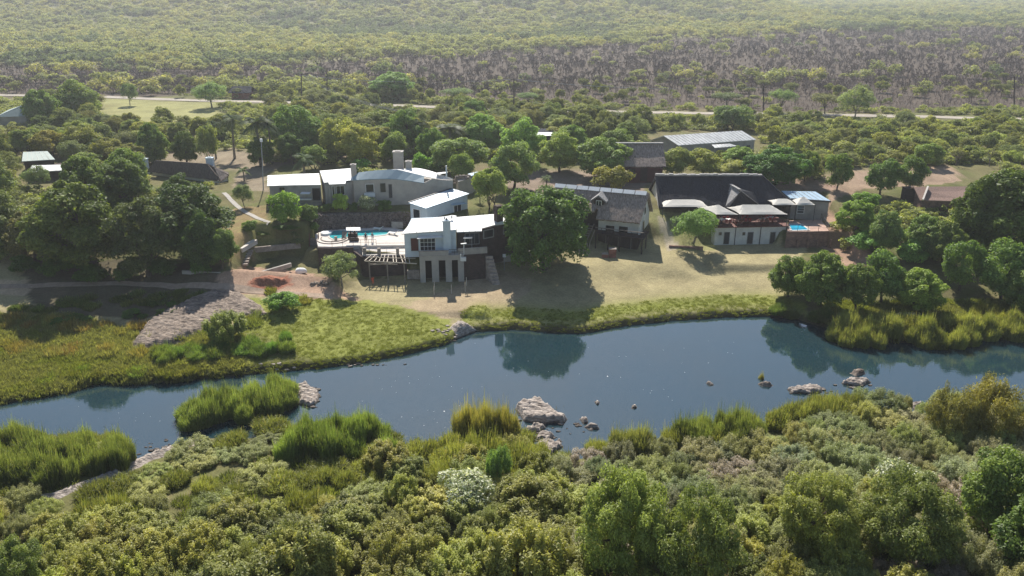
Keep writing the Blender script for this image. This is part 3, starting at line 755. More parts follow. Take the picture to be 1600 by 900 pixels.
wm = bpy.data.materials.new('river_water'); t = NT(wm)
bs = t.add('ShaderNodeBsdfPrincipled'); bs.inputs['Roughness'].default_value = 0.0; bs.inputs['IOR'].default_value = 2.0
ge = t.add('ShaderNodeNewGeometry')
nb = t.add('ShaderNodeTexNoise'); nb.inputs['Scale'].default_value = 0.09; nb.inputs['Detail'].default_value = 5; t.link(ge.outputs['Position'], nb.inputs['Vector'])
cr = t.add('ShaderNodeValToRGB'); cr.color_ramp.elements[0].position = .35; cr.color_ramp.elements[1].position = .7
cr.color_ramp.elements[0].color = (0.013, 0.036, 0.047, 1); cr.color_ramp.elements[1].color = (0.018, 0.036, 0.041, 1); t.link(nb.outputs['Fac'], cr.inputs[0]); t.link(cr.outputs[0], bs.inputs['Base Color'])
mp = t.add('ShaderNodeMapping'); mp.inputs['Scale'].default_value = (0.8, 1.6, 1); t.link(ge.outputs['Position'], mp.inputs[0])
nw = t.add('ShaderNodeTexNoise'); nw.inputs['Scale'].default_value = 1.3; nw.inputs['Detail'].default_value = 5; nw.inputs['Roughness'].default_value = .6; t.link(mp.outputs[0], nw.inputs['Vector'])
bp = t.add('ShaderNodeBump'); bp.inputs['Strength'].default_value = 0.03; bp.inputs['Distance'].default_value = 0.1; t.link(nw.outputs['Fac'], bp.inputs['Height']); t.link(bp.outputs[0], bs.inputs['Normal'])
t.link(bs.outputs[0], t.out.inputs[0])
wv = [(-1500, 20, 0), (1500, 20, 0), (1500, 135, 0), (-1500, 135, 0)]
river = link('river', mesh_np('river', wv, [(0, 1, 2, 3)], wm)); river['kind'] = 'structure'

def ribbon(name, px, w, m, lift=0.05, step=3.0, kind='structure'):
    pts = [PT(a, b) for a, b in px]; c = []
    for a, b in zip(pts[:-1], pts[1:]):
        n = max(1, int((b - a).length / step))
        c += [a.lerp(b, k / n) for k in range(n)]
    c.append(pts[-1]); V = []
    for i, p in enumerate(c):
        d = (c[min(i + 1, len(c) - 1)] - c[max(i - 1, 0)]); n = Vector((-d.y, d.x)).normalized()
        for s in (-1, -.33, .33, 1):
            x, y = p.x + n.x * s * w / 2, p.y + n.y * s * w / 2
            V.append((x, y, Hs(x, y) + lift))
    F = [(4 * i + k, 4 * i + k + 1, 4 * i + k + 5, 4 * i + k + 4) for i in range(len(c) - 1) for k in range(3)]
    o = link(name, mesh_np(name, V, F, m, smooth=True)); o['kind'] = kind
    return o
ribbon('road', [(-300, 148), (0, 149), (165, 152), (330, 158), (440, 160), (600, 164.5), (700, 168.5), (830, 173), (1000, 176), (1200, 178.5), (1400, 182), (1600, 187), (2000, 194)], 4.6, M['road'], 0.12, 8)
ribbon('footpath', [(350, 302), (366, 318), (385, 333), (402, 342), (421, 352)], .8, M['concrete'], 0.07, 1.0)
ribbon('track', [(-200, 452), (0, 450), (100, 447), (200, 445), (330, 448), (430, 458), (520, 466)], 1.3, surf('bare_earth_track', (0.36, 0.27, 0.20), 0.98, 0.25, 1.5, 0.4, 4), 0.05, 1.0)
# ------------------------------------------------------------------ buildings
def V2(v): return (v[0], v[1])
def lerp2(a, b, t): return (a[0] + (b[0] - a[0]) * t, a[1] + (b[1] - a[1]) * t)
def frame_axes(a, b):
    d = (Vector(V2(b)) - Vector(V2(a))).normalized(); return d, Vector((-d.y, d.x))
def chimney(root, c, w, d, z0, z1, m, rz=0.0, cap=True, label=None):
    o = MB().box((c[0], c[1], (z0 + z1) / 2), (w, d, z1 - z0), rz).build('chimney', M[m], root)
    if cap:
        MB().box((c[0], c[1], z1 + 0.09), (w + 0.18, d + 0.18, 0.16), rz).box((c[0], c[1], z1 + 0.22), (w * 0.55, d * 0.55, 0.12), rz).build('chimney_cap', M[m], o)
    return o

# --- lodge by the lawn: three tall openings below, balcony and white rooms above, white metal roof
A = P(657, 442, 1.75); B = P(725.5, 440.3, 1.75)
d, n = frame_axes(A, B); LW = (B - A).length; rz = math.atan2(d.y, d.x)
lodge = empty('lodge_house', A, 'white metal roofed lodge on the lawn with three tall dark openings below its balcony', 'house')
def LP(u, v, z): return Vector((A.x + d.x * u + n.x * v, A.y + d.y * u + n.y * v, z))
op = [(0.85, 1.85), (2.95, 4.0), (5.0, 5.95)]
us = [0] + [x for o in op for x in o] + [LW]
for k in range(4):
    u0, u1 = us[2 * k], us[2 * k + 1]
    MB().box(LP((u0 + u1) / 2, 0.25, 3.4), (u1 - u0, 0.5, 4.0), rz).build('pier', M['warm_wall'], lodge)
MB().box(LP(LW / 2, 0.25, 5.72), (LW, 0.5, 0.64), rz).build('lintel', M['warm_wall'], lodge)
MB().box(LP(LW / 2, 2.0, 3.4), (LW - .1, 0.2, 4.0), rz).build('back_wall', M['dark_open'], lodge)
for u in (0.1, LW - 0.1): MB().box(LP(u, 2.4, 3.7), (0.2, 3.7, 4.6), rz).build('side_wall', M['warm_wall'], lodge)
MB().box(LP(LW / 2, 2.0, 6.12), (LW + 0.1, 4.1, 0.16), rz).build('balcony_floor', M['concrete'], lodge)
MB().box(LP(LW / 2 - 1.2, 0.12, 6.55), (LW - 2.3, 0.2, 0.7), rz).build('balcony_parapet', M['grey_wall'], lodge)
MB().box(LP(LW / 2 - 1.2, 0.12, 6.93), (LW - 2.2, 0.26, 0.07), rz).build('parapet_coping', M['stone_pale'], lodge)
rl = MB()
for u in (LW - 2.1, LW - 1.4, LW - .7, LW - .05): rl.box(LP(u, 0.1, 6.65), (0.05, 0.05, 0.95), rz)
rl.bar(LP(LW - 2.3, .1, 7.1), LP(LW, .1, 7.1), 0.05).bar(LP(LW - 2.3, .1, 6.7), LP(LW, .1, 6.7), 0.03)
rl.build('balcony_railing', M['metal_dark'], lodge)
# upper white rooms
UW0, UW1 = LP(-2.3, 1.9, 0), LP(5.75, 1.9, 0)
up = [V2(UW0), V2(UW1), V2(LP(5.75, 8.2, 0)), V2(LP(-1.4, 8.2, 0))]
walls(lodge, up, 5.4, [9.35, 9.75, 10.15, 9.95], 'bluewhite_wall')
opening(lodge, UW0, UW1, (656.5, 372.5, 679.5, 391), 'window', 'glass', 'frame_white', mull=3, hbar=2)
opening(lodge, UW0, UW1, (642, 372.5, 653, 391.5), 'door', 'red_door', 'frame_grey', fw=.06)
aw = [PD(651.5, 374.8, UW0.y - .9), PD(694, 374.2, UW0.y - .9 + .6), PD(693, 370, UW0.y + .55), PD(654, 370.5, UW0.y)]
MB().slab([Vector((p.x, p.y, 9.0 if i > 1 else 8.75)) for i, p in enumerate(aw)], 0.08).build('awning', M['white_metal'], lodge)
chimney(lodge, LP(4.35, 1.55, 0), 1.2, 0.7, 5.9, 11.25, 'bluewhite_wall', rz)
sp = LP(4.35, 1.55, 11.5); MB().tube([sp, sp + Vector((0, 0, .35))], [0.22, 0.02], 8).build('chimney_cowl', M['metal_dark'], lodge)
roof(lodge, [P(627.5, 365, 9.35), P(644, 345.2, 10.1), P(707, 336.3, 10.4), P(713, 337, 10.4), P(713, 358.6, 9.75), P(693, 360.6, 9.7)], 'white_metal', 0.14)
roof(lodge, [P(713.6, 362.3, 9.2), P(713.6, 339.2, 10.15), P(770, 334.6, 10.25), P(818, 341, 10.0), P(806, 347, 9.7), P(772, 351.5, 9.62), P(753, 356.6, 9.45), P(752.7, 360.8, 9.3)], 'white_metal', 0.14)
ribs(lodge, [P(628.8, 364.6, 9.37), P(692.5, 360.4, 9.72), P(706.5, 336.9, 10.4), P(644.8, 345.8, 10.1)]); ribs(lodge, [P(714, 362, 9.22), P(752, 360.4, 9.32), P(769, 335.2, 10.25), P(714, 339.8, 10.16)])
for q in ((694.5, 343.5), (706, 341.5)):
    c = P(q[0], q[1], 10.4); MB().tube([c, c + Vector((0, 0, .5)), c + Vector((0, 0, .52))], [.12, .12, .22], 8).build('roof_vent', M['metal_grey'], lodge)
# dark brick wing, turned away to the right
C0, C1 = P(752.5, 357.5, 9.45), P(826, 343.5, 9.45)
dd, nn = frame_axes(C0, C1)
bw = [V2(C0), V2(C1), (C1.x + nn.x * 6, C1.y + nn.y * 6), (C0.x + nn.x * 3.5, C0.y + nn.y * 3.5)]
walls(lodge, bw, 3.2, [9.42, 9.42, 9.8, 9.6], 'dark_brick', 'brick_wing')
opening(lodge, C0, C1, (756, 361, 770, 370.5), 'window', 'glass', 'frame_grey', fw=.16)
opening(lodge, C0, C1, (787, 355, 800, 363.5), 'window', 'glass', 'frame_grey', fw=.16)
cc_ = P(776, 348, 9.6); chimney(lodge, (cc_.x + .3, cc_.y + .3), 1.15, 1.0, 8.0, 12.4, 'dark_brick', math.atan2(dd.y, dd.x), cap=False)
# recessed patio between them
PA, PB = LP(5.8, 3.2, 0), V2(C0 + Vector((nn.x * .6, nn.y * .6, 0)))
walls(lodge, [V2(PA), PB, (PB[0] + .2, PB[1] + 3), V2(LP(5.8, 6, 0))], 5.9, 9.3, 'dark_brick', 'patio_wall')
opening(lodge, PA, PB, (727, 365, 748, 381), 'door', 'glass', 'frame_grey', mull=2, fw=.08)
MB().prism([V2(LP(5.85, .35, 0)), V2(LP(10.6, 1.2, 0)), V2(C0 + Vector((.3, 1.2, 0))), V2(LP(5.85, 3.3, 0))], 1.7, 6.0).build('patio_base', M['dark_brick'], lodge)
MB().box(LP(8.3, 1.05, 6.3), (4.6, 0.3, 1.4), rz + .16).build('patio_parapet', M['concrete'], lodge)
MB().slab([PD(724, 372.2, LP(7, 1.5, 0).y), PD(738, 371.8, LP(9, 1.5, 0).y), PD(738, 369.8, LP(9, 2.6, 0).y), PD(725, 370, LP(7, 2.6, 0).y)], .08).build('patio_canopy', M['white_metal'], lodge)
for px in (725.5, 737): MB().box((PD(px, 372, LP(8, 1.6, 0).y).x, LP(8, 1.6, 0).y, 7.3), (.07, .07, 2.4)).build('canopy_post', M['metal_grey'], lodge)
st = MB()
for k in range(9): st.box(LP(10.9 + .12 * k, .9 - .36 * k, 1.9 + (8 - k) * .22), (1.2, .42, (8 - k) * .45 + .3), rz)
st.build('stone_steps', M['stone_pale'], lodge)
# dish and white box on the balcony corner
dish = empty('wall_lamp_mast', LP(6.9, .1, 6.2), 'small white lamp arm standing on the right end of the lodge balcony', 'lamp')
MB().bar(LP(6.9, .1, 6.2), LP(6.9, .1, 8.0), .1).build('pole', M['frame_white'], dish)
MB().box(LP(6.9, .0, 8.05), (0.9, .3, .1), rz + .3).build('lamp_head', M['frame_white'], dish)
bx = empty('air_conditioner', LP(6.75, -.25, 5.3), 'white box unit fixed to the upper right corner of the three-opening wall', 'air conditioner')
MB().box(LP(6.85, -.25, 5.62), (.75, .4, .6), rz).build('casing', M['frame_white'], bx)
MB().box(LP(6.4, -.25, 5.9), (.14, .3, 1.1), rz).build('bracket', M['frame_white'], bx)

# --- swimming pool terrace
ter = empty('pool_terrace', P(600, 398, 5.4), 'pale paved swimming pool terrace on a dark retaining wall left of the lodge', 'terrace')
TZ, TZ2 = 5.90, 5.45
foot = [P(497, 385, TZ), P(519, 385.5, TZ), P(552, 384, TZ), P(590, 383.3, TZ), P(635.5, 383, TZ), P(641, 361, TZ), P(612, 355.5, TZ), P(516, 355.5, TZ), P(492, 366, TZ)]
MB().prism([V2(p) for p in foot], 1.6, TZ).build('pool_deck', M['deck'], ter)
low = [P(566, 398.5, TZ2), P(634.5, 397.5, TZ2), P(635, 384.4, TZ2), P(566, 384.6, TZ2)]
MB().prism([V2(p) for p in low], 1.6, TZ2).build('lower_deck', M['deck'], ter)
a_, b_ = P(588, 383.6, TZ2), P(634.5, 383.3, TZ2)
MB().box(((a_.x + b_.x) / 2, (a_.y + b_.y) / 2 - .15, TZ2 + .24), ((b_ - a_).length, .12, .46), math.atan2((b_ - a_).y, (b_ - a_).x)).build('step_riser', M['brown_brick'], ter)
# retaining wall facing the river, with piers
rw = [V2(P(497, 386, TZ)), V2(P(519, 386.5, TZ)), V2(P(552, 385.5, TZ)), V2(P(565.5, 399.5, TZ2)), V2(P(635, 398.5, TZ2))]
for a, b, zt in ((rw[0], rw[1], TZ - .06), (rw[1], rw[2], TZ - .06), (rw[2], rw[3], TZ2 - .07), (rw[3], rw[4], TZ2 - .07)):
    dv = Vector(b) - Vector(a); c = (Vector(a) + Vector(b)) / 2
    MB().box((c.x, c.y - .16, (zt + 1.2) / 2), (dv.length, .3, zt - 1.2), math.atan2(dv.y, dv.x)).build('retaining_wall', M['dark_brick'], ter)
for px, py, w in ((525, 379.5, .42), (569.5, 397.5, .5), (592.5, 398, .5), (621.5, 398, .42)):
    c = P(px, py, TZ2); MB().box((c.x, c.y + .1, TZ2 + .5), (w, .4, 1.15)).build('pier', M['stone_pale'], ter)
# pool basin water and shelf
pool = [(517, 363), (513.5, 367), (514, 371), (520, 374), (530, 373), (541, 371), (556, 369.2), (572, 369), (590, 368.6), (603, 367), (610, 363.5), (609, 359.6), (596, 358.6), (570, 359.6), (545, 360.5), (530, 359.6), (521, 360)]
pw = surf('pool_water', (0.035, 0.33, 0.36), 0.08, 0.25, 0.5, 0.1, 3, spec=0.5); M['pool_water'] = pw
M['pool_shelf'] = surf('pool_shelf_water', (0.22, 0.60, 0.62), 0.1, 0.15, 0.6, 0.1, 3, spec=0.5)
MB().slab([P(a, b, TZ + .012) for a, b in pool], .01).build('pool_water', pw, ter)
MB().slab([P(a, b, TZ + .02) for a, b in ((560, 369.0), (574, 368.9), (590, 368.5), (602, 367), (609, 364), (605, 364.5), (590, 366.2), (572, 367))], .006).build('shallow_shelf', M['pool_shelf'], ter)
cp = MB(); pp = [P(a, b, TZ + .03) for a, b in pool]
for i in range(len(pp)): cp.bar(pp[i], pp[(i + 1) % len(pp)], .28, .08)
cp.build('pool_coping', M['deck'], ter)
for k, (cx, cy, r) in enumerate(((519, 375.5, 2.1), (518, 377.2, 2.6))):
    c = P(cx, cy, TZ); m = MB()
    for j in range(10):
        a0 = math.pi * (0.95 + .105 * j); m.bar((c.x + r * math.cos(a0), c.y + 1.2 + r * math.sin(a0), TZ + .06 + .0 * k), (c.x + r * math.cos(a0 + .105 * math.pi), c.y + 1.2 + r * math.sin(a0 + .105 * math.pi), TZ + .06), .16, .12)
    m.build('curved_step', M['stone_pale'], ter)
# railings of the terrace
def railing(root, pts, h=0.95, m='metal_dark', step=1.4, w=.045, name='railing', mid=True):
    rm = MB()
    for a, b in zip(pts[:-1], pts[1:]):
        a, b = Vector(a), Vector(b); nseg = max(1, int(round((b - a).length / step)))
        for k in range(nseg + 1):
            p = a.lerp(b, k / nseg); rm.box((p.x, p.y, p.z + h / 2), (w, w, h))
        up_ = Vector((0, 0, h)); rm.bar(a + up_, b + up_, w * 1.2)
        if mid: rm.bar(a + up_ * .5, b + up_ * .5, w * .7)
    return rm.build(name, M[m], root)
railing(ter, [P(566, 398, TZ2), P(590, 398, TZ2), P(634, 397.2, TZ2)], 0.95, 'metal_dark')
railing(ter, [P(519, 385, TZ), P(552, 383.6, TZ), P(588, 383.0, TZ)], 0.95, 'wood_dark')
# stone stair ramp in front
rs = [P(533, 400, 4.2), P(560, 386, TZ2), P(571, 398, TZ2), P(574, 403, 4.6), P(548, 404, 4.2)]
MB().prism([V2(p) for p in rs], 1.5, [4.3, 5.8, 5.45, 4.6, 4.2]).build('stone_ramp', M['stone_pale'], ter)
# terrace stair down to the left
stair = empty('timber_staircase', P(491, 399, 3.4), 'narrow staircase with red brown handrails at the left end of the pool terrace', 'staircase')
s0, s1 = P(491, 372, TZ), P(491, 400, 3.3)
for k in range(12):
    p = s0.lerp(s1, (k + .5) / 12); MB().box((p.x, p.y, p.z), (1.25, .34, .12)).build('tread', M['wood_grey'], stair)
for sx in (-.75, .75):
    m = MB(); q = Vector((sx, 0, 0)); m.bar(s0 + q + Vector((0, 0, .9)), s1 + q + Vector((0, 0, .9)), .09).bar(s0 + q, s1 + q, .08, .25)
    for k in range(5):
        p = s0.lerp(s1, k / 4) + q; m.box(p + Vector((0, 0, .45)), (.09, .09, .9))
    m.build('handrail', M['wood_red'], stair)
for px, py in ((487, 400), (494, 400), (500, 376)):
    p = P(px, py, 3.4); MB().box((p.x, p.y, 3.0), (.3, .3, 3.2)).build('post', M['stone_pale'], stair)
# pergola
per = empty('pergola', P(605, 447, 1.8), 'open timber pole pergola hanging below the lower terrace beside the tall openings', 'pergola')
pz = 5.25
fl, fr_ = P(570, 408, pz), P(651, 412, pz); bl_, br_ = P(577, 400, pz), P(640, 400, pz)
MB().tube([fl, fl.lerp(fr_, .5), fr_], .09).build('front_beam', M['wood_pale'], per)
MB().tube([bl_, br_], .08).build('back_beam', M['wood_pale'], per)
for k in range(11):
    a = bl_.lerp(br_, (k + .6) / 11.2); b = fl.lerp(fr_, (k + .2) / 11.4)
    MB().bar(a + Vector((random.uniform(-.15, .15), 0, .12)), b + Vector((random.uniform(-.2, .2), -.15, .12)), .13, .08).build('slat', M['wood_pale'], per)
for k in range(5):
    a = fl.lerp(fr_, k / 5 + .05).lerp(bl_.lerp(br_, k / 5 + .05), .5); MB().bar(a + Vector((0, 0, .22)), a + Vector((1.5, random.uniform(-.2, .2), .22)), .1, .06).build('cross_slat', M['wood_pale'], per)
for px, t in ((604.5, .43), (631.5, .76), (578, .08)):
    p = fl.lerp(fr_, t); g = Hs(p.x, p.y); MB().tube([(p.x, p.y, g - .2), (p.x, p.y, pz)], .10).build('post', M['wood_grey'], per)
MB().tube([P(577, 412, 4.6), P(621, 413, 4.6)], .05).tube([P(577, 414, 4.5), P(623, 410.5, 4.6)], .05).build('lower_rail', M['wood_pale'], per)
pal = empty('block_stack', P(644, 436, 1.9), 'stack of pale blocks under the pergola beside the lodge wall', 'block stack')
for i in range(5):
    for j in range(4):
        p = P(636, 438, 1.9); MB().box((p.x + .2 + i * .4, p.y + .5 + .02 * random.random(), 1.95 + .19 + j * .37), (.37, .4, .34)).build('block', M['stone_pale'], pal)

# rubble bank of fitted stones above the pool
def rubble(name, quad, nx, ny, size, mat, label=None, cat=None, kind=None, th=.35, parent=None):
    """stones set over the surface a-b-c-d (a,b foot; d,c head), each a rough lump"""
    a, b, c, d_ = [Vector(q) for q in quad]; V, F = [], []; k = 0
    oct_ = np.array([(1, 0, 0), (-1, 0, 0), (0, 1, 0), (0, -1, 0), (0, 0, 1), (0, 0, -1), (.7, .7, .3), (-.7, .7, .3), (.7, -.7, -.3), (-.7, -.7, .3)])
    of = [(0, 8, 4), (0, 4, 6), (6, 4, 2), (2, 4, 7), (7, 4, 1), (1, 4, 9), (9, 4, 3), (3, 4, 8), (0, 5, 8), (8, 5, 3), (3, 5, 9), (9, 5, 1), (1, 5, 7), (7, 5, 2), (2, 5, 6), (6, 5, 0)]
    for j in range(ny):
        for i in range(nx):
            u = (i + .5 + RNG.uniform(-.35, .35) + .5 * (j % 2)) / nx; v = (j + .5 + RNG.uniform(-.25, .25)) / ny
            p = a.lerp(b, u).lerp(d_.lerp(c, u), v)
            s = size * RNG.uniform(.7, 1.25)
            pts = oct_ * np.array([s * .62, th, s * .42]) * RNG.uniform(.78, 1.1, (10, 1)); ang = RNG.uniform(-.3, .3)
            ca, sa = math.cos(ang), math.sin(ang)
            pts = np.stack([pts[:, 0] * ca - pts[:, 2] * sa, pts[:, 1], pts[:, 0] * sa + pts[:, 2] * ca], 1) + np.array(p)
            V.append(pts); F += [(k + q[0], k + q[1], k + q[2]) for q in of]; k += 10
    V = np.concatenate(V); org = V.mean(0)
    off = parent_world(parent) if parent is not None else Vector(org)
    o = link(name, mesh_np(name, V - np.array(off), np.array(F), M[mat]), parent, None if parent else off)
    if kind: o['kind'] = kind
    return tag(o, label, cat)
bank = empty('stone_retaining_bank', P(560, 350, 6.5), 'dark rubble stone bank behind the swimming pool', 'stone bank')
q0, q1, q2, q3 = P(478, 362, 5.8), P(642, 352, 5.9), P(650, 330, 8.3), P(470, 336, 8.3)
MB().poly([q0 + Vector((0, .2, -.5)), q1 + Vector((0, .2, -.5)), q2 + Vector((0, .2, -.1)), q3 + Vector((0, .2, -.1)), q3 + Vector((0, 3, -.1)), q2 + Vector((0, 3, -.1))], [(0, 1, 2, 3), (3, 2, 5, 4)]).build('bank_core', M['stone'], bank)
rubble('stones', (q0, q1, q2, q3), 46, 11, .52, 'stone', kind='stuff', parent=bank)
cw = MB()
for i in range(10):
    a0, a1 = i / 10, (i + 1) / 10
    f = lambda t: P(462 + 48 * t, 349 - 13 * math.sin(t * 1.5), 6.6 + 1.2 * t)
    cw.bar(f(a0), f(a1), .3, .5)
cw.build('curved_kerb', M['concrete'], bank)

# furniture of the pool
sh = empty('shade_stand', P(554, 372, TZ), 'white topped shade stand on dark posts at the pool edge', 'shade stand')
c0 = P(552, 371, TZ)
MB().slab([P(541, 360.0, 8.0) , P(563.2, 360.0, 8.0), P(562.8, 355.0, 8.25), P(540.6, 355.2, 8.25)], .1).build('canopy', M['white_metal'], sh)
for px in (548.5, 555): p = P(px, 372.5, TZ); MB().box((p.x, p.y, TZ + 1.05), (.22, .22, 2.1)).build('post', M['wood_dark'], sh)
MB().box((c0.x, c0.y - .3, TZ + .45), (1.5, .9, .85)).build('counter', M['wood_dark'], sh)
MB().box((P(551.5, 366, TZ + .9).x, c0.y + .1, TZ + 1.15), (.5, .2, .5)).build('sign_board', M['frame_white'], sh)
bench = empty('pool_bench', P(553, 377, TZ), 'dark bench with three white cushions below the shade stand', 'bench')
p = P(553.5, 376.5, TZ)
MB().box((p.x, p.y, TZ + .22), (1.5, .55, .4)).build('seat', M['wood_dark'], bench); MB().box((p.x, p.y - .28, TZ + .4), (1.5, .08, .5)).build('backrest', M['wood_dark'], bench)
for k in (-.42, 0, .42): MB().box((p.x + k, p.y + .05, TZ + .47), (.26, .3, .1)).build('cushion', M['cloth_white'], bench)
p = P(510, 366.0, TZ); m = MB()
m.tube([(p.x, p.y, TZ), (p.x, p.y, TZ + .35), (p.x, p.y, TZ + .4)], [.95, .95, .85], 20)
tag(m.build('round_pool_cover', M['cloth_white']), 'flat round white cover lying at the left end of the swimming pool', 'pool cover')
p = P(536.5, 372, TZ)
tag(MB().slab([(p.x - .2, p.y - .5, TZ + .1), (p.x + .5, p.y - .3, TZ + .3), (p.x + .6, p.y + .6, TZ + .9), (p.x - .2, p.y + .4, TZ + 1.1)], .12).build('folded_sunshade', M['wood_grey']), 'grey folded board leaning at the near pool edge left of the shade stand', 'board')
for px, py, lb in ((612.5, 366.3, 'white sun lounger on the paving at the right end of the pool'), (589, 359.2, 'low white lounger on the far edge of the pool')):
    p = P(px, py, TZ); e = empty('sun_lounger', p, lb, 'sun lounger', 'sun loungers by the pool', -.35)
    link('seat', MB().box((0, 0, .32), (1.3, .6, .08)).box((-.5, 0, .15), (.06, .5, .3)).box((.5, 0, .15), (.06, .5, .3)).mesh('seat', M['cloth_white']), e)
    link('backrest', MB().box((.85, 0, .5), (.7, .6, .07), ry=-.6).mesh('backrest', M['cloth_white']), e)
p = P(620.5, 357, TZ); tag(MB().box((p.x, p.y + .3, TZ + .55), (2.0, .25, 1.1), -.15).build('garden_wall', M['concrete']), 'short grey plastered wall behind the right end of the pool', 'wall')

# --- long grey house on the terrace above the pool
GB = 8.2
gh = empty('grey_house', P(560, 322, GB), 'long grey plastered house with white roofs and curved blue grey parapet above the pool', 'house')
f1a, f1b = P(420, 290.3, 12.4), P(500.5, 289, 12.4)
w1 = [V2(f1a + Vector((.15, .15, 0))), V2(f1b + Vector((0, .15, 0))), V2(P(498, 273, 12.9)), V2(P(419, 275.5, 12.9))]
walls(gh, w1, GB - .6, [12.25, 12.25, 12.7, 12.7], 'grey_wall')
roof(gh, [P(417.4, 290.4, 12.4), P(417.9, 274.1, 12.9), P(456.2, 272.3, 12.9), P(456.4, 289.2, 12.4)], 'white_metal')
roof(gh, [P(456.6, 289.2, 12.45), P(456.4, 271.9, 12.95), P(498.6, 270.8, 12.95), P(501.5, 288.6, 12.45)], 'white_metal')
wa, wb_ = w1[0], w1[1]
opening(gh, wa, wb_, (436.5, 292.5, 444.5, 300), 'window', 'glass', 'grey_wall' if 0 else 'frame_grey', fw=.05)
opening(gh, wa, wb_, (487.5, 294, 500, 313), 'door', 'dark_open', 'frame_grey', fw=.05)
MB().slab([PD(469, 303, wa[1] - 1), PD(483.5, 303, wa[1] - 1), PD(486, 299.8, wa[1]), PD(471, 299.8, wa[1])], .07).build('awning', M['white_metal'], gh)
MB().box((PD(477, 311.5, wa[1] - .3).x, wa[1] - .3, PD(477, 311.5, wa[1] - .3).z), (2.2, .5, .15)).build('sill', M['frame_white'], gh)
# middle block under the taller roof
m1 = [V2(P(507, 285.5, 13.0)), V2(P(540.3, 284.3, 13.0)), V2(P(551, 282.5, 13.0)), V2(P(551, 266, 13.7)), V2(P(501, 269.5, 13.7))]
walls(gh, m1, GB - .6, [12.85, 12.85, 12.9, 13.5, 13.5], 'grey_wall')
roof(gh, [P(506.2, 285.2, 13.05), P(513.2, 284.6, 13.08), P(514.2, 288.0, 12.95), P(539.8, 286.8, 13.0), P(540.6, 282.2, 13.15), P(552, 281.2, 13.2), P(551, 262.6, 13.9), P(499.6, 266.8, 13.85)], 'white_metal')
opening(gh, m1[0], m1[1], (519, 291, 522.5, 306), 'window', 'glass', 'frame_white', fw=.08)
opening(gh, m1[0], m1[1], (525.5, 291, 537.5, 304), 'window', 'glass', 'frame_white', mull=1, fw=.08)
for px in (515.5, 523.5, 540):
    p = PD(px, 308, m1[0][1] - .8); MB().box((p.x, p.y, 10.4), (.18, .18, 4.2)).build('porch_post', M['frame_grey'], gh)
cc_ = P(553.3, 277, 13.2); chimney(gh, (cc_.x, cc_.y), .85, .8, 12.0, 15.4, 'warm_wall')
# curved front with wavy parapet
top = [(560.5, 269.3), (575, 267.4), (590, 266), (605, 265), (620, 264.8), (631, 267.3), (645, 270.6), (662.6, 275), (676, 277.8), (690, 279.8), (700, 280.6), (707.4, 280.4)]
yb0 = P(560, 288, 12.4).y
def fy(px): return yb0 - .5 + (px - 551) * .012
tops = [PD(551.5, 276.5, fy(551.5) + .1)] + [PD(a, b, fy(a) + 1.5) for a, b in top]
lows = [PD(551.5, 281, fy(551.5))] + [PD(a, b, fy(a)) for a, b in ((560.5, 281), (575, 280), (590, 279.3), (605, 279), (620, 279.6), (631, 281), (645, 283), (662.6, 285.8), (676, 279), (690, 280.8), (700, 281.6), (707.4, 281.4))]
fw_ = MB(); N_ = len(tops)
for i in range(N_ - 1):
    a, b = lows[i], lows[i + 1]
    fw_.prism([(a.x, a.y), (b.x, b.y), (b.x, b.y + .35), (a.x, a.y + .35)], GB - .8, [a.z, b.z, b.z, a.z])
fw_.build('curved_wall', M['warm_wall'], gh)
pb = MB(); iu = [i for i in range(N_) if i <= 8]
for i in iu[:-1]:
    pb.slab([lows[i] + Vector((0, -.12, .02)), lows[i + 1] + Vector((0, -.12, .02)), tops[i + 1], tops[i]], .12)
pb.build('parapet_cladding', M['sky_tinted_metal'], gh)  # roof's front slope; its shade and sky reflection are put into the colour
# white roofs behind the parapet
bk = [(551.5, 268), (560.5, 268.8), (605, 264), (620, 262.5), (633, 263), (652, 262.3), (665, 265), (684, 270), (697, 274), (707, 279.6)]
rp = [tops[i] + Vector((0, 0, -.02)) for i in range(N_)]
rf = MB()
for i in range(4, N_ - 1):
    t0, t1 = (i - 4) / (N_ - 5), (i - 3) / (N_ - 5)
    q = lambda t: P(np.interp(t, [0, .3, .55, .8, 1], [628, 652, 668, 690, 707.4]), np.interp(t, [0, .3, .55, .8, 1], [264, 262.0, 265.5, 272.5, 279]), 14.2 - 1.2 * t)
    rf.slab([rp[i], rp[i + 1], q(t1), q(t0)], .1)
rf.build('roof', M['white_metal'], gh)
MB().prism([V2(lows[0] + Vector((0, .4, 0))), V2(lows[-1] + Vector((-.3, .4, 0))), V2(P(705, 276, 13)), V2(P(655, 264, 13)), V2(P(556, 270, 13))], GB - .6, 12.2).build('rear_rooms', M['warm_wall'], gh)
a, b = (lows[0].x, lows[0].y - .02), (lows[8].x, lows[8].y - .02)
opening(gh, a, b, (571.5, 288, 583.5, 300), 'window', 'glass', 'frame_white', fw=.08)
opening(gh, a, b, (594, 286.5, 602, 300), 'window', 'glass', 'frame_grey', fw=.06)
opening(gh, a, b, (607, 288, 612, 309), 'door', 'dark_door', 'frame_grey', fw=.06)
MB().box((PD(577.5, 303, a[1] - .25).x, a[1] - .25, PD(577.5, 304.5, a[1] - .25).z), (1.9, .45, .6)).build('planter_sill', M['frame_white'], gh)
cc_ = P(623, 266, 13.6); chimney(gh, (cc_.x, cc_.y + .3), 1.75, 1.4, 12.6, 16.9, 'warm_wall')
cc_ = P(638.5, 264.5, 14.0); chimney(gh, (cc_.x, cc_.y + .3), 1.0, .9, 13.0, 15.3, 'warm_wall')
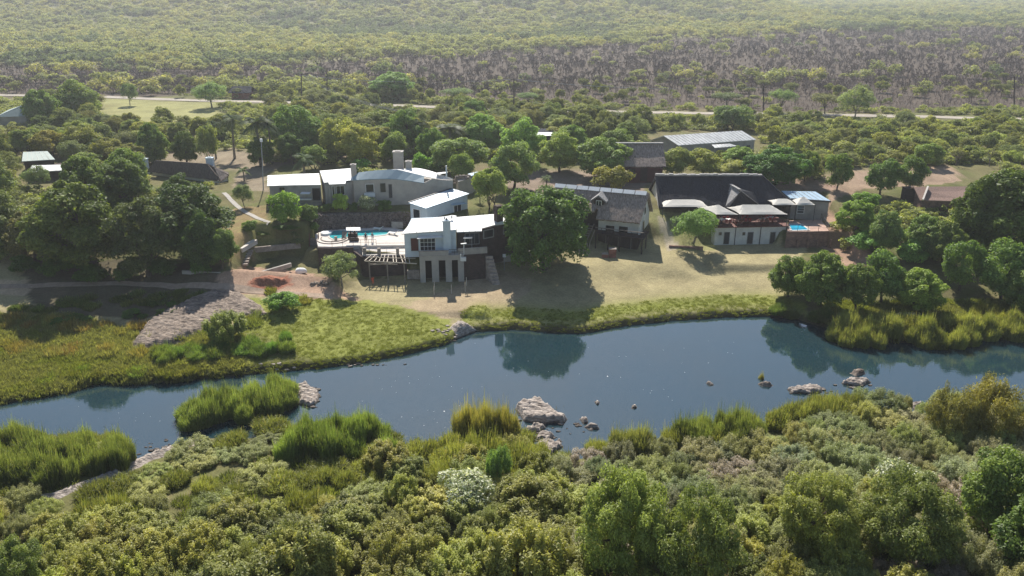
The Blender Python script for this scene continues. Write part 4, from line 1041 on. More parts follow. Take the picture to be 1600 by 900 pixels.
p = P(697.7, 276, 13.4); MB().tube([p, p + Vector((0, 0, 2.0))], .13, 8).build('vent_pipe', M['frame_white'], gh)
p = P(690, 273, 13.4); MB().slab([p + Vector(q) for q in ((-1, 0, .1), (1, 0, .3), (1, 1.2, .3), (-1, 1.2, .1))], .06).build('roof_hatch', M['white_metal'], gh)
# porch box with red edge
pa, pc = P(612, 291.8, 11.9), P(634, 292.8, 11.7)
px0 = V2(P(612.5, 300, 11.1)); 
bxy = [V2(P(612.3, 289.6, 11.6)), V2(P(633, 292, 11.6)), V2(P(650, 286.5, 11.6)), V2(P(634, 283, 11.6))]
bxy = [(x, y) for x, y in bxy]
walls(gh, [(bxy[0][0] + .1, bxy[0][1] + .1), (bxy[1][0] - .1, bxy[1][1] + .15), (bxy[2][0] - .3, bxy[2][1]), (bxy[3][0], bxy[3][1])], GB - .6, 11.4, 'warm_wall', 'porch_wall')
roof(gh, [Vector((*bxy[0], 11.45)), Vector((*bxy[1], 11.45)), Vector((*bxy[2], 11.95)), Vector((*bxy[3], 11.95))], 'blue_roof', .12, 'porch_roof')
MB().bar(Vector((*bxy[1], 11.5)) + Vector((0, -.05, -.1)), Vector((*bxy[2], 11.9)) + Vector((0, -.05, -.1)), .1, .35).build('red_fascia', M['red_brick'], gh)
opening(gh, (bxy[0][0] + .1, bxy[0][1] + .08), (bxy[1][0] - .1, bxy[1][1] + .13), (617.5, 293.5, 620, 300.5), 'window', 'glass', 'frame_grey', fw=.05)
MB().prism([V2(P(636, 309, 9.5)), V2(P(668, 305, 9.5)), V2(P(668, 303, 9.5)), V2(P(636, 307, 9.5))], 7.0, 11.2).build('yard_wall', M['warm_wall'], gh)
MB().prism([V2(P(590, 334, 8.0)), V2(P(642, 320, 8.0)), V2(P(642, 317, 8.0)), V2(P(588, 332, 8.0))], 6.6, [7.6, 8.9, 8.9, 7.6]).build('garden_ramp_wall', M['warm_wall'], gh)
railing(gh, [P(596, 316, 8.4), P(626, 310, 8.4)], .9, 'metal_grey', 1.2)
hd = empty('timber_deck', P(490, 318, 8.4), 'small railed deck before the left end of the grey house', 'deck')
MB().box((P(490, 320, 8.5).x, P(490, 320, 8.5).y, 8.4), (3.4, 2.4, .15)).build('deck_floor', M['wood_grey'], hd)
p = P(490, 320, 8.5); railing(hd, [(p.x - 1.6, p.y - 1.1, 8.5), (p.x + 1.6, p.y - 1.1, 8.5), (p.x + 1.6, p.y + 1, 8.5)], .9, 'wood_pale', .8)

# --- white annex turned to the right
an = empty('white_annex', P(660, 342, 7.0), 'small white building with sloping blue white roof between the two large lodge houses', 'house')
a0, a1, a2, a3 = P(637.6, 316.5, 10.5), P(665.4, 325.6, 10.2), P(733.2, 302.4, 11.0), P(706.2, 294.3, 11.3)
walls(an, [V2(p) for p in inset([a0, a1, a2, a3], .35)], 6.4, [10.3, 10.0, 10.8, 11.1], 'bluewhite_wall')
roof(an, [a0, a1, a2, a3], 'blue_roof', .14)
i_ = inset([a0, a1, a2, a3], .35)
opening(an, i_[0], i_[1], (646, 326, 656, 341), 'window', 'glass', 'frame_white', fw=.1)
opening(an, i_[1], i_[2], (709, 322, 720, 337), 'door', 'dark_door', 'frame_white', mull=1, fw=.08)
MB().slab([PD(706, 320.5, i_[1].y + 3.0), PD(730, 318, i_[1].y + 4.9), PD(725, 316, i_[1].y + 5.6), PD(704, 318, i_[1].y + 4.1)], .08).build('awning', M['blue_roof'], an)
MB().bar(a0 + Vector((0, 0, .04)), a3 + Vector((0, 0, .04)), .25, .12).build('flashing', M['metal_dark'], an)

# ruined stone store behind, with blue strip roof
sn = empty('stone_store', P(725, 294, 8.5), 'low stone store with broken top and blue roof strip behind the curved house', 'store room')
q = [P(716, 280.5, 11.6), P(738, 276.5, 11.6), P(744, 270, 11.9), P(712, 273, 11.9)]
walls(sn, [V2(x) for x in q], 8.2, [11.2, 11.5, 11.6, 11.4], 'warm_wall')
roof(sn, [P(735, 275.2, 11.8), P(748, 271.5, 11.8), P(746, 268, 12.0), P(731, 271.5, 12.0)], 'blue_roof')
rubble('broken_stones', (P(708, 288, 10.2), P(728, 280, 11.4), P(736, 273, 12.0), P(712, 275, 12.0)), 9, 5, .6, 'stone_pale', kind='stuff', parent=sn)

# --- thatched chalet with white ridge capping
tc = empty('thatched_chalet', P(985, 380, 3.2), 'steep thatched chalet with white ridge capping and a dark timber balcony', 'house')
Rr, Rl = P(1012, 301, 12.4), P(868, 288.3, 12.4)
rd = (Rr - Rl).normalized(); pn = Vector((rd.y, -rd.x, 0))
RL_ = (Rr - Rl).length
def TC(u, v, z): return Rl + rd * u + pn * v + Vector((0, 0, z - 12.4))
EV, EZ = 4.35, 8.2
sl = (12.4 - EZ) / EV
Lx_ = 8.9
rng_ = random.Random(5)
def thatch_face(pts_top, pts_bot, th, name='thatch_roof', m='thatch', root=tc):
    a, b = Vector(pts_top[0]), Vector(pts_top[1]); c, d2 = Vector(pts_bot[1]), Vector(pts_bot[0]); nx_, ny_ = 30, 12
    V = []; nn_ = (b - a).cross(d2 - a).normalized()
    if nn_.z < 0: nn_ = -nn_
    for j in range(ny_ + 1):
        for i in range(nx_ + 1):
            p = a.lerp(b, i / nx_).lerp(d2.lerp(c, i / nx_), j / ny_)
            dz = .10 * (float(fbm(p.x * 1.3, (p.y + p.z) * .9, 4, 3)) - .5)
            if j == ny_: p = p + (d2 - a).normalized() * rng_.uniform(-.06, .12)
            V.append(p + nn_ * (dz + .02))
    o = len(V); V2_ = [p - nn_ * th for p in V]
    F = []
    W_ = nx_ + 1
    for j in range(ny_):
        for i in range(nx_):
            q = j * W_ + i; F.append((q, q + W_, q + W_ + 1, q + 1)); F.append((o + q, o + q + 1, o + q + W_ + 1, o + q + W_))
    for i in range(nx_):
        q = ny_ * W_ + i; F.append((q, o + q, o + q + 1, q + 1)); F.append((i, i + 1, o + i + 1, o + i))
    for j in range(ny_):
        q = j * W_; F.append((q, o + q, o + q + W_, q + W_)); q += nx_; F.append((q, q + W_, o + q + W_, o + q))
    mb = MB(); mb.v = [tuple(p) for p in V + V2_]; mb.f = F
    return mb.build(name, M[m], root)
thatch_face((TC(Lx_ - .2, 0, 12.4), TC(RL_ + .3, 0, 12.4)), (TC(Lx_ - .2, EV, EZ), TC(RL_ - .2, EV, EZ)), .32)
thatch_face((TC(0, 0, 12.4), TC(Lx_ - .2, 0, 12.4)), (TC(0, 2.9, 12.4 - sl * 2.9), TC(Lx_ - .2, 2.9, 12.4 - sl * 2.9)), .32)
thatch_face((TC(5.2, 2.2, 12.4 - sl * 2.2), TC(8.3, 2.2, 12.4 - sl * 2.2)), (TC(4.6, 4.6, 9.6), TC(8.3, 3.8, 9.3)), .25)
thatch_face((TC(0, 0, 12.4), TC(RL_ + .3, 0, 12.4)), (TC(0, -EV, EZ), TC(RL_ + .3, -EV, EZ)), .32)
for k in range(8):
    u0 = RL_ * k / 8; ln = RL_ / 8 - .12
    for sgn in (1, -1):
        c = TC(u0 + ln / 2, sgn * .28, 12.4 + .12 - .16)
        MB().poly([TC(u0, 0, 12.62), TC(u0 + ln, 0, 12.62), TC(u0 + ln, sgn * .62, 12.42 - .34), TC(u0, sgn * .62, 12.42 - .34)], [(0, 1, 2, 3)]).poly([TC(u0, 0, 12.56), TC(u0 + ln, 0, 12.56), TC(u0 + ln, sgn * .6, 12.36 - .34), TC(u0, sgn * .6, 12.36 - .34)], [(3, 2, 1, 0)]).build('ridge_cap', M['frame_white'], tc)
# gable wall and front wall
gz = 12.0
gv = [TC(RL_ - .2, -3.7, 0), TC(RL_ - .2, 3.7, 0)]
MB().poly([TC(RL_ - .2, 3.75, 5.95), TC(RL_ - .2, -3.75, 5.95), TC(RL_ - .2, -3.75, 8.0), TC(RL_ - .2, 0, gz - .1), TC(RL_ - .2, 3.75, 8.0),
           TC(RL_ - .5, 3.75, 5.95), TC(RL_ - .5, -3.75, 5.95), TC(RL_ - .5, -3.75, 8.0), TC(RL_ - .5, 0, gz - .1), TC(RL_ - .5, 3.75, 8.0)],
          [(0, 1, 2, 3, 4), (9, 8, 7, 6, 5), (0, 5, 6, 1), (1, 6, 7, 2), (2, 7, 8, 3), (3, 8, 9, 4), (4, 9, 5, 0)]).build('gable_wall', M['white_wall'], tc)
ga, gb_ = V2(TC(RL_ - .19, 3.75, 0)), V2(TC(RL_ - .19, -3.75, 0))
def gopen(v, z, w, h):
    c = TC(RL_ - .17, v, z); rz_ = math.atan2(-pn.y, -pn.x)
    f = MB().box(c, (w + .2, .06, h + .2), rz_).build('window', M['frame_grey'], tc); MB().box(TC(RL_ - .12, v, z), (w, .06, h), rz_).build('pane', M['glass'], f)
gopen(0.4, 9.3, .7, 1.0); gopen(1.2, 6.9, .8, 1.5)
fa, fb = TC(8.9, 3.3, 0), TC(RL_ - .5, 3.3, 0)
MB().prism([V2(fa), V2(fb), V2(fb - pn * .3), V2(fa - pn * .3)], 6.0, 8.75).build('front_wall', M['white_wall'], tc)
opening(tc, fa, fb, (947.5, 352.5, 959.5, 366), 'door', 'dark_open', 'wood_dark', fw=.06)
opening(tc, fa, fb, (968, 354, 980.5, 368.5), 'door', 'dark_open', 'wood_dark', fw=.06)
ra, rb = TC(.5, 1.9, 0), TC(9.0, 1.9, 0)
MB().prism([V2(ra), V2(rb), V2(rb - pn * .3), V2(ra - pn * .3)], 3.0, 9.6).build('recessed_wall', M['wood_dark'], tc)
MB().prism([V2(TC(8.9, 3.2, 0)), V2(TC(RL_ - .6, 3.2, 0)), V2(TC(RL_ - .6, -3.6, 0)), V2(TC(1, -3.6, 0)), V2(TC(1, 1.5, 0)), V2(TC(8.9, 1.5, 0))], 3.0, 6.0).build('lower_storey', M['wood_dark'], tc)
MB().prism([V2(TC(1, -3.5, 0)), V2(TC(1, -3.8, 0)), V2(TC(RL_ - .5, -3.8, 0)), V2(TC(RL_ - .5, -3.5, 0))], 3.0, 8.1).build('rear_wall', M['white_wall'], tc)
# dormer
dz = 10.55; du = 8.6
MB().prism([V2(TC(du - .85, 2.35, 0)), V2(TC(du + .85, 2.35, 0)), V2(TC(du + .85, .6, 0)), V2(TC(du - .85, .6, 0))], 8.4, 11.1).build('dormer_wall', M['wood_dark'], tc)
for s_ in (-1, 1):
    MB().slab([TC(du, 2.9, 11.95), TC(du, .1, 12.2), TC(du + s_ * 1.45, .3, 11.0), TC(du + s_ * 1.45, 2.75, 10.85)] if s_ < 0 else [TC(du + 1.45, 2.75, 10.85), TC(du + 1.45, .3, 11.0), TC(du, .1, 12.2), TC(du, 2.9, 11.95)], .25).build('dormer_roof', M['ridge_grey'], tc)
f = MB().box(TC(du, 2.39, 10.35), (1.0, .06, 1.1), math.atan2(rd.y, rd.x)).build('dormer_window', M['frame_white'], tc)
for s_ in (-.23, .23): MB().box(TC(du + s_, 2.44, 10.35), (.36, .05, .85), math.atan2(rd.y, rd.x)).build('pane', M['glass'], f)
# balcony
MB().prism([V2(TC(8.9, 3.3, 0)), V2(TC(8.9, 5.3, 0)), V2(TC(RL_ + .9, 5.6, 0)), V2(TC(RL_ + .9, 1.0, 0)), V2(TC(RL_ - .1, 1.0, 0)), V2(TC(RL_ - .1, 3.3, 0))], 5.75, 5.95).build('balcony_floor', M['wood_dark'], tc)
railing(tc, [TC(8.9, 5.2, 5.95), TC(RL_ + .8, 5.5, 5.95), TC(RL_ + .8, 1.1, 5.95)], .95, 'wood_dark', 1.1, .07, 'balcony_railing')
MB().bar(TC(8.9, 5.25, 6.95), TC(RL_ + .8, 5.55, 6.95), .12, .08).build('handrail', M['wood_grey'], tc)
for u, v in ((9.0, 5.1), (11.2, 5.2), (13.2, 5.2), (RL_ + .6, 5.3), (RL_ + .6, 2)):
    MB().bar(TC(u, v, 2.7), TC(u, v, 5.75), .2).build('post', M['wood_dark'], tc)
for k in range(6): MB().bar(TC(9.2 + k * 1.1, 3.22, 3.0), TC(9.2 + k * 1.1, 3.22, 5.75), .12).build('wall_batten', M['wood_grey'] if k % 2 else M['wood_dark'], tc)
s_ = MB()
for sx in (-.45, .45): s_.bar(TC(6.6 + sx, 5.2, 3.3), TC(7.6 + sx, 2.9, 6.8), .1, .18)
s_.build('stair_rail', M['wood_grey'], tc)
for k in range(9): MB().box(TC(6.65 + k * .115, 5.1 - k * .25, 3.4 + k * .38), (.95, .26, .07), math.atan2(rd.y, rd.x)).build('tread', M['wood_grey'], tc)
MB().bar(TC(9.0, 5.9, 6.7), TC(8.5, 7.0, 4.6), .1).bar(TC(8.5, 7.0, 4.6), TC(8.4, 7.1, 3.0), .1).build('bent_handrail', M['wood_grey'], tc)
for k in range(5):
    MB().box(TC(7.4 - k * .05, 6.7 + k * .35, 4.1 - k * .24), (1.2, .4, .5), math.atan2(rd.y, rd.x)).build('stone_step', M['stone_pale'], tc)
for (xl, xr, yt, yb), lb in zip(((898, 911, 374, 391), (941, 950, 395, 403), (951.5, 962.5, 387, 403)), ('red brick pier with pale cap left of the chalet steps', 'low red brick pier right of the chalet steps', 'taller red brick pier below the chalet balcony')):
    p = P((xl + xr) / 2, yb, 3.1); w = (xr - xl) / ppm(p); h_ = PD(xl, yt + 2.5, p.y + .2).z - 3.1
    e = empty('brick_pier', p, lb, 'pier', 'red brick piers by the chalet steps')
    link('shaft', MB().box((0, .4, h_ / 2), (w, .8, h_)).mesh('shaft', M['red_brick']), e)
    link('cap', MB().box((0, .4, h_ + .05), (w + .1, .9, .1)).mesh('cap', M['stone_pale']), e)

# --- restaurant with the dark thatched roof
rs_ = empty('restaurant', P(1170, 383, 3), 'large restaurant with dark thatched roof above a white walled lower storey with three doors', 'restaurant')
Z0, Z1 = 2.9, 6.2
A, B = P(1115.5, 384, Z0), P(1228.5, 381.5, Z0)
d, n = frame_axes(A, B); LR = (B - A).length; rz = math.atan2(d.y, d.x)
def RP(u, v, z): return Vector((A.x + d.x * u + n.x * v, A.y + d.y * u + n.y * v, z))
MB().prism([V2(RP(0, 0, 0)), V2(RP(LR, 0, 0)), V2(RP(LR, 10, 0)), V2(RP(0, 10, 0))], Z0 - .6, Z1).build('lower_wall', M['white_wall'], rs_)
a, b = RP(0, 0, 0), RP(LR, 0, 0)
for r in ((1132, 363, 1140, 381), (1168.8, 363, 1177, 380.6), (1204.2, 363, 1211.5, 380.5)): opening(rs_, a, b, r, 'door', 'dark_door', 'frame_grey', fw=.07)
for r in ((1123.5, 363, 1127.5, 367.2), (1160.5, 363, 1164.2, 367.2), (1217.5, 363, 1221, 367.2)): opening(rs_, a, b, r, 'window', 'glass', 'frame_grey', fw=.06)
for px in (1148.3, 1187.3, 1227.2):
    u, _ = on_wall(a, b, px, 370); MB().tube([RP(u, -.09, Z0 - .3), RP(u, -.09, Z1 + .1)], .07, 8).build('downpipe', M['metal_dark'], rs_)
MB().box(RP(LR / 2, 4.9, Z1 + .06), (LR + .3, 10.4, .12), rz).build('terrace_floor', M['wood_red'], rs_)
railing(rs_, [RP(0, .1, Z1 + .12), RP(LR, .1, Z1 + .12)], .95, 'wood_red', 1.2, .06, 'terrace_railing')
railing(rs_, [RP(0, .1, Z1 + .12), RP(0, 8, Z1 + .12)], .95, 'wood_red', 1.2, .06, 'terrace_railing')
# left terrace under the first shade sail
MB().prism([V2(P(1020, 350, 5.2)), V2(P(1112, 352, 5.2)), V2(P(1112, 336, 6)), V2(P(1024, 334, 6))], 3.0, 6.0).build('side_terrace', M['wood_dark'], rs_)
MB().slab([P(1018, 347, 5.9), P(1034, 347, 5.9), P(1027, 336, 6.1), P(1018, 336, 6.1)], .25).build('entrance_slab', M['deck'], rs_)
RZ, EZr = 12.4, 8.0
rA, rB = P(1024, 274, RZ), P(1190, 274, RZ)
eA, eB = P(1029.5, 323, EZr), P(1240, 321, EZr)
bA, bB = Vector((rA.x - .3, rA.y + 5.5, 8)), Vector((rB.x + 5, rB.y + 5.5, 8))
for (t0, t1, b0, b1) in (((rA, rB, eA, eB)), ((rB, rA, bB, bA))): thatch_face((t0, t1), (b0, b1), .35, 'thatch_roof', 'thatch_dark', rs_)
thatch_face((rB, rB + Vector((.02, .02, 0))), (eB, bB), .35, 'thatch_roof', 'thatch_dark', rs_)
m = MB(); nseg = 24
for k in range(nseg):
    p0, p1 = rA.lerp(rB, k / nseg), rA.lerp(rB, (k + 1) / nseg); j0 = random.uniform(-.05, .08)
    m.bar(p0 + Vector((0, -.1, .12 + j0)), p1 + Vector((0, -.1, .12 + j0 * .5)), .75, .3 + j0)
m.build('ridge_capping', M['ridge_grey'], rs_)
MB().bar(rB + Vector((0, 0, .1)), eB + Vector((0, 0, .12)), .22, .12).build('hip_capping', M['thatch_dark'], rs_)
MB().poly([V3 for V3 in (Vector((eA.x + .1, eA.y + .5, 5)), Vector((bA.x + .5, bA.y - .5, 5)), Vector((bA.x + .5, bA.y - .5, 8.1)), Vector((rA.x + .35, rA.y, 12.1)), Vector((eA.x + .1, eA.y + .5, 8.2)))], [(0, 1, 2, 3, 4)]).poly([Vector((eA.x + .4, eA.y + .5, 5)), Vector((bA.x + .8, bA.y - .5, 5)), Vector((bA.x + .8, bA.y - .5, 8.1)), Vector((rA.x + .65, rA.y, 12.1)), Vector((eA.x + .4, eA.y + .5, 8.2))], [(4, 3, 2, 1, 0)]).build('gable_wall', M['white_wall'], rs_)
MB().prism([(eA.x + .6, eA.y + 1.2), (eB.x - 1, eB.y + 1.2), (bB.x - 1, bB.y - 1), (bA.x + 1, bA.y - 1)], 5.6, 8.3).build('dining_room', M['dark_open'], rs_)
for k in range(8):
    p = eA.lerp(eB, .04 + k * .13); MB().box((p.x, p.y + .9, 7.1), (.22, .22, 2.4)).build('column', M['wood_dark'], rs_)
# cross gable
ga_ = P(1156, 297.5, 10.9); gb2 = Vector((ga_.x - .8, ga_.y + 4.2, 10.95))
lf, rf2 = PD(1131, 323.5, ga_.y + .2), PD(1186.5, 321, ga_.y + .2)
lb_ = lf + Vector((-.1, 3.5, 1.9)); rb_ = rf2 + Vector((.3, 2.8, 1.6))
def two_sided(root, pts, th, name, m): 
    return MB().slab(pts, th).build(name, M[m], root)
two_sided(rs_, [PD(1131.5, 322.5, ga_.y), PD(1138, 324.5, ga_.y), ga_ + Vector((.2, 0, 0)), gb2, PD(1141, 289.5, ga_.y + 3.6)], .2, 'gable_roof', 'ridge_grey')  # sunlit left slope: the sunlight is put into its paler colour
two_sided(rs_, [ga_, rf2, rb_, gb2], .25, 'gable_roof', 'thatch_dark')
MB().prism([(lf.x + .3, lf.y + .3), (rf2.x - .4, rf2.y + .3), (rf2.x - .4, rf2.y + .5), (lf.x + .3, lf.y + .5)], 6, 7.9).poly([(lf.x + .3, lf.y + .35, 7.9), (rf2.x - .4, rf2.y + .35, 7.9), (ga_.x, ga_.y + .35, 10.6)], [(0, 1, 2)]).build('gable_front', M['thatch_dark'], rs_)
MB().bar(ga_ + Vector((0, 0, .12)), gb2 + Vector((0, 0, .12)), .5, .22).build('gable_ridge', M['ridge_grey'], rs_)
MB().bar(ga_ + Vector((0, 0, .08)), rf2 + Vector((0, 0, .1)), .16, .1).build('verge', M['ridge_grey'], rs_)
# shade sails
def canopy(xl, xr, yf, yr, ze, zr, dep, label, zpost, kl=.22, kr=.22, slant=0.0):
    f0, f1 = P(xl, yf, ze), P(xr, yf, ze); yb_ = f0.y + dep
    e = empty('shade_canopy', ((f0.x + f1.x) / 2, f0.y, zpost), label, 'shade canopy', 'cream shade canopies of the restaurant')
    W = f1.x - f0.x; nx_, ny_ = 16, 8; V = []
    for j in range(ny_ + 1):
        for i in range(nx_ + 1):
            u, v = i / nx_, j / ny_
            lu = min(1, u / kl) if u < .5 else min(1, (1 - u) / kr); lv = min(1, 2 * min(v, 1 - v))
            h_ = min(lu, lv); z = ze + (zr - ze) * (h_ ** 1.15)
            sx = .10 * W * math.sin(math.pi * u) * 0; sg = .18 * math.sin(math.pi * u) * (1 if j == 0 else (-1 if j == ny_ else 0))
            sg2 = .25 * math.sin(math.pi * v) * (1 if i == 0 else (-1 if i == nx_ else 0))
            V.append((f0.x + W * u + sg2 + slant * v * dep, f0.y + dep * v + sg, z - (.05 * math.sin(math.pi * u) if j in (0, ny_) else 0)))
    F = [(j * (nx_ + 1) + i, j * (nx_ + 1) + i + 1, (j + 1) * (nx_ + 1) + i + 1, (j + 1) * (nx_ + 1) + i) for j in range(ny_) for i in range(nx_)]
    mb = MB(); mb.poly(V, F); mb.poly([(x, y, z - .04) for x, y, z in V], [tuple(reversed(q)) for q in F]); mb.build('cloth', M['canvas'], e)
    for (x, y) in ((f0.x, f0.y), (f1.x, f1.y), (f0.x + slant * dep, yb_), (f1.x + slant * dep, yb_)):
        MB().tube([(x, y, zpost), (x, y, ze)], .06).build('post', M['metal_dark'], e)
    return e
canopy(1036, 1107, 323, 315.5, 8.5, 9.3, 4.0, 'long cream shade canopy furthest left, above the small tree', 5.9)
canopy(1119, 1154, 335, 321.5, 8.4, 9.5, 4.6, 'small square cream shade canopy at the left end of the terrace', Z1, .45, .45, -.5)
canopy(1156, 1231, 334.8, 321, 8.4, 9.5, 4.6, 'largest cream shade canopy over the middle of the restaurant terrace', Z1, .18, .22, -.25)
canopy(1207.5, 1245, 320, 313, 8.9, 9.6, 3.2, 'low cream shade canopy behind the terrace near the blue roofed shed', 6.0, .3, .3)
canopy(1244, 1274, 320, 310.5, 9.0, 10.0, 3.4, 'peaked cream shade canopy beside the blue roofed shed wall', 6.0, .42, .42)
# terrace furniture
for k, (u, v, cm) in enumerate(((1.0, 2.2, 'cloth_white'), (2.6, 2.0, 'cloth_white'), (4.3, 1.6, 'wood_red'), (6.2, 2.4, 'wood_red'), (9.0, 2.0, 'cloth_white'), (10.6, 2.6, 'cloth_white'))):
    lb = ['white clothed table by the left terrace railing', 'second white clothed table from the left on the terrace', 'bare red brown table left of the middle of the terrace', 'bare red brown table in the middle of the terrace', 'white clothed table under the largest canopy, right part', 'white clothed table nearest the right end of the terrace'][k]
    p = RP(u, v, Z1 + .12); e = empty('dining_table', p, lb, 'table', 'tables on the restaurant terrace')
    MB().box(p + Vector((0, 0, .74)), (1.3, .8, .06), rz).build('table_top', M[cm], e)
    for sx, sy in ((-.5, -.3), (.5, -.3), (.5, .3), (-.5, .3)): MB().box(p + Vector((sx, sy, .36)), (.06, .06, .7)).build('leg', M['wood_dark'], e)
    for s2 in (-1, 1):
        for s3 in (-.35, .35):
            q = p + Vector((s3, s2 * .75, 0)); ch = empty('dining_chair', q, 'red cushioned dining chair at a table on the restaurant terrace', 'chair', 'chairs on the restaurant terrace')
            MB().box(q + Vector((0, 0, .45)), (.45, .42, .07)).build('seat', M['cloth_red'], ch); MB().box(q + Vector((0, s2 * .2, .75)), (.45, .06, .55)).build('backrest', M['cloth_red' if k % 2 else 'wood_red'], ch)
            for sx, sy in ((-.19, -.17), (.19, -.17), (.19, .17), (-.19, .17)): MB().box(q + Vector((sx, sy, .21)), (.04, .04, .42)).build('leg', M['wood_dark'], ch)
# small pool platform at the right
pp_ = empty('plunge_pool_platform', P(1262, 383, 3.0), 'small blue plunge pool on a brown brick platform at the right of the restaurant', 'plunge pool')
PZ = 5.85
qa, qb, qc, qd = P(1229, 362.5, PZ), P(1296, 361.5, PZ), P(1283, 343.5, PZ), P(1233, 345, PZ)
MB().prism([V2(q) for q in (qa, qb, qc, qd)], 2.4, PZ - .02).build('brick_base', M['brown_brick'], pp_)
MB().slab([q.lerp((qa + qb + qc + qd) / 4, .004) + Vector((0, 0, .06)) for q in (qa, qb, qc, qd)], .07).build('paving', M['brown_brick'] if 0 else surf('terracotta_paving', (.42, .28, .22), .9, .2, 2), pp_)
wq = [P(1236.5, 360.5, PZ + .1), P(1264.5, 359.5, PZ + .1), P(1253, 350, PZ + .1), P(1230.5, 350.5, PZ + .1)]
MB().slab(wq, .03).build('pool_water', surf('plunge_pool_water', (0.03, 0.36, 0.55), .08, .15, .6, .1, 3, spec=.5), pp_)
cpb = MB()
for i in range(4): cpb.bar(wq[i], wq[(i + 1) % 4], .35, .1)
cpb.build('coping', M['deck'], pp_)
railing(pp_, [qa + Vector((.1, .1, .05)), qb + Vector((-.1, .1, .05)), qc + Vector((-.1, 0, .05))], 1.1, 'metal_dark', 1.9, .05)
for px in (1240, 1256, 1271, 1290):
    u = P(px, 383.5, 2.9); MB().box((u.x, qa.y - .12, 3.6), (.35, .25, 1.9)).build('buttress', M['brown_brick'], pp_)
wh = empty('pipe_coil', P(1232, 385, 2.9), 'white curved pipe beside a grey filter drum at the foot of the brick platform', 'pool pump')
p = P(1227, 384.5, 3.0); MB().tube([(p.x - .1, p.y - .5, 3.3), (p.x + .6, p.y - .5, 3.3)], .42, 12).build('filter_drum', M['metal_grey'], wh)
MB().tube([(p.x + 1.1 + .5 * math.cos(t_), p.y - .6, 3.4 + .5 * math.sin(t_)) for t_ in [math.pi * (.9 - .14 * k) for k in range(10)]], .07, 8).build('pipe', M['frame_white'], wh)
# --- blue roofed shed
bs_ = empty('blue_roofed_shed', P(1265, 340, 6), 'grey shed with pale blue metal roof at the right end of the restaurant', 'shed')
r0, r1, r2, r3 = P(1236, 310, 9.35), P(1298.5, 314.2, 9.35), P(1274, 299.2, 9.9), P(1221, 298, 9.9)
fq = inset([r0, r1, r2, r3], .3)
walls(bs_, [V2(x) for x in fq], 5.5, [9.2, 9.2, 9.7, 9.7], 'grey_wall'); roof(bs_, [r0, r1, r2, r3], 'blue_roof', .15)
MB().bar(r0 + Vector((0, -.05, -.1)), r1 + Vector((0, -.05, -.1)), .1, .3).build('gutter', M['metal_dark'], bs_)
opening(bs_, fq[0], fq[1], (1247, 321, 1257, 333), 'window', 'glass', 'frame_white', hbar=2)
# --- long metal warehouse
wr = empty('warehouse', P(1100, 235, 9), 'long grey warehouse with pale metal roof behind the trees', 'warehouse')
e0, e1 = P(1060, 227, 12.2), P(1181.8, 218.2, 12.2); g0, g1 = P(1036.8, 212, 13.8), P(1159, 204, 13.8); h0 = P(1016, 219, 12.2); h1 = h0 + (e1 - e0)
roof(wr, [e0, e1, g1, g0], surf('pale_warehouse_sheet', (.56, .55, .53), .6, .1, .5) and 'white_metal' if 0 else 'white_metal', .12); roof(wr, [g0, g1, h1, h0], 'white_metal', .12)
ff = inset([e0, e1, h1, h0], .35)
walls(wr, [V2(x) for x in ff], 8, 12.0, 'grey_wall')
gm_ = (ff[0] + ff[3]) / 2
MB().prism([V2(ff[0]), V2(gm_), V2(gm_ + Vector((.1, .1)))], 11.9, [12.0, 13.55, 13.55]).prism([V2(gm_), V2(ff[3]), V2(gm_ + Vector((.1, .1)))], 11.9, [13.55, 12.0, 13.55]).build('gable_end', M['grey_wall'], wr)
roof(wr, [P(1117, 231, 11.6), P(1152, 228, 11.6), P(1140, 224.5, 12.0), P(1112, 226, 12.0)], 'white_metal', .1, 'lean_to_roof')
for px, py in ((1117, 231), (1152, 228)): p = P(px, py, 11.6); MB().box((p.x, p.y, 10), (.12, .12, 3.2)).build('lean_to_post', M['metal_grey'], wr)
opening(wr, ff[0], ff[1], (1166, 227, 1172, 238), 'door', 'dark_open', 'metal_grey')
# --- maroon hall
mh = empty('maroon_hall', P(1000, 285, 8.5), 'maroon walled hall with grey thatched roof behind the chalet', 'hall')
a0, a1 = P(958, 287, 8.4), P(1034, 287, 8.4); a2 = a1 + Vector((0, 8, 0)); a3 = a0 + Vector((0, 8, 0))
walls(mh, [V2(a0), V2(a1), V2(a2), V2(a3)], 8.0, 12.1, 'maroon')
thatch_face((Vector((a0.x - .5, a0.y + 4, 15.6)), Vector((a1.x + .5, a1.y + 4, 15.6))), (Vector((a0.x - .5, a0.y - .6, 12.0)), Vector((a1.x + .5, a1.y - .6, 12.0))), .3, 'thatch_roof', 'thatch', mh)
thatch_face((Vector((a0.x - .5, a0.y + 4, 15.6)), Vector((a1.x + .5, a1.y + 4, 15.6))), (Vector((a0.x - .5, a0.y + 8.6, 12.0)), Vector((a1.x + .5, a1.y + 8.6, 12.0))), .3, 'thatch_roof', 'thatch', mh)
MB().bar((a0.x - .5, a0.y + 4, 15.7), (a1.x + .5, a1.y + 4, 15.7), .7, .25).build('ridge_capping', M['ridge_grey'], mh)
opening(mh, a0, a1, (1001, 262, 1012, 283), 'door', 'wood_dark', 'maroon'); opening(mh, a0, a1, (984, 264, 992, 272), 'window', 'glass', 'wood_dark')
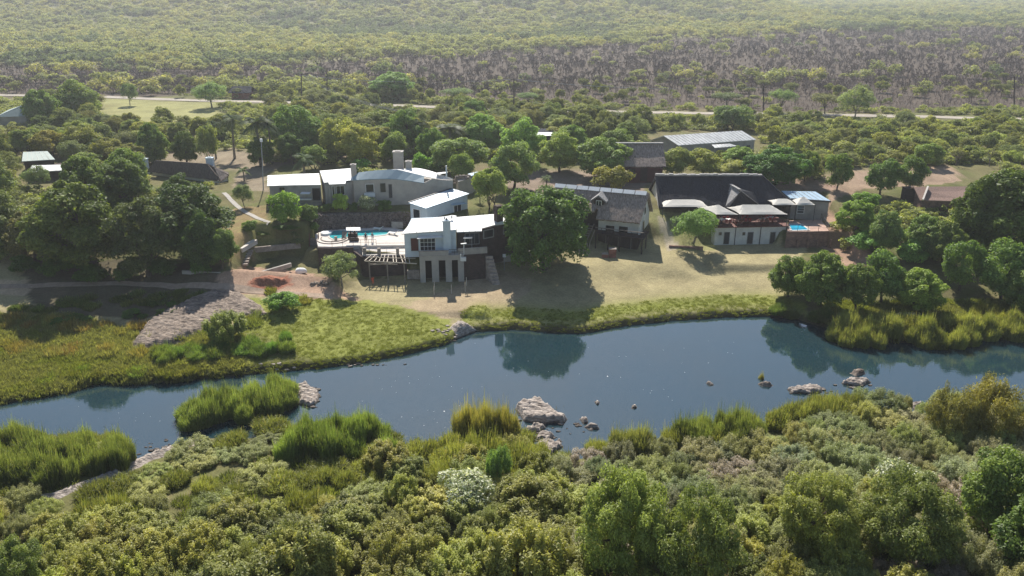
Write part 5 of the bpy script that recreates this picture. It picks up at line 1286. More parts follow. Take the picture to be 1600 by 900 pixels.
# --- dark shed with white ridge
ds_ = empty('dark_shed', P(835, 235, 9), 'dark walled shed with thin white roof edge among the trees', 'shed')
a0, a1 = P(806, 238, 8.8), P(862, 238, 8.8)
walls(ds_, [V2(a0), V2(a1), V2(a1 + Vector((0, 9, 0))), V2(a0 + Vector((0, 9, 0)))], 8.4, 12.6, 'thatch_dark')
roof(ds_, [a0 + Vector((-.4, -.4, 3.95)), a1 + Vector((.4, -.4, 3.95)), a1 + Vector((.4, 3, 4.1)), a0 + Vector((-.4, 3, 4.1))], 'white_metal', .14)
roof(ds_, [a0 + Vector((-.4, 3.02, 4.1)), a1 + Vector((.4, 3.02, 4.1)), a1 + Vector((.4, 9.4, 3.9)), a0 + Vector((-.4, 9.4, 3.9))], 'thatch_dark', .14)
opening(ds_, a0, a1, (829, 217, 838, 226), 'window', 'glass', 'frame_grey')
# --- thatched house on the left
tl = empty('thatched_house', P(290, 300, 7.5), 'low thatched house with two white chimney walls among the left trees', 'house')
a0, a1 = P(243, 250.5, 12.3), P(324, 256, 12.3); b0, b1 = P(229, 268, 9.9), P(345, 283, 9.5)
thatch_face((a0, a1), (b0, b1), .3, 'thatch_roof', 'thatch_mid', tl); thatch_face((a0, a1), (a0 + Vector((-1, 4, -2.6)), a1 + Vector((2, 4, -2.6))), .3, 'thatch_roof', 'thatch_mid', tl)
thatch_face((a1, a1 + Vector((.02, .02, 0))), (P(357, 273, 10.2), a1 + Vector((2.5, 4, -2.6))), .3, 'thatch_roof', 'thatch_mid', tl); thatch_face((P(334, 260, 12.0), P(334.3, 260, 12.0)), (b1, P(357, 274, 10.2)), .3, 'thatch_roof', 'thatch', tl)
walls(tl, [V2(b0 + Vector((.8, .8, 0))), V2(b1 + Vector((-.6, .6, 0))), V2(P(355, 275, 9.9)), V2(a1 + Vector((1, 3, 0))), V2(a0 + Vector((0, 3, 0)))], 6.8, [9.6, 9.4, 10.0, 10.2, 10.0], 'white_wall')
c = P(228, 264, 10); chimney(tl, (c.x, c.y), 1.1, .9, 7, 12.0, 'bluewhite_wall'); c = P(331, 262, 11.0); chimney(tl, (c.x, c.y - .5), 1.3, 1.0, 7, 13.0, 'bluewhite_wall')
# --- white roofed house at the far left, and the green roofed one
wl = empty('white_roofed_house', P(75, 285, 8), 'two level house with pale metal roof half hidden by the left trees', 'house')
r = [P(38, 237.5, 12.6), P(72, 236, 12.6), P(84, 248, 11.9), P(35, 250, 11.9)]
roof(wl, [P(34, 252, 12.0), P(86, 249, 12.0), P(74, 236, 12.8), P(36, 237.5, 12.8)], 'green_roof'); roof(wl, [P(45, 268.8, 11.0), P(96, 266.2, 11.0), P(98, 257, 11.5), P(50, 258.5, 11.5)], 'white_metal')
walls(wl, [V2(P(47, 267.8, 11)), V2(P(95, 265.2, 11)), V2(P(96, 254, 11)), V2(P(48, 256, 11))], 7.5, 10.9, 'dark_brick')
walls(wl, [V2(P(37, 252, 11.7)), V2(P(84, 250, 11.7)), V2(P(73, 239, 12)), V2(P(40, 240, 12))], 7.5, 11.9, 'dark_brick', 'upper_wall')
p = P(73, 286, 8.4); MB().box((p.x, p.y, 8.6), (2.6, .3, .2)).build('porch_edge', M['frame_white'], wl)
gr = empty('green_roofed_house', P(25, 190, 9), 'pale green hipped roof of a house at the left edge of the picture', 'house')
k0, k1, k2, k3 = P(-8, 183, 11.8), P(52, 181.5, 11.8), P(58, 172, 11.8), P(14, 171, 11.8); t0, t1 = P(33, 165, 14.3), P(40, 164.8, 14.3)
MB().poly([k0, k1, k2, k3, t0, t1], [(0, 1, 5, 4), (1, 2, 5), (2, 3, 4, 5), (3, 0, 4), (3, 2, 1, 0)]).build('roof', M['green_roof'], gr)
walls(gr, [V2(x) for x in inset([k0, k1, k2, k3], .5)], 8, 11.75, 'warm_wall')
# --- far hut by the road
hu = empty('roadside_hut', P(377, 153, 8), 'small hut with dark roof and reddish wall beside the road', 'hut')
a0, a1 = P(363, 154.5, 8.0), P(390, 154.5, 8.0)
walls(hu, [V2(a0), V2(a1), V2(a1 + Vector((0, 5, 0))), V2(a0 + Vector((0, 5, 0)))], 7.8, 10.2, 'red_brick')
roof(hu, [a0 + Vector((-1, -1, 2.2)), a1 + Vector((1, -1, 2.2)), a1 + Vector((.4, 2.5, 4.0)), a0 + Vector((-.4, 2.5, 4.0))], 'thatch_dark', .2); roof(hu, [a0 + Vector((-.4, 2.5, 4.0)), a1 + Vector((.4, 2.5, 4.0)), a1 + Vector((1, 6, 2.2)), a0 + Vector((-1, 6, 2.2))], 'thatch_dark', .2)
# --- brick house on the right
bh = empty('brick_house', P(1440, 325, 6), 'brown tiled brick house half hidden behind the large dark tree on the right', 'house')
a0, a1, a2, a3 = P(1438, 312.5, 9.0), P(1530, 315.5, 9.0), P(1530, 291, 10.6), P(1428, 292, 10.6)
roof(bh, [a0, a1, a2, a3], 'tile_roof', .2); roof(bh, [a3, a2, a2 + Vector((0, 4, -1.4)), a3 + Vector((0, 4, -1.4))], 'tile_roof', .2)
walls(bh, [V2(x) for x in inset([a0, a1, a2, a3], .4)], 5.5, [8.8, 8.8, 10.3, 10.3], 'brown_brick')
MB().bar(P(1442, 312.5, 9.15), P(1450, 291.5, 10.75), .3, .3).build('parapet', M['deck'], bh)
c = P(1418, 297, 9.4); chimney(bh, (c.x, c.y - .5), 2.0, 1.3, 5.5, 9.9, 'dark_brick')
# ------------------------------------------------------------------ rocks
def outcrop(name, poly, hmax, label, cat, mat='rock', res=.28, seed=1, sx=1.0, slant=.5, zoff=0.0, edge=1.2, base=None):
    """layered bare rock: a sheet that follows the ground, stepped along slanting strata with dark clefts, sinking under the soil at its edge"""
    W = [PT(a, b) if base is None else P(a, b, base) for a, b in poly]
    xs, ys = [w.x for w in W], [w.y for w in W]
    gx_ = np.arange(min(xs) - 1, max(xs) + 1, res); gy_ = np.arange(min(ys) - 1, max(ys) + 1, res)
    X, Y = np.meshgrid(gx_, gy_)
    jx, jy = X + .9 * (fbm(X * .9, Y * .9, seed, 3) - .45), Y + .9 * (fbm(X * .9, Y * .9, seed + 5, 3) - .45)
    pts = [(w.x, w.y) for w in W]
    dist = np.full(X.shape, 1e9)
    for i in range(len(pts)):
        (x1, y1), (x2, y2) = pts[i], pts[(i + 1) % len(pts)]
        t = np.clip(((jx - x1) * (x2 - x1) + (jy - y1) * (y2 - y1)) / ((x2 - x1) ** 2 + (y2 - y1) ** 2 + 1e-9), 0, 1)
        dist = np.minimum(dist, np.hypot(jx - x1 - t * (x2 - x1), jy - y1 - t * (y2 - y1)))
    sd = np.where(inpoly(jx, jy, pts), dist, -dist)
    g = H(X, Y) if base is None else np.full(X.shape, float(base))
    s = (Y + slant * X) * 1.15 + 2.2 * fbm(X * .35, Y * .6, seed + 9, 3)
    fr = s - np.floor(s); st = np.where(fr < .72, fr / .72, (1 - fr) / .28)          # saw-toothed ledges: lit backs, steep faces to the river
    s2 = (Y - .2 * X) * 3.1 + 3.0 * fbm(X * .8, Y * 1.1, seed + 13, 3); fr2 = s2 - np.floor(s2)
    z = g + hmax * (.25 + .45 * fbm(X * .5, Y * .5, seed + 2, 3)) + .30 * sx * st + .13 * sx * fr2 + .12 * fbm(X * 3, Y * 3, seed + 4, 2)
    z = np.where(sd > 0, g + (z - g) * sstep(0, edge, sd), g + sd * .8) + zoff
    keep = sd > -.5
    ny_, nx_ = X.shape; id_ = np.arange(nx_ * ny_).reshape(ny_, nx_)
    F = np.stack([id_[:-1, :-1], id_[:-1, 1:], id_[1:, 1:], id_[1:, :-1]], -1).reshape(-1, 4)
    k4 = keep.reshape(-1)[F].all(1); F = F[k4]
    V = np.stack([X, Y, z], -1).reshape(-1, 3)
    used = np.unique(F); mp_ = np.zeros(len(V), int); mp_[used] = np.arange(len(used)); V = V[used]; F = mp_[F]
    off = Vector((V[:, 0].mean(), V[:, 1].mean(), V[:, 2].min()))
    o = link(name, mesh_np(name, V - np.array(off), F, M[mat]), None, off)
    return tag(o, label, cat)
M['rock_light'] = surf('pale_river_rock', (0.42, 0.365, 0.315), 0.95, 0.5, 1.9, 1.0, 3.5, kind='wet', col2=(0.12, 0.095, 0.08), stretch=(0.6, 1.6, 2.5))
outcrop('rock_outcrop', [(205, 540), (225, 508), (262, 488), (300, 468), (335, 455), (375, 460), (408, 478), (418, 490), (395, 500), (345, 505), (318, 525), (270, 540), (225, 552)], 1.0, 'large bare layered rock outcrop on the grassy left bank below the grove', 'rock', seed=3, sx=1.25)
outcrop('rock_outcrop', [(702, 512), (716, 502), (735, 508), (746, 517), (735, 527), (712, 532)], .7, 'small pale bare rock at the waterline below the lodge lawn', 'rock', 'rock_light', .2, 8)
outcrop('rock_outcrop', [(806, 640), (815, 630), (835, 626), (852, 634), (872, 648), (890, 654), (880, 662), (845, 664), (818, 660)], 1.3, 'largest river rock, undercut boulder with a shrub on its right end', 'rock', 'rock_light', .16, 12, edge=.45, base=.0)
for k, (poly, lb, hm) in enumerate((
    ([(822, 668), (838, 663), (852, 668), (842, 676), (826, 676)], 'flat rock just below the largest river rock', .35),
    ([(834, 684), (850, 676), (868, 682), (860, 690), (838, 690)], 'flat pale rock in the middle of the stepping rocks', .3),
    ([(828, 698), (848, 690), (872, 692), (878, 700), (862, 710), (832, 712)], 'broad flat rock nearest the reeds below the largest river rock', .35),
    ([(905, 656), (918, 654), (922, 662), (912, 664)], 'small pale rock right of the largest river rock', .2),
    ([(912, 666), (930, 664), (936, 670), (922, 674)], 'thin pale rock slab right of the largest river rock', .2),
    ([(462, 604), (478, 600), (494, 612), (500, 626), (484, 636), (466, 632)], 'low pale rocks at the right end of the reed island', .35),
    ([(1328, 582), (1344, 578), (1350, 584), (1336, 588)], 'small dark rock standing in the right part of the river', .35),
    ([(1312, 598), (1330, 592), (1362, 596), (1352, 602), (1330, 604)], 'long thin pale rock slab in the right part of the river', .15),
    ([(1186, 601), (1196, 599), (1208, 603), (1196, 606)], 'dark rock with a reed tuft in the middle right of the river', .3),
    ([(1230, 608), (1262, 603), (1290, 606), (1284, 614), (1240, 616)], 'pale rock strip against the near right reeds', .3),
    ([(1330, 628), (1350, 624), (1370, 634), (1360, 642), (1338, 640)], 'pale rock among the near right bushes at the water', .4),
    ([(1420, 632), (1436, 629), (1444, 636), (1430, 641)], 'low brown rock at the edge of the near right bank', .3),
    ([(928, 627), (934, 626), (936, 630), (930, 631)], 'tiny white rock right of the largest river rock, farther out', .15),
    ([(988, 634), (995, 633), (998, 638), (990, 639)], 'tiny pale rock in open water in the middle of the river', .15),
    ([(1103, 598), (1112, 596), (1114, 601), (1106, 603)], 'tiny white rock pair in open water right of the middle', .15),
    ([(1538, 520), (1556, 516), (1566, 524), (1550, 530)], 'pale rock at the far right waterline below the tall grass', .4),
    ([(868, 688), (876, 686), (880, 690), (872, 692)], 'tiny white stone beside the stepping rocks', .15))):
    outcrop('river_rock', poly, hm, lb, 'rock', 'rock_light' if k not in (6, 8) else 'rock', .13, 20 + k, edge=.25, base=.02)
outcrop('rock_shelf', [(60, 776), (110, 760), (160, 742), (210, 722), (250, 704), (300, 686), (330, 680), (325, 692), (280, 706), (240, 722), (200, 740), (150, 760), (90, 782)], .5, 'long pale rock shelf running down the near left bank to the water', 'rock', 'rock_light', .2, 40)
outcrop('rock_shelf', [(1380, 492), (1420, 488), (1460, 494), (1440, 502), (1390, 500)], .35, 'flat rubble patch in the grass on the far right bank', 'rock', 'rock_light', .2, 41)

st_ = MB(); rr_ = random.Random(19)
for cx_, cy_, sx_, sy_, n_ in ((850, 684, 26, 22, 46), (490, 620, 12, 14, 26), (700, 528, 24, 6, 22), (250, 706, 60, 12, 40), (1270, 612, 40, 4, 18), (1340, 600, 24, 4, 10), (1550, 524, 20, 5, 14), (900, 665, 20, 8, 12), (560, 570, 60, 3, 14), (440, 580, 50, 3, 16)):
    for _ in range(n_):
        q = P(cx_ + rr_.gauss(0, sx_ * .6), cy_ + rr_.gauss(0, sy_ * .6), 0); s_ = rr_.uniform(.08, .34); z_ = max(0, Hs(q.x, q.y)); an = rr_.uniform(0, 3.1)
        pts_ = [(q.x + s_ * math.cos(an + k * 1.05) * rr_.uniform(.7, 1.2), q.y + .6 * s_ * math.sin(an + k * 1.05) * rr_.uniform(.7, 1.2)) for k in range(6)]
        st_.prism(pts_, z_ - .1, [z_ + s_ * rr_.uniform(.15, .5) for _ in pts_])
o = st_.build('river_stones', M['rock_light'], None); o['kind'] = 'stuff'; tag(o, 'loose pale stones strewn at the edges of the river rocks', 'stones')

# ------------------------------------------------------------------ things on the site
def log_wall(px, py, px2, py2, h, m, name, label, cat, w=.35):
    a, b = PT(px, py), PT(px2, py2); c = (a + b) / 2
    return tag(MB().box((c.x, c.y, c.z + h / 2 - .05), ((b - a).length, w, h + .2), math.atan2(b.y - a.y, b.x - a.x)).build(name, M[m]), label, cat)
# stone steps left
ss = empty('stone_steps', PT(381, 412), 'short flight of stone steps beside the bush left of the red soil patch', 'steps')
s0, s1 = PT(388, 394), PT(380, 416)
for k in range(6):
    p = s0.lerp(s1, k / 5); MB().box((p.x, p.y, p.z + .05), (1.5, .5, .3)).build('step', M['stone_pale'], ss)
log_wall(376, 392, 400, 391, .5, 'deck', 'stone_slab_wall', 'low pale slab wall above the stone steps', 'wall', .8)
log_wall(398, 396, 470, 396, .7, 'stone_pale', 'garden_wall', 'long low brown garden wall right of the stone steps', 'wall')
log_wall(402, 425, 455, 424, .45, 'concrete', 'low_kerb_wall', 'low grey kerb wall above the red soil patch', 'wall')
log_wall(286, 430, 345, 428, .35, 'concrete', 'low_kerb_wall', 'low grey kerb wall under the left grove', 'wall')
log_wall(1045, 388, 1098, 391, .45, 'brown_brick', 'brick_kerb', 'curved low brick kerb below the small tree in front of the restaurant', 'kerb')
log_wall(760, 413, 835, 398, .9, 'concrete', 'ramp_wall', 'grey ramp wall in front of the dark brick wing', 'wall', 1.6)
cv = PT(470, 427); m = MB(); ring = []
V = []; nn1, nn2 = 14, 6
for j in range(nn2 + 1):
    for i in range(nn1):
        a_ = 2 * math.pi * i / nn1; t_ = j / nn2 * math.pi / 2
        r_ = 1 + .12 * math.sin(3 * a_ + 1); V.append((.95 * r_ * math.cos(a_) * math.cos(t_ * .98), .6 * r_ * math.sin(a_) * math.cos(t_ * .98), .75 * math.sin(t_) ** .8 + .05 * math.sin(5 * a_)))
m.poly(V, [(j * nn1 + i, j * nn1 + (i + 1) % nn1, (j + 1) * nn1 + (i + 1) % nn1, (j + 1) * nn1 + i) for j in range(nn2) for i in range(nn1)])
o = link('covered_boat', m.mesh('covered_boat', M['cloth_white'], None, True), None, cv); tag(o, 'rounded white covered mound on the grass left of the olive tree', 'cover')
o.name = 'covered_mound'
p = PT(496, 447)
rubble('boulder_ring', (p + Vector((-1.3, 0, .1)), p + Vector((1.5, .1, .1)), p + Vector((1.6, 1.2, .25)), p + Vector((-1.0, 1.3, .25))), 5, 3, .7, 'rock', 'small ring of dark boulders on the grass below the olive tree', 'boulders', th=.3)
p = PT(422, 441)
V = []; gn = 22
hp = outcrop('red_soil_heap', [(388, 446), (395, 436), (420, 432), (450, 434), (452, 444), (425, 450)], .7, 'heap of red brown soil at the end of the earth track', 'soil heap', 'red_soil', .2, 50)
# lamp with sign, ball, posts
p = PT(788, 424); e = empty('sign_post', p, 'white square sign on a thin post before the dark brick wing', 'sign')
MB().tube([p, p + Vector((0, 0, 2.6))], .04, 6).build('post', M['metal_grey'], e); MB().box(p + Vector((0, -.04, 2.5)), (.5, .08, .55)).build('panel', M['frame_white'], e)
c = PD(813.5, 396.5, PT(813, 405).y); m = MB(); m.tube([c + Vector((0, 0, -.34)), c + Vector((0, 0, -.25)), c, c + Vector((0, 0, .25)), c + Vector((0, 0, .34))], [.05, .26, .36, .26, .05], 12)
o = m.build('buoy_ball', surf('faded_orange_plastic', (.5, .17, .12), .5, .1, 3), None, True); tag(o, 'faded orange ball resting on the ramp wall under the big tree', 'ball')
for k, (px, yb) in enumerate(((678.5, 463), (679, 453), (705.5, 459), (727, 457), (729, 448))):
    p = PT(px, yb); lb = ['nearest pale post in front of the three tall openings, left', 'pale post behind the nearest one, left opening', 'pale post in front of the right opening', 'pale post at the right corner of the lodge lawn', 'pale post touching the right wall of the lodge'][k]
    tag(MB().tube([p + Vector((0, 0, -.2)), p + Vector((0, 0, 1.45))], .07, 6).build('wooden_post', M['wood_pale']), lb, 'post', 'pale wooden posts before the lodge')
for k, (px, yt, yb, z) in enumerate(((410.5, 218, 297, 0),)):
    b_ = PT(px + 1, yb); t_ = PD(408, 218, b_.y)
    e = empty('floodlight_pole', b_, 'tall thin pole with a pale lamp head at the left end of the grey house', 'lamp pole')
    MB().tube([b_, b_.lerp(t_, .5) + Vector((.05, 0, 0)), t_], [.11, .09, .06], 7).build('pole', M['metal_grey'], e); MB().box(t_ + Vector((0, 0, -.15)), (.4, .35, .55)).build('lamp_head', M['frame_white'], e)
def lamp_post(px, yt, yb, label):
    b_ = PT(px, yb); t_ = PD(px, yt, b_.y); e = empty('lamp_post', b_, label, 'lamp post', 'white headed lamp posts behind the grey house')
    MB().tube([b_, t_], .1, 7).build('pole', M['metal_grey'], e); MB().box(t_ + Vector((-.35, 0, .05)), (1.5, .5, .22)).build('lamp_head', M['frame_white'], e)
lamp_post(494, 192, 222, 'lamp post with a white head above the dark round tree'); lamp_post(553.5, 187, 200, 'white lamp head on a short post right of the yellow green tree')
# dark shed with tank
tk = empty('water_tank', PT(489, 222), 'dark round water tank beside the lamp post behind the grey house', 'water tank')
p = PT(489, 222); MB().tube([(p.x, p.y, p.z), (p.x, p.y, p.z + 1.6)], 1.3, 14).build('stand', M['grey_wall'], tk); MB().tube([(p.x, p.y, p.z + 1.6), (p.x, p.y, p.z + 3.8), (p.x, p.y, p.z + 4.1)], [1.35, 1.35, .7], 16).build('tank', M['metal_dark'], tk)
# power line
poles = []
for k, (px, yt, yb, lb) in enumerate(((471, 116, 156, 'power pole left of the middle beside the road, nearer of the pair'), (511, 106, 146, 'power pole behind the road, farther of the pair'), (624, 171, 210, 'power pole among the trees behind the curved house'), (803, 122, 172, 'thin power pole beside the road in the middle of the picture'), (1193, 134, 176, 'power pole beside the umbrella thorn tree'), (1585, 119, 168, 'power pole at the right edge beyond the road'), (683, 125, 150, 'short power pole in the brown scrub left of the middle'))):
    b_ = PT(px, yb); t_ = PD(px, yt, b_.y); poles.append(t_)
    e = empty('power_pole', b_, lb, 'power pole', 'power poles along the road')
    MB().tube([b_ + Vector((0, 0, -.3)), t_], [.22, .16], 7).build('pole', M['wood_dark'], e)
    MB().bar(t_ + Vector((-1.1, 0, -.4)), t_ + Vector((1.1, 0, -.4)), .14).build('cross_arm', M['wood_dark'], e)
for a, b, lb in ((0, 3, 'three slack power wires from the left pole pair towards the middle of the road'), (3, 4, 'three slack power wires crossing above the middle of the road'), (2, 0, 'power wires running back to the left pole pair')):
    m = MB()
    for dx in (-.9, 0, .9):
        pa_, pb_ = poles[a] + Vector((dx, 0, -.35)), poles[b] + Vector((dx, 0, -.35))
        m.tube([pa_.lerp(pb_, t / 14) + Vector((0, 0, -6.0 * (t / 14) * (1 - t / 14))) for t in range(15)], .022, 4)
    tag(m.build('power_wires', M['metal_grey']), lb, 'power wires')

# ------------------------------------------------------------------ people
def person(loc, label, pose, h, top, bottom, hair, skin='skin', rz=0.0, split=.52, knees=.27, sleeve=True, group=None):
    """one skin surface grown from a posed skeleton; the parts of the surface take the colours of clothes by place"""
    k = h / 1.75
    J = dict(pel=(0, 0, .95), sp=(0, .02, 1.12), ch=(0, .02, 1.32), nk=(0, .0, 1.50), hd=(0, -.02, 1.64), ht=(0, -.01, 1.74),
             sl=(-.19, .02, 1.42), el=(-.26, .03, 1.14), wl=(-.27, -.07, .90), hl=(-.27, -.11, .81), sr=(.19, .02, 1.42), er=(.26, .03, 1.14), wr=(.27, -.07, .90), hr=(.27, -.11, .81),
             pl=(-.10, 0, .90), kl=(-.12, -.02, .50), al=(-.13, .03, .09), tl=(-.14, -.16, .03), pr=(.10, 0, .90), kr=(.12, -.03, .50), ar=(.13, .02, .09), tr=(.15, -.17, .03))
    J.update(pose)
    E = [('pel', 'sp'), ('sp', 'ch'), ('ch', 'nk'), ('nk', 'hd'), ('hd', 'ht'), ('ch', 'sl'), ('sl', 'el'), ('el', 'wl'), ('wl', 'hl'), ('ch', 'sr'), ('sr', 'er'), ('er', 'wr'), ('wr', 'hr'),
         ('pel', 'pl'), ('pl', 'kl'), ('kl', 'al'), ('al', 'tl'), ('pel', 'pr'), ('pr', 'kr'), ('kr', 'ar'), ('ar', 'tr')]
    rad = dict(pel=.15, sp=.135, ch=.15, nk=.055, hd=.10, ht=.085, sl=.07, sr=.07, el=.045, er=.045, wl=.03, wr=.03, hl=.035, hr=.035, pl=.10, pr=.10, kl=.062, kr=.062, al=.04, ar=.04, tl=.035, tr=.035)
    names = list(J); me = bpy.data.meshes.new('body')
    me.from_pydata([Vector(J[n]) * k for n in names], [(names.index(a), names.index(b)) for a, b in E], [])
    tmp = bpy.data.objects.new('body_tmp', me); COL.objects.link(tmp)
    tmp.modifiers.new('s', 'SKIN'); sb = tmp.modifiers.new('b', 'SUBSURF'); sb.levels = 1; sb.render_levels = 1
    if not me.skin_vertices: me.attributes  # layer made by the modifier below
    try:
        lay = me.skin_vertices[0].data
    except Exception:
        bpy.context.view_layer.objects.active = tmp; lay = me.skin_vertices[0].data if me.skin_vertices else None
    if lay:
        for i, n in enumerate(names): lay[i].radius = (rad[n] * k, rad[n] * k * (.8 if n in ('ch', 'sp', 'pel') else 1)); lay[i].use_root = (n == 'pel')
    dg = bpy.context.evaluated_depsgraph_get(); dg.update()
    bm = bpy.data.meshes.new_from_object(tmp.evaluated_get(dg)); bpy.data.objects.remove(tmp)
    bm.name = 'body'; bm.materials.clear()
    for mm_ in (skin, top, bottom, hair): bm.materials.append(M[mm_])
    names_a = np.array([J[n] for n in names]) * k
    reg = dict(hd=0, ht=3, nk=0, pel=2, sp=1, ch=1, sl=1, sr=1, el=1 if sleeve else 0, er=1 if sleeve else 0, wl=0, wr=0, hl=0, hr=0, pl=2, pr=2, kl=2, kr=2, al=0, ar=0, tl=3, tr=3)
    for f in bm.polygons:
        c = np.array(f.center); i = int(np.argmin(((names_a - c) ** 2).sum(1))); f.material_index = reg[names[i]]; f.use_smooth = True
    o = link('person', bm, None, loc, rz); tag(o, label, 'person', group)
    # head details: ears, nose, hands with fingers
    hd_ = Vector(J['hd']) * k; fc = MB()
    for s_ in (-1, 1): fc.box(hd_ + Vector((s_ * .10 * k, .01, 0)), (.02, .04, .06))
    fc.box(hd_ + Vector((0, -.105 * k, -.01)), (.025, .04, .04)); f_ = fc.mesh('ears_and_nose', M[skin]); link('ears_and_nose', f_, o)
    for hn, wn_ in (('hl', 'wl'), ('hr', 'wr')):
        hh, ww = Vector(J[hn]) * k, Vector(J[wn_]) * k; dr = (hh - ww).normalized(); fm = MB(); sd_ = dr.cross(Vector((0, 1, 0.01))).normalized()
        for q in range(4): a_ = hh + sd_ * (q - 1.5) * .021; fm.tube([a_, a_ + dr * (.045 + .01 * (q in (1, 2))), a_ + dr * .075 + Vector((0, -.015, 0))], [.010, .009, .007], 5)
        a_ = ww.lerp(hh, .5); fm.tube([a_, a_ + dr * .03 + Vector((0, -.04, 0)), a_ + dr * .06 + Vector((0, -.05, 0))], [.011, .010, .008], 5)
        link('fingers', fm.mesh('fingers', M[skin]), o)
    return o
person(P(572, 379.5, TZ), 'person in a dark top and pale shorts standing by the pool, left of the two', {}, 1.78, 'navy', 'skin', 'hair_grey', rz=.25)
person(P(582.3, 378.0, TZ), 'person in blue grey top and light trousers by the pool, right of the two', dict(wl=(-.12, -.2, 1.12), hl=(-.06, -.24, 1.16)), 1.68, 'grey_cloth', 'shirt_white', 'hair_dark', rz=-.3)
person(LP(1.3, 1.0, 6.2), 'person in a white shirt standing on the lodge balcony', dict(wl=(-.25, -.22, 1.05), hl=(-.22, -.28, 1.06)), 1.7, 'shirt_white', 'navy', 'hair_dark', rz=.1)
pk = PT(583, 446)
person(pk, 'person in an orange red shirt standing in the shade under the pergola', dict(wr=(.2, -.25, 1.1), hr=(.15, -.3, 1.14)), 1.5, 'shirt_orange', 'shirt_orange', 'hair_dark', 'skin_dark', rz=.5)

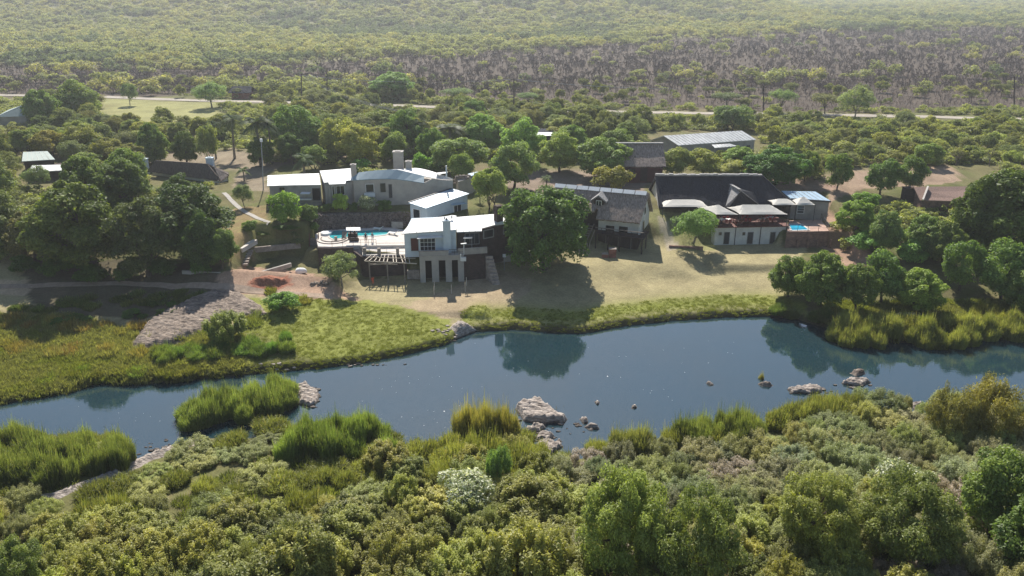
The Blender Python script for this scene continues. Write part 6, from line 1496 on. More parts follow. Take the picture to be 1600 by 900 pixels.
# ------------------------------------------------------------------ trees and bushes one by one: kind, left, right, top, foot
G = lambda r, g, b: (r, g, b)
big = [
 ('round', 500, 524, 318, 342, 'dark bush against the porch posts of the grey house', None),
 ('round', 470, 500, 334, 356, 'dark sprawling bush at the head of the curved kerb', G(.8, .9, .8)),
 ('round', 588, 612, 312, 330, 'low dark bush before the window of the curved wall', G(.8, .9, .8)),
 ('round', 545, 562, 316, 336, 'small dark bush left of the white flowered one', G(.7, .85, .7)),
 ('round', 430, 470, 352, 384, 'dark shrub in the shade below the vine covered bush', G(.7, .9, .8)),
 ('big', 780, 919, 292, 412, 'large round dark green tree between the lodge and the thatched chalet', G(.72, .82, .8)),
 ('grove', 62, 205, 284, 440, 'large bright topped tree at the front left of the left grove', G(1.0, 1.05, .75)),
 ('grove', 178, 290, 312, 442, 'grey green spreading tree in the middle front of the left grove', G(.72, .75, .85)),
 ('grove', 240, 372, 290, 412, 'tall dark green tree at the right of the left grove', G(.55, .7, .6)),
 ('grove', 100, 190, 244, 352, 'dark green tree between the white roofed house and the thatched house', G(.75, .9, .7)),
 ('grove', 150, 240, 252, 338, 'dense tree touching the left end of the thatched house', G(.8, .95, .7)),
 ('grove', -40, 52, 300, 400, 'dark shady tree at the left edge of the picture', G(.75, .8, .8)),
 ('grove', 20, 96, 330, 418, 'dark brownish tree left of the bright topped tree', G(.9, .75, .8)),
 ('grove', -70, 26, 236, 330, 'dark tree at the left edge beside the pale roofed house', G(.9, 1.0, .9)),
 ('grove', 290, 352, 330, 432, 'dark tree with glossy clumps above the low kerb wall', G(.65, .85, .75)),
 ('mid', -22, 24, 372, 416, 'small light green bushy tree at the left picture edge', None),
 ('grove', 322, 376, 358, 426, 'dense small tree beside the stone steps', G(.8, 1.0, .85)),
 ('round', 419, 472, 300, 356, 'large round vine covered bush before the left end of the grey house', G(1.4, 1.5, 1.2)),
 ('round', 468, 500, 318, 350, 'dark bush beside the vine covered bush', None),
 ('whiteb', 560, 588, 305, 334, 'bush topped with white flowers before the grey house', None),
 ('round', 520, 546, 302, 336, 'spiky yellow green bush before the porch of the grey house', G(1.9, 1.8, 1.3)),
 ('olive', 503, 568, 392, 458, 'small feathery olive tree on the grass left of the pergola', G(.85, .95, .9)),
 ('round', 416, 470, 457, 490, 'dark green bush at the right end of the large rock outcrop', G(1.3, 1.5, 1.1)),
 ('willow', 322, 388, 488, 540, 'bright topped bush growing from the rock outcrop', G(1.1, 1.15, .9)),
 ('olive', 1048, 1118, 325, 392, 'small spreading tree in front of the restaurant under the long canopy', G(.75, 1.05, .7)),
 ('round', 925, 986, 259, 300, 'rounded yellow flowering tree behind the thatched chalet ridge', G(2.4, 1.5, 1.6)),
 ('mid', 765, 842, 220, 302, 'tall leafy tree behind the white annex, upper of the pair', G(.75, .9, .9)),
 ('multi', 738, 796, 262, 334, 'light green bushy tree right of the white annex', G(.75, .85, .7)),
 ('mid', 674, 768, 212, 276, 'broad light green tree behind the curved house', G(.8, .95, .95)),
 ('grove', 840, 908, 205, 272, 'broad green tree in front of the dark shed', G(1.7, 1.8, 1.5)),
 ('grove', 896, 988, 214, 282, 'wide clipped looking tree left of the maroon hall', G(1.5, 1.7, 1.6)),
 ('mid', 1020, 1080, 228, 280, 'light green tree between the warehouse and the restaurant, left', None),
 ('mid', 1068, 1130, 232, 278, 'light green tree between the warehouse and the restaurant, middle', G(1.05, 1.0, .8)),
 ('grove', 1128, 1180, 228, 262, 'small dark tree at the right end of the warehouse', G(1.2, 1.5, 1.1)),
 ('big', 1158, 1258, 230, 306, 'dense dark green tree behind the right end of the restaurant roof', G(.75, 1.0, .9)),
 ('mid', 1116, 1170, 250, 280, 'pale yellow green small tree above the restaurant roof', G(1.2, 1.1, .9)),
 ('multi', 1112, 1172, 164, 206, 'rounded grey green tree beside the far end of the warehouse', G(.8, .95, 1.1)),
 ('olive', 1050, 1105, 208, 236, 'small pale tree in front of the warehouse wall', None),
 ('umbrella', 1198, 1242, 140, 178, 'dark umbrella thorn tree beyond the road, right of the middle', G(.7, .9, .9)),
 ('olive', 1308, 1362, 134, 188, 'tall pale green tree beside the road on the right', G(1.0, 1.1, 1.1)),
 ('umbrella', 1264, 1312, 146, 180, 'flat grey thorn tree left of the tall roadside tree', G(.8, .75, .9)),
 ('umbrella', 1112, 1158, 144, 168, 'low dark thorn tree beyond the road above the warehouse', G(.7, .8, .9)),
 ('grove', 580, 650, 112, 156, 'large dark round tree standing beyond the road left of the middle', G(1.1, 1.5, 1.3)),
 ('olive', 303, 360, 126, 170, 'round pale green tree beside the roadside hut', G(.85, 1.1, 1.0)),
 ('umbrella', 690, 742, 137, 162, 'dark green spreading thorn tree beyond the road in the middle', G(.8, 1.0, .9)),
 ('umbrella', 806, 842, 144, 166, 'small dark thorn tree beside the middle power pole', G(.7, .9, .9)),
 ('olive', 190, 217, 130, 166, 'twin headed tree standing on the pale field beside the road', G(.7, .9, .8)),
 ('grove', 422, 506, 164, 246, 'broad dense dark tree above the left white roof', G(1.2, 1.5, 1.3)),
 ('mid', 496, 562, 184, 252, 'yellow green tree above the middle of the grey house', G(1.1, 1.05, .8)),
 ('grove', 530, 598, 194, 262, 'rounded olive brown tree left of the large chimney', G(2.2, 1.9, 1.6)),
 ('grove', 272, 314, 206, 260, 'very round dark tree left of the tall palms', G(1.0, 1.1, .8)),
 ('grove', 220, 266, 192, 262, 'dark leafy tree above the thatched house', G(1.2, 1.4, 1.3)),
 ('multi', 312, 346, 195, 262, 'thin crooked leafy tree beside the tall palms', None),
 ('grove', 600, 668, 170, 240, 'dark tree mass left of the fronded palms', G(1.1, 1.4, 1.2)),
 ('grove', 720, 790, 178, 240, 'green tree above the broad light tree', G(1.3, 1.7, 1.4)),
 ('grove', 722, 764, 156, 200, 'dark green tree against the pale road', G(1.0, 1.35, 1.2)),
 ('grove', 780, 850, 185, 262, 'mid green tree left of the dark shed', G(1.3, 1.7, 1.5)),
 ('round', 640, 680, 238, 272, 'small green bush between the large chimney and the light tree', G(1.4, 1.7, 1.3)),
 ('round', 548, 580, 248, 272, 'dark round bush behind the grey house roof', G(1.0, 1.4, 1.1)),
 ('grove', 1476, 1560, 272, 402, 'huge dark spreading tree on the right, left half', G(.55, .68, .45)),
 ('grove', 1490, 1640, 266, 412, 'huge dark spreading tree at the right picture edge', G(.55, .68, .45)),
 ('grove', 1302, 1362, 314, 386, 'dark bush like tree right of the blue roofed shed', G(1.5, 1.8, 1.1)),
 ('grove', 1350, 1404, 330, 402, 'grey green tree in the middle of the right thicket', G(1.1, 1.3, 1.3)),
 ('grove', 1404, 1474, 336, 408, 'dark green tree below the brown tiled roof', G(1.1, 1.3, 1.2)),
 ('round', 1322, 1388, 362, 398, 'low dark shrub on the red slope right of the brick platform', G(1.2, 1.5, 1.5)),
 ('round', 1396, 1446, 372, 412, 'grey green shrub at the top of the red slope', G(1.2, 1.4, 1.5)),
 ('grove', 1440, 1500, 345, 422, 'dark tree in the hollow of the right thicket', G(.8, .9, .8)),
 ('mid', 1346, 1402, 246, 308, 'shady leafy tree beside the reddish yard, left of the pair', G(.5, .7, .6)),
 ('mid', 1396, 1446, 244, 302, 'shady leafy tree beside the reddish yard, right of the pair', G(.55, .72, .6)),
 ('mid', 1284, 1330, 240, 300, 'slim leafy tree left of the reddish yard', G(.6, .75, .6)),
 ('mid', 1425, 1470, 222, 262, 'round light green tree behind the reddish yard', G(.85, 1.0, .8)),
 ('grove', 1198, 1262, 398, 470, 'bright green riverside bush below the restaurant, left of three', G(.95, 1.15, .85)),
 ('grove', 1240, 1320, 394, 488, 'bright green riverside bush below the restaurant, middle of three', G(1.0, 1.2, .85)),
 ('grove', 1306, 1366, 412, 492, 'bright green riverside bush below the restaurant, right of three', G(.95, 1.1, .85)),
 ('mid', 1338, 1412, 390, 480, 'leafy tree with pale clumps on the far right bank', G(.5, .7, .55)),
 ('grove', 1390, 1470, 420, 492, 'dark leafy bush on the far right bank behind the tall grass', G(1.4, 1.6, 1.0)),
 ('mid', 1464, 1530, 372, 462, 'bright leafy tree before the huge dark tree, left one', G(.55, .75, .55)),
 ('mid', 1516, 1606, 376, 478, 'bright leafy tree before the huge dark tree, right one', G(.55, .75, .55)),
 ('grove', 1560, 1650, 420, 500, 'dark bush at the right picture edge above the tall grass', G(1.1, 1.3, .9)),
]
big += [
 ('mid', 176, 236, 232, 300, 'light leafy tree left of the thatched house chimney', G(.6, .75, .6)), ('grove', 252, 312, 272, 332, 'dark leafy tree in front of the thatched house eave', G(.7, .85, .7)), ('olive', 42, 84, 258, 300, 'feathery tree screening the pale roofed house', G(.7, .85, .8)),
 ('olive', 366, 398, 288, 326, 'thin pale tree beside the curved footpath', G(.7, .85, .8)), ('round', 380, 404, 344, 366, 'small bush on the slope below the footpath', G(.9, 1, .8)), ('round', 402, 424, 366, 392, 'dry looking bush at the head of the slab wall', G(1.0, .95, .8)),
 ('multi', 700, 742, 240, 292, 'leafy tree between the curved house and the stone store', G(.7, .85, .7)), ('mid', 590, 640, 206, 256, 'light tree behind the large chimney', G(.75, .88, .7)), ('round', 660, 700, 250, 274, 'bush behind the white wave roof', G(1, 1.2, 1)),
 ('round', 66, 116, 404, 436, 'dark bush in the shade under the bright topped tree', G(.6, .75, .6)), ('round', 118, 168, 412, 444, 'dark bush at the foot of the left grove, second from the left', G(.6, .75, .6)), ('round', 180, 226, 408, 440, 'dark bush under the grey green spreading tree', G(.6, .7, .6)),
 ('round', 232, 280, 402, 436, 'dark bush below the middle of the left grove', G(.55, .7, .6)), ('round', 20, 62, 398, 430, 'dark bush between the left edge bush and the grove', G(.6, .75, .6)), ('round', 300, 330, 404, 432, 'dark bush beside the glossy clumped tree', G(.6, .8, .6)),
 ('round', 478, 500, 346, 374, 'dark bush at the left end of the rubble bank', G(.6, .75, .6)), ('grey', 455, 478, 372, 396, 'pale leaved shrub beside the pool staircase', G(.9, 1, .9)),
 ('grove', 388, 432, 214, 262, 'dark tree in the shade below the tallest palm', G(.9, 1.1, .9)), ('grove', 436, 480, 208, 258, 'dark tree between the palms and the broad dense tree', G(.9, 1.15, .9)),
 ('multi', 470, 512, 226, 266, 'grey stemmed tree behind the low broad fronded palm', G(.7, .85, .7)), ('grove', 650, 700, 200, 262, 'dark tree below the arching palm', G(1, 1.3, 1)),
 ('grove', 860, 920, 196, 250, 'tall green tree right of the dark shed', G(1.2, 1.5, 1.2)), ('mid', 930, 990, 200, 246, 'pale green tree above the clipped looking one', G(.7, .85, .7)),
 ('mid', 100, 160, 196, 246, 'yellowish tree in the left woods above the bright topped tree', G(.85, .8, .6)), ('mid', 56, 110, 204, 250, 'orange tinged tree in the left woods', G(.95, .75, .45)), ('grove', 96, 160, 124, 190, 'broad pale crowned tree at the left end of the pale field', G(1.5, 1.6, 1.3)), ('grove', 40, 100, 140, 200, 'dark crowned tree in the upper left woods', G(1.1, 1.35, 1.1)),
 ('mid', 1236, 1276, 236, 286, 'light tree right of the dense dark one behind the restaurant', G(.6, .72, .5)), ('round', 1330, 1372, 300, 330, 'bush at the lower edge of the reddish yard', G(1, 1.2, .9)),
]
OCC = []
for r in big:
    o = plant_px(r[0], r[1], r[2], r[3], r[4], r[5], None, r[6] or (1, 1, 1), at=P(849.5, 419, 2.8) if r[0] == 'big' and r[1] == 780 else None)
    OCC.append((o.location.x, o.location.y, (r[2] - r[1]) / 2 / ppm(o.location) * .8))
for k, (xl, xr, yt, yb, lb) in enumerate(((376, 440, 172, 262, 'tallest palm above the floodlight pole'), (342, 392, 168, 250, 'palm left of the tallest palm'), (405, 446, 178, 256, 'brownish palm right of the floodlight pole'), (672, 736, 186, 246, 'palm with arching fronds above the light green tree'), (640, 676, 178, 240, 'drooping palm left of the arching one'), (320, 356, 180, 250, 'slim palm at the left of the palm group'))):
    plant_px('palm', xl, xr, yt, yb, lb, 'palms behind the houses', (1, 1, .9))
for xl, xr, yt, yb, lb in ((452, 500, 232, 276, 'low palm with broad fronds above the white roofs'), (368, 396, 256, 284, 'small palm beside the thatched house drive'), (842, 866, 270, 292, 'small palm behind the big tree, on the reddish yard'), (740, 760, 292, 318, 'small cycad like palm right of the white annex'), (452, 470, 360, 385, 'small spiky palm in the shade left of the pool stairs')):
    plant_px('palm_small', xl, xr, yt, yb, lb, 'small palms', (1.3, 1.35, 1.2))

# the river banks: reeds and bushes that stand out
named = [
 ('reed', 1184, 1192, 583, 603, 'small reed tuft on the dark rock in the river', G(1, .9, .7), .35), ('reed', 1332, 1342, 574, 584, 'tiny reed tuft on the rock in the right of the river', G(1, .9, .7), .35),
 ('tuss', 852, 885, 636, 656, 'brown tussock growing on the largest river rock', G(.6, .45, .35), .8),
 ('grey', 1490, 1590, 590, 690, 'tall yellow olive bush at the right of the near bank', G(.95, .85, .35), None), ('grey', 1440, 1520, 606, 690, 'olive bush left of the tall yellow olive bush', G(.85, .8, .4), None),
 ('whiteb', 680, 782, 738, 800, 'pale flowering shrub with white tips in the middle of the near bank', None, None), ('willow', 758, 800, 696, 760, 'fresh green sapling between reeds below the largest rock', G(.9, 1.2, 1.2), None),
 ('whiteb', 1360, 1450, 722, 790, 'pale flowering shrub with white tips on the right of the near bank', None, None),
 ('grove', 1480, 1600, 700, 850, 'dark leafy tree at the lower right of the picture', G(1.0, 1.15, .9), None), ('grove', 1540, 1680, 770, 930, 'dark tree at the lower right corner', G(.9, 1.1, .8), None),
 ('river', 896, 1040, 735, 925, 'tall bright green tree at the bottom, middle of the picture', G(.74, .84, .7), None), ('river', 1010, 1150, 770, 950, 'bright green tree right of the tall one at the bottom', G(.72, .8, .7), None),
 ('river', -10, 90, 845, 965, 'fresh green tree at the bottom left corner', G(.85, .95, .85), None),
 ('river', 1200, 1330, 738, 880, 'yellow green tree on the lower right of the near bank', G(.8, .82, .68), None), ('river', 1330, 1480, 742, 900, 'olive green tree left of the dark lower right tree', G(.7, .76, .68), None),
]
for r in named:
    at = None
    o = plant_px(r[0], r[1], r[2], r[3], r[4], r[5], None, r[6] or (1, 1, 1), sy=r[7])
    if r[0] in ('mid', 'river', 'grove', 'grey', 'whiteb', 'willow'): OCC.append((o.location.x, o.location.y, (r[2] - r[1]) / 2 / ppm(o.location) * .6))
    elif r[0] == 'reed': OCC.append((o.location.x, o.location.y, (r[2] - r[1]) / 2 / ppm(o.location) * .7))

REEDS = [  # outline of each bed where it stands on the ground or in the water, clumps, height, colour, label
 ([(292, 648), (300, 668), (350, 662), (400, 655), (450, 636), (468, 618), (460, 606), (400, 618), (330, 632)], 30, (2.2, 3.1), (.85, 1.0, .8), 'green reeds of the island in the left of the river', 'reeds of the river island'),
 ([(-30, 700), (-30, 762), (60, 764), (150, 752), (198, 738), (202, 714), (100, 704)], 46, (2.3, 3.0), (.85, .95, .8), 'green brown reeds of the bed at the left end of the near bank', 'reeds of the left bed'),
 ([(722, 684), (726, 700), (800, 700), (806, 684), (760, 678)], 9, (3.6, 4.6), (1.15, 1.0, .8), 'tall brownish reed beside the largest river rock', 'tall reeds beside the largest rock'),
 ([(705, 712), (715, 736), (820, 736), (828, 716), (760, 706)], 13, (2.0, 2.8), (1.05, 1.05, .8), 'yellow green reed below the tallest reeds', 'yellow green reeds below the tallest reeds'),
 ([(455, 684), (450, 716), (540, 722), (636, 716), (640, 702), (560, 680)], 22, (2.3, 3.3), (.8, 1.0, .75), 'dense green reed at the water left of the middle', 'dense green reeds left of the middle'),
 ([(1058, 694), (1065, 708), (1180, 700), (1190, 682), (1120, 684)], 13, (2.5, 3.5), (.85, .95, .8), 'tall green reed at the near water edge right of the rocks', 'tall green reeds of the near edge'),
 ([(960, 706), (960, 716), (1040, 712), (1036, 702)], 5, (1.9, 2.8), (1, 1, 1), 'thin sparse reed at the water edge right of the rocks', 'thin reeds right of the rocks'),
 ([(1212, 656), (1215, 668), (1340, 656), (1345, 638), (1280, 642)], 13, (1.8, 2.5), (.95, .95, .8), 'brownish reed on the near right spit', 'reeds of the near right spit'),
 ([(1298, 516), (1302, 538), (1400, 544), (1500, 542), (1580, 530), (1640, 532), (1640, 510), (1540, 506), (1400, 512)], 62, (1.7, 2.7), (1.15, 1.15, .95), 'tall grass along the far right waterline', 'tall grasses of the far right waterline')]
for poly, n_, hh_, cc3, lb, gp in REEDS:
    x0_, x1_, y0_, y1_ = min(q[0] for q in poly), max(q[0] for q in poly), min(q[1] for q in poly), max(q[1] for q in poly); k = 0
    while k < n_:
        qx, qy = random.uniform(x0_, x1_), random.uniform(y0_, y1_)
        if not inpoly(np.array([qx]), np.array([qy]), poly)[0]: continue
        p = P(qx, qy, .05); z = Hs(p.x, p.y); v = random.uniform(.85, 1.15)
        if z > .5: p = PT(qx, qy)
        s_ = random.uniform(.95, 1.55); plant('reed', (p.x, p.y, max(z, -.15) - .05), s_, random.uniform(*hh_) * random.choice((1, 1, .8, 1.08)), lb, gp, (cc3[0] * v, cc3[1] * v, cc3[2] * v)); OCC.append((p.x, p.y, s_ * .7)); k += 1
def visible(x, y, z, mx=30, top=-40, bot=1010):
    a, b = proj(x, y, z); return (a > -mx) & (a < 1600 + mx) & (b > top) & (b < bot)
def poisson(n, x0, x1, y0, y1, rmin, rng, test, occ=None, rk=None):
    """uneven planting: random places kept when no neighbour stands too near"""
    out = []; cell = {}; cs = rmin
    xs, ys = rng.uniform(x0, x1, n), rng.uniform(y0, y1, n); ok = test(xs, ys)
    oc = np.array(occ) if occ else None
    for x, y in zip(xs[ok], ys[ok]):
        i, j = int(x // cs), int(y // cs)
        if any((x - q[0]) ** 2 + (y - q[1]) ** 2 < rmin * rmin for a in (-1, 0, 1) for b in (-1, 0, 1) for q in cell.get((i + a, j + b), ())): continue
        if oc is not None and len(oc) and (((oc[:, 0] - x) ** 2 + (oc[:, 1] - y) ** 2) < (oc[:, 2]) ** 2).any(): continue
        cell.setdefault((i, j), []).append((x, y)); out.append((x, y))
    return out
# near bank thicket
NEARB = [(a, b) for a, b in NEAR_PX]
def near_test(x, y): 
    z = H(x, y); a, b = proj(x, y, z)
    shelf = inpoly(a, b, [(30, 800), (110, 752), (210, 715), (330, 674), (340, 690), (252, 728), (150, 772), (60, 800)])
    pond = inpoly(a, b, [(636, 728), (700, 724), (704, 748), (640, 752)]) | inpoly(a, b, [(445, 765), (500, 765), (500, 800), (445, 800)])
    return (ynear(x) - y > .3) & (a > -40) & (a < 1640) & (b < 1015) & ~shelf & ~pond
rg = np.random.default_rng(5)
pts = poisson(5000, -75, 75, 42, 98, 1.95, rg, near_test, OCC)
NEARP = []
for x, y in pts:
    z = Hs(x, y); a, b = [float(q) for q in proj(x, y, z)]
    nz = float(fbm(x / 5, y / 5, 91, 2)); dn_ = float(ynear(x) - y)
    if a < 860:
        if b < 835 + 50 * nz - .09 * a:
            u_ = random.random(); kd = 'reed' if nz > .43 or dn_ < 3 else ('tuss' if u_ < .45 else ('grey' if u_ < .7 else 'reed'))
        else: kd = ('willow' if random.random() < .72 else 'grey') if nz < .60 else random.choice(['reed', 'grey', 'willow'])
        if b > 860: kd = 'willow' if random.random() < .8 else 'grey'
        if 560 < a < 860 and 790 > b > 730: kd = random.choice(['grey', 'willow', 'reed'])
    else:
        kd = 'grey'
        if nz > .52 and b > 712: kd = 'pinkish'
        if b > 780 and (nz < .44): kd = 'willow'
        if dn_ < 2.5 and a < 1300: kd = 'reed'
    NEARP.append((x, y, z, kd, a, b))
LAB = dict(reed=('green reeds crowding the near bank', 'reeds of the near bank'), willow=('bright leafy bush in the thicket of the near bank', 'leafy bushes of the near bank'), grey=('feathery grey green shrub on the near right bank', 'feathery shrubs of the near bank'),
           pinkish=('dry pinkish seeding shrub among the grey green shrubs', 'dry shrubs of the near bank'), tuss=('low grass tussock on the near bank', 'tussocks of the near bank'))
COLS = ((130, 'at the left picture edge'), (300, 'below the left reed bed'), (470, 'below the reed island'), (640, 'left of the side channel'), (790, 'by the white flowered shrub'), (920, 'below the largest river rock'), (1080, 'around the tall bright tree'), (1240, 'below the middle right shore'), (1400, 'below the near right spit'), (1500, 'left of the dark corner tree'), (9999, 'at the right picture edge'))
ROWS = ((705, 'at the water'), (750, 'one row from the water'), (800, 'in the middle of the bank'), (850, 'in the lower bank'), (900, 'near the picture foot'), (9999, 'cut by the picture foot'))
def place_near(a, b): return ' ' + next(t for l, t in ROWS if b < l) + ', ' + next(t for l, t in COLS if a < l)
FCOL = ((120, 'at the left picture edge'), (240, 'above the pale roofed house'), (360, 'above the left thatched house'), (450, 'by the palms'), (560, 'above the white roofs'), (680, 'above the large chimney'), (800, 'above the big lawn tree'), (930, 'above the dark shed'), (1060, 'above the maroon hall'), (1190, 'behind the warehouse'), (1300, 'right of the warehouse'), (1420, 'above the reddish yard'), (1520, 'above the brown tiled roof'), (9999, 'at the right picture edge'))
def place_far(a, b):
    d_ = b - float(road_y(np.array([a]))[0]); r_ = 'well beyond the road' if d_ < -14 else ('just beyond the road' if d_ < 0 else ('close below the road' if d_ < 34 else ('midway to the houses' if d_ < 62 else 'near the houses')))
    return ' ' + r_ + ', ' + next(t for l, t in FCOL if a < l)
def road_y(a): return np.interp(a, [-300, 165, 330, 440, 600, 700, 830, 1000, 1200, 1400, 1600], [148, 152, 158, 160, 164.5, 168.5, 173, 176, 178.5, 182, 187])
def side(a): return ' at the left of the picture' if a < 400 else (' left of the middle' if a < 800 else (' right of the middle' if a < 1200 else ' at the right of the picture'))
SHORT = dict(reed='green reed clump', willow='bright leafy bush', grey='feathery grey shrub', pinkish='dry pinkish shrub', tuss='low grass tussock')
def tone(v, h): return ('tall ' if h > 3.9 else ('small ' if h < 3.0 else '')) + ('bright ' if v > .92 else ('dull ' if v < .78 else ''))  # words follow height and the plant's random colour factor
def sizeword(h, kd):
    m_ = dict(reed=2.0, willow=2.6, grey=2.0, pinkish=1.7, tuss=.85).get(kd, 3.5); return 'tall ' if h > m_ * 1.12 else ('small ' if h < m_ * .8 else '')
for x, y, z, kd, a, b in NEARP:
    s = dict(reed=1.5, willow=2.0, grey=2.0, pinkish=1.8, tuss=1.1)[kd] * random.uniform(.75, 1.3)
    h = dict(reed=2.1, willow=2.7, grey=2.1, pinkish=1.8, tuss=.9)[kd] * random.uniform(.7, 1.2)
    if b > 880: h *= 1.2
    if a < 620 and b < 800 and kd in ('reed', 'grey'): h *= .62
    if kd == 'willow' and random.random() < .12: h *= 1.5; s *= 1.3
    if a > 860 and kd == 'willow' and random.random() < .5: kd = 'grey'
    v = random.uniform(.82, 1.15); c = dict(reed=(v, v, v * .8), willow=(v * random.uniform(.97, 1.15), v, v * random.uniform(.75, 1)), grey=(v * random.uniform(.85, 1.05), v, v * random.uniform(.6, 1.1)), pinkish=(v, v, v), tuss=(v * .8, v * .9, v * .7))[kd]
    if kd == 'grey' and a < 860: c = (c[0] * 1.02, c[1], c[2] * .68)
    plant(kd, (x, y, z - .08), s, h, sizeword(h, kd) + SHORT[kd] + place_near(a, b), LAB[kd][1], c)
# left woods behind the grove, and behind the houses
def gap(a, b): return (b - road_y(a) > 26) | ((fbm(a / 70, a * 0 + 2.2, 121, 2) < .30) & (b - road_y(a) > 6)) | (a < 150)
def wood_test(x, y):
    z = H(x, y); a, b = proj(x, y, z)
    m = inpoly(a, b, [(-60, 150), (150, 166), (160, 200), (230, 215), (250, 235), (240, 262), (120, 300), (-60, 330)]) | inpoly(a, b, [(430, 168), (700, 178), (820, 182), (1000, 184), (1010, 214), (960, 230), (800, 240), (650, 240), (560, 250), (500, 252), (430, 215)]) | inpoly(a, b, [(160, 206), (350, 206), (350, 226), (230, 232)])
    bl = inpoly(a, b, [(-20, 160), (66, 160), (66, 226), (-20, 226)]) | inpoly(a, b, [(20, 250), (112, 250), (112, 325), (20, 325)]) | inpoly(a, b, [(800, 208), (866, 208), (866, 246), (800, 246)])
    return m & ~bl & (y > 120) & gap(a, b)
for x, y in poisson(5000, -190, 60, 130, 262, 5.2, rg, wood_test, OCC):
    z = Hs(x, y); a, b = [float(q) for q in proj(x, y, z)]
    kd = random.choice(['grove', 'mid', 'mid', 'olive', 'multi', 'grove'] if a < 450 else ['grove', 'multi', 'olive', 'mid'])
    v = random.uniform(.75, 1.1); hue = random.choice([(1, 1, .9), (1.12, 1.0, .8), (.92, 1, .9)])
    f = 1.35 if kd == 'grove' else .8
    nm = dict(grove='dark leafy tree', mid='light green tree', olive='feathery pale tree', multi='slender stemmed tree')[kd]
    pl = 'in the woods left of the palms' if a < 450 else ('in the tree belt between houses and road')
    hz_ = random.uniform(4.2, 6.6); plant(kd, (x, y, z), random.uniform(2.6, 4.2), hz_, tone(v, hz_ * .65) + nm + place_far(a, b), nm + 's ' + pl, (v * f * hue[0], v * f * hue[1], v * f * hue[2]))
# savanna on the right, between houses and road
def sav_test(x, y):
    z = H(x, y); a, b = proj(x, y, z)
    m = inpoly(a, b, [(1000, 184), (1700, 196), (1700, 262), (1560, 262), (1440, 258), (1350, 258), (1270, 285), (1240, 240), (1190, 225), (1190, 205), (1100, 200), (1000, 205)])
    return m & gap(a, b + 4)
for x, y in poisson(6000, 20, 210, 150, 262, 3.9, rg, sav_test, OCC):
    z = Hs(x, y); v = random.uniform(.65, 1.05); kd = random.choice(['sav', 'sav', 'sav', 'sav', 'olive', 'bare'])
    hue = random.choice([(1, 1, .9), (1.05, 1, .8), (.92, 1, .9)]); a, b = [float(q) for q in proj(x, y, z)]
    w = ' before the right part of the road' if y > 215 else ' on the slope above the reddish yard'
    nm = dict(sav='yellow green savanna tree', olive='feathery acacia tree', bare='leafless grey tree')[kd]
    hz_ = random.uniform(2.4, 4.4); plant(kd, (x, y, z), random.uniform(1.7, 2.9), hz_, tone(v, hz_) + nm + place_far(a, b), nm + 's between the houses and the road', (v * hue[0], v * hue[1], v * hue[2]))
# trees just beyond the road, one by one
def rd_test(x, y):
    z = H(x, y); a, b = proj(x, y, z)
    road = np.interp(a, [0, 165, 330, 440, 600, 700, 830, 1000, 1200, 1400, 1600], [149, 152, 158, 160, 164.5, 168.5, 173, 176, 178.5, 182, 187])
    return (b < road - 3) & (b > 118) & (a > -30) & (a < 1630)
nb = 0
for x, y in poisson(4200, -230, 260, 262, 335, 6.3, rg, rd_test, OCC):
    z = Hs(x, y); a, b = [float(q) for q in proj(x, y, z)]
    inb = bool(inpoly(np.array([a]), np.array([b]), BROWN)[0])
    kd = ('bare' if random.random() < .86 else random.choice(['sav', 'umbrella'])) if inb else random.choice(['sav', 'sav', 'olive'])
    v = random.uniform(.6, .95) * (.85 if inb else 1)
    nm = dict(sav='yellow green tree', olive='feathery acacia tree', bare='leafless brown tree', umbrella='flat topped thorn tree')[kd]
    hz_ = random.uniform(2.8, 4.6); plant(kd, (x, y, z), random.uniform(1.8, 3.0), hz_, tone(v, hz_ * .95) + nm + place_far(a, b), nm + 's beyond the road', (v, v, v * .9))

# ------------------------------------------------------------------ far bush: too many to count
fars = []
for s, m_ in ((71, 'far'), (72, 'far'), (73, 'fardark'), (74, 'faryellow')):
    fars.append(crown('far_tree', LM[m_], s, 2.8, 2.8, 1.8, 2.1, 18, 620, .36, clump=.34, lower=-.6)[0])
for s in (75, 76): fars.append(bare_mesh('far_leafless_tree', LM['twig'], s, 3.5, 1.0, .13, 4, thin=.70))
def far_pts(y0, y1, step, rng):
    P_ = []
    y = y0
    while y < y1:
        st = step * (1 + (y - 300) / 1100); hw = .72 * y * .95 + 25
        n = int(2 * hw / st); xs = rng.uniform(-hw, hw, n); ys = y + rng.uniform(-.6, .6, n) * st
        P_.append(np.stack([xs, ys], 1)); y += st
    return np.concatenate(P_)
fp = far_pts(296, 1900, 3.2, rg)
fx, fy_ = fp[:, 0], fp[:, 1]; fz = H(fx, fy_); fa, fb_ = proj(fx, fy_, fz)
vis = (fb_ > -45) & (fb_ < 160)
fx, fy_, fz, fa, fb_ = fx[vis], fy_[vis], fz[vis], fa[vis], fb_[vis]
wa_ = fa + 60 * (fbm(fx / 40, fy_ / 40, 95, 3) - .45); wb2 = fb_ + 9 * (rg.random(len(fb_)) - .5) + 30 * (fbm(fx / 30, fy_ / 30, 96, 3) - .45)
inb = inpoly(wa_, wb2, BROWN); n = len(fx)
dens = np.where(inb, 1.5, 1.15) * np.clip(.1 + 1.7 * fbm(fx / 22, fy_ / 16, 97, 4), 0, 1.3); kp = rg.random(n) < dens
fx, fy_, fz, inb = fx[kp], fy_[kp], fz[kp], inb[kp]; n = len(fx)
lf_ = np.where(inb, rg.random(n) < np.where(fa[kp] < 560, .07, np.where((fbm(fx / 30, fy_ / 22, 151, 3) > .56), .10, .012)), rg.random(n) < .95)
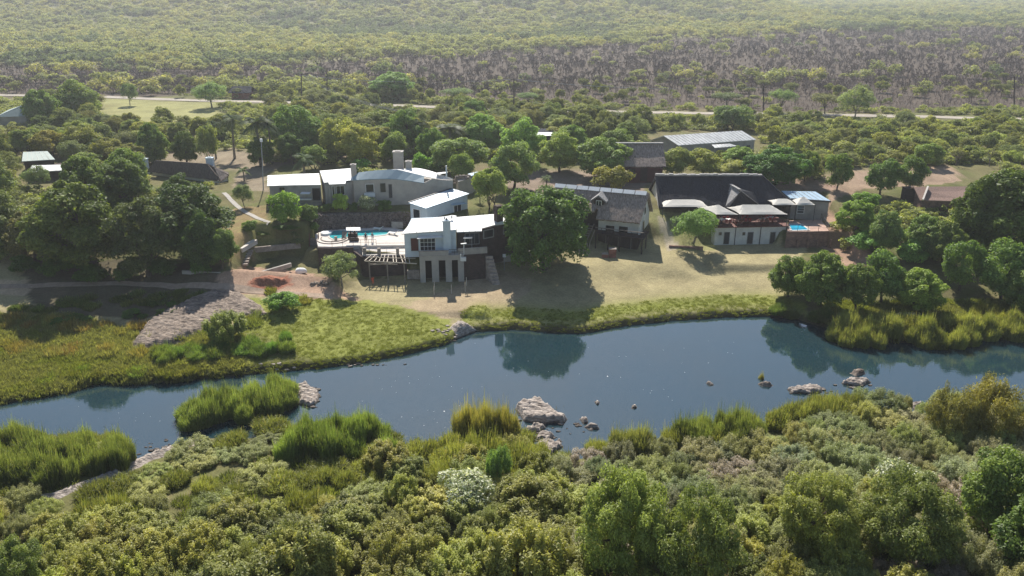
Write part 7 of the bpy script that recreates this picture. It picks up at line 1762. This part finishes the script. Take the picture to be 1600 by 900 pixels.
for nm, msk, off, cnt, lab in (('bushveld', lf_, 0, 4, 'mass of small yellow green trees covering the plain and the far hill'), ('leafless_scrub', ~lf_, 4, 2, 'mass of leafless purple brown trees on the plain beyond the road')):
    k_ = int(msk.sum()); s0 = (.42 + .85 * rg.random(k_) ** 1.8) * (.75 + .7 * fbm(fx[msk] / 25, fy_[msk] / 25, 131, 2)) * (1 + np.clip((fy_[msk] - 600) / 1500, 0, .5))
    scatter(nm, np.stack([fx[msk], fy_[msk], fz[msk] - .1], 1), fars[off:off + cnt], (np.where(rg.random(k_) < sstep(.50, .60, fbm(fx[msk] / 60, fy_[msk] / 60, 141, 3)), 2, np.where(rg.random(k_) < sstep(.5, .42, fbm(fx[msk] / 45, fy_[msk] / 45, 142, 3)) * .6, 3, rg.integers(0, 2, k_))) if cnt == 4 else rg.integers(0, cnt, k_)), np.stack([s0 * rg.uniform(.85, 1.2, k_), s0, s0 * rg.uniform(.75, 1.25, k_)], 1), rg.random(k_) * 6.28, lab, 'trees' if nm == 'bushveld' else 'scrub')
print('far trees', n, 'near plants', len(NEARP))

# low undergrowth between the trees
ug = [crown('undergrowth_bush', LM[m_], s, 1.3, 1.3, .8, .6, 12, 420, .16, clump=.36, lower=-.3)[0] for m_, s in (('savanna', 91), ('acacia', 92), ('grove', 93), ('savanna', 94))] + [bare_mesh('dry_stems', LM['twig'], 95, 1.6, .9, .05, 3)]
ux, uy = rg.uniform(-215, 245, 60000), rg.uniform(128, 345, 60000)
uz = H(ux, uy); ua, ub = proj(ux, uy, uz)
NO = [[(150, 148), (345, 152), (350, 205), (290, 216), (155, 200)], [(250, 240), (400, 234), (420, 255), (640, 262), (645, 270), (560, 272), (560, 330), (360, 350), (300, 330), (355, 290), (235, 300), (222, 255)], [(330, 290), (430, 290), (430, 430), (330, 430)],
      [(640, 250), (1010, 255), (1300, 285), (1320, 420), (640, 470)], [(1284, 262), (1560, 258), (1570, 292), (1400, 330), (1300, 345), (1284, 300)], [(1010, 205), (1190, 205), (1190, 245), (1010, 245)], [(30, 235), (110, 235), (110, 300), (30, 300)]]
rdy = np.interp(ua, [-300, 165, 330, 440, 600, 700, 830, 1000, 1200, 1400, 1600], [148, 152, 158, 160, 164.5, 168.5, 173, 176, 178.5, 182, 187])
ok = ((ub - rdy > 8) | (ub - rdy < -4)) & (ua > -40) & (ua < 1640) & (ub < 420) & ((uy - yfar(ux)) > np.where(ua > 1290, 14, 26)) & ((ua > 1290) | (ub < 300) | (ua < 330))
for p_ in NO: ok &= ~inpoly(ua, ub, p_)
ok &= rg.random(len(ux)) < (.25 + 1.1 * (fbm(ux / 9, uy / 9, 111, 3) - .2)) * np.where(inpoly(ua, ub, BROWN), .8, .85)
ux, uy, uz, ua, ub = ux[ok], uy[ok], uz[ok], ua[ok], ub[ok]; k_ = len(ux)
ui = np.where(inpoly(ua, ub, BROWN) & (rg.random(k_) < .95), 4, rg.integers(0, 4, k_)); ui = np.where((rg.random(k_) < .12), 4, ui)
us_ = rg.uniform(.5, 1.35, k_)
scatter('undergrowth', np.stack([ux, uy, uz - .05], 1), ug, ui, np.stack([us_, us_, us_ * rg.uniform(.6, 1.3, k_)], 1), rg.random(k_) * 6.28, 'low green and dry undergrowth between the trees beyond the houses', 'undergrowth')
print('undergrowth', k_)
# ------------------------------------------------------------------ grass of the banks
def tuft(name, mat, seed, h, r, n, w): return reed_mesh(name, LM[mat], seed, r, r, h, n, lean=.6, w=w, plume=.05)
tf = [tuft('tuft', 'grass', 81, .38, .42, 60, .02), tuft('tuft', 'grass', 82, .5, .45, 60, .02), tuft('tuft', 'tuss', 83, .45, .42, 60, .02), tuft('tuft', 'tuss', 84, .65, .45, 60, .02)]
gxp = rg.uniform(-92, 92, 90000); gyp = rg.uniform(70, 132, 90000)
gzp = H(gxp, gyp); ga2, gb3 = proj(gxp, gyp, gzp); dfp = gyp - yfar(gxp)
inl = inpoly(ga2, gb3, [(380, 474), (520, 466), (640, 486), (700, 508), (735, 545), (600, 590), (380, 600)])
inlL = inpoly(ga2, gb3, [(-60, 492), (110, 492), (230, 528), (400, 522), (480, 556), (520, 600), (-60, 700)])
ins = (dfp > .1) & (dfp < 5.5 + 1.5 * (fbm(gxp / 3, gyp / 3, 98, 2) - .4)) & (ga2 > 720) & (ga2 < 1240)
inr = (ga2 > 1290) & (dfp > .1) & (dfp < 11) & (gb3 > 470)
edge_ = (dfp > 0) & (dfp < 1.0) & (ga2 < 740)
rock_ = inpoly(ga2, gb3, [(200, 545), (225, 505), (335, 450), (412, 474), (420, 492), (345, 508), (270, 545)]) | inpoly(ga2, gb3, [(698, 512), (716, 500), (748, 516), (735, 530), (710, 534)])
base_m = (dfp > 0) & ~rock_
kp = base_m & ((inl & (rg.random(len(gxp)) < .95)) | inlL | ins | inr | edge_) & (gxp > -95)
gxp, gyp, gzp, ga2, gb3 = gxp[kp], gyp[kp], gzp[kp], ga2[kp], gb3[kp]; inl, inlL, ins, inr = inl[kp], inlL[kp], ins[kp], inr[kp]
dry = fbm(gxp / 3.5, gyp / 3.5, 99, 3) + .22 * inlL + .1 * inr - .2 * inl - .25 * ins
ix_ = np.where(dry > .55, 2, 0) + rg.integers(0, 2, len(gxp))
sc_ = rg.uniform(.6, 1.25, len(gxp)) * np.where(inl | ins, .72, 1.25); sh_ = sc_ * np.where(inl, .5, np.where(ins, .5, 1.1)) * (.6 + .9 * fbm(gxp / 2, gyp / 2, 101, 2))
scatter('bank_grass', np.stack([gxp, gyp, gzp - .03], 1), tf, ix_, np.stack([sc_, sc_, sh_], 1), rg.random(len(gxp)) * 6.28, 'green and straw coloured grass growing on the river banks', 'grass')
print('grass', len(gxp))

fl_ = MB(); rr_ = random.Random(9)
for cx_, cy_, sp_, n_ in ((210, 650, 60, 14), (650, 600, 60, 18), (820, 580, 60, 10), (950, 560, 90, 14), (1140, 540, 60, 8), (560, 660, 40, 16), (1010, 600, 60, 10), (690, 660, 20, 14)):
    for _ in range(n_):
        q = P(cx_ + rr_.gauss(0, sp_), cy_ + rr_.gauss(0, 16), 0); s_ = rr_.uniform(.015, .045) * (2.2 if rr_.random() < .06 else 1)
        if not (ynear(q.x) + 1 < q.y < yfar(q.x) - 1): continue
        fl_.poly([(q.x - s_, q.y, .012), (q.x, q.y - s_, .012), (q.x + s_, q.y, .012), (q.x, q.y + s_, .02)], [(0, 1, 2, 3)])
o = fl_.build('floating_flecks', M['cloth_white'], None); o['kind'] = 'stuff'; tag(o, 'tiny pale flecks of foam and petals floating on the river', 'flecks')
# reed belt below the rock outcrop and along the left waterline
def belt(px0, px1, py0, py1, n, kd, lab, grp, h=(1.2, 1.8), c=(1, 1, .8)):
    for _ in range(n):
        t = random.random(); p = PT(px0 + (px1 - px0) * t, py0 + (py1 - py0) * t + random.uniform(-9, 9))
        plant(kd, (p.x, p.y, p.z - .05), random.uniform(.8, 1.3), random.uniform(*h), lab, grp, tuple(q * random.uniform(.85, 1.1) for q in c))
belt(240, 470, 562, 540, 34, 'reed', 'dark green sedge in the belt below the rock outcrop', 'sedges below the rock outcrop', (.9, 1.5), (.7, .95, .6))
belt(0, 240, 545, 560, 16, 'tuss', 'straw coloured tussock on the left bank', 'tussocks of the left bank', (.8, 1.4), (1.1, .95, .9))
belt(0, 280, 505, 520, 18, 'tuss', 'brown tussock at the foot of the shaded left grove', 'brown tussocks of the left bank', (.8, 1.3), (1.2, .95, .9))
belt(60, 300, 590, 585, 14, 'tuss', 'green tussock overhanging the left waterline', 'green tussocks of the left waterline', (.7, 1.1), (.7, .8, .5))
belt(20, 320, 484, 462, 40, 'tuss', 'low dark tuft on the shaded ground below the left grove', 'tufts in the shade of the left grove', (.35, .8), (.6, .75, .55))
belt(60, 330, 505, 480, 14, 'round', 'low dark shrub at the edge of the left grove shade', 'low shrubs at the edge of the left grove shade', (.4, .9), (.7, .85, .7))
belt(225, 400, 540, 500, 22, 'tuss', 'grass tuft rooted in the large bare rock outcrop', 'tufts in the rock outcrop', (.5, .9), (.9, 1, .8))
belt(385, 480, 452, 470, 5, 'tuss', 'small tussock beside the track', 'tussocks beside the track', (.4, .7), (.8, .9, .6))
belt(1500, 1640, 505, 495, 10, 'reed', 'tall grass at the far right edge', 'tall grasses at the far right', (1.2, 2.0), (1.1, 1.0, .75))
belt(1300, 1500, 515, 512, 16, 'reed', 'tall grass behind the far right waterline', 'tall grasses of the far right bank', (1.4, 2.2), (1.05, 1.05, .75))
belt(1210, 1300, 498, 505, 6, 'reed', 'dark reeds in the inlet below the riverside bushes', 'dark reeds in the inlet', (1.0, 1.8), (.6, .7, .5))

# ------------------------------------------------------------------ air
hz = bpy.data.materials.new('haze'); t = NT(hz)
pv = t.add('ShaderNodeVolumePrincipled'); pv.inputs['Color'].default_value = (0.92, 0.94, 0.97, 1); pv.inputs['Density'].default_value = HAZE; pv.inputs['Anisotropy'].default_value = 0.5
t.link(pv.outputs[0], t.out.inputs['Volume'])
o = MB().box((0, 2100, 78), (7000, 4700, 160)).build('haze', hz, None); o['kind'] = 'stuff'
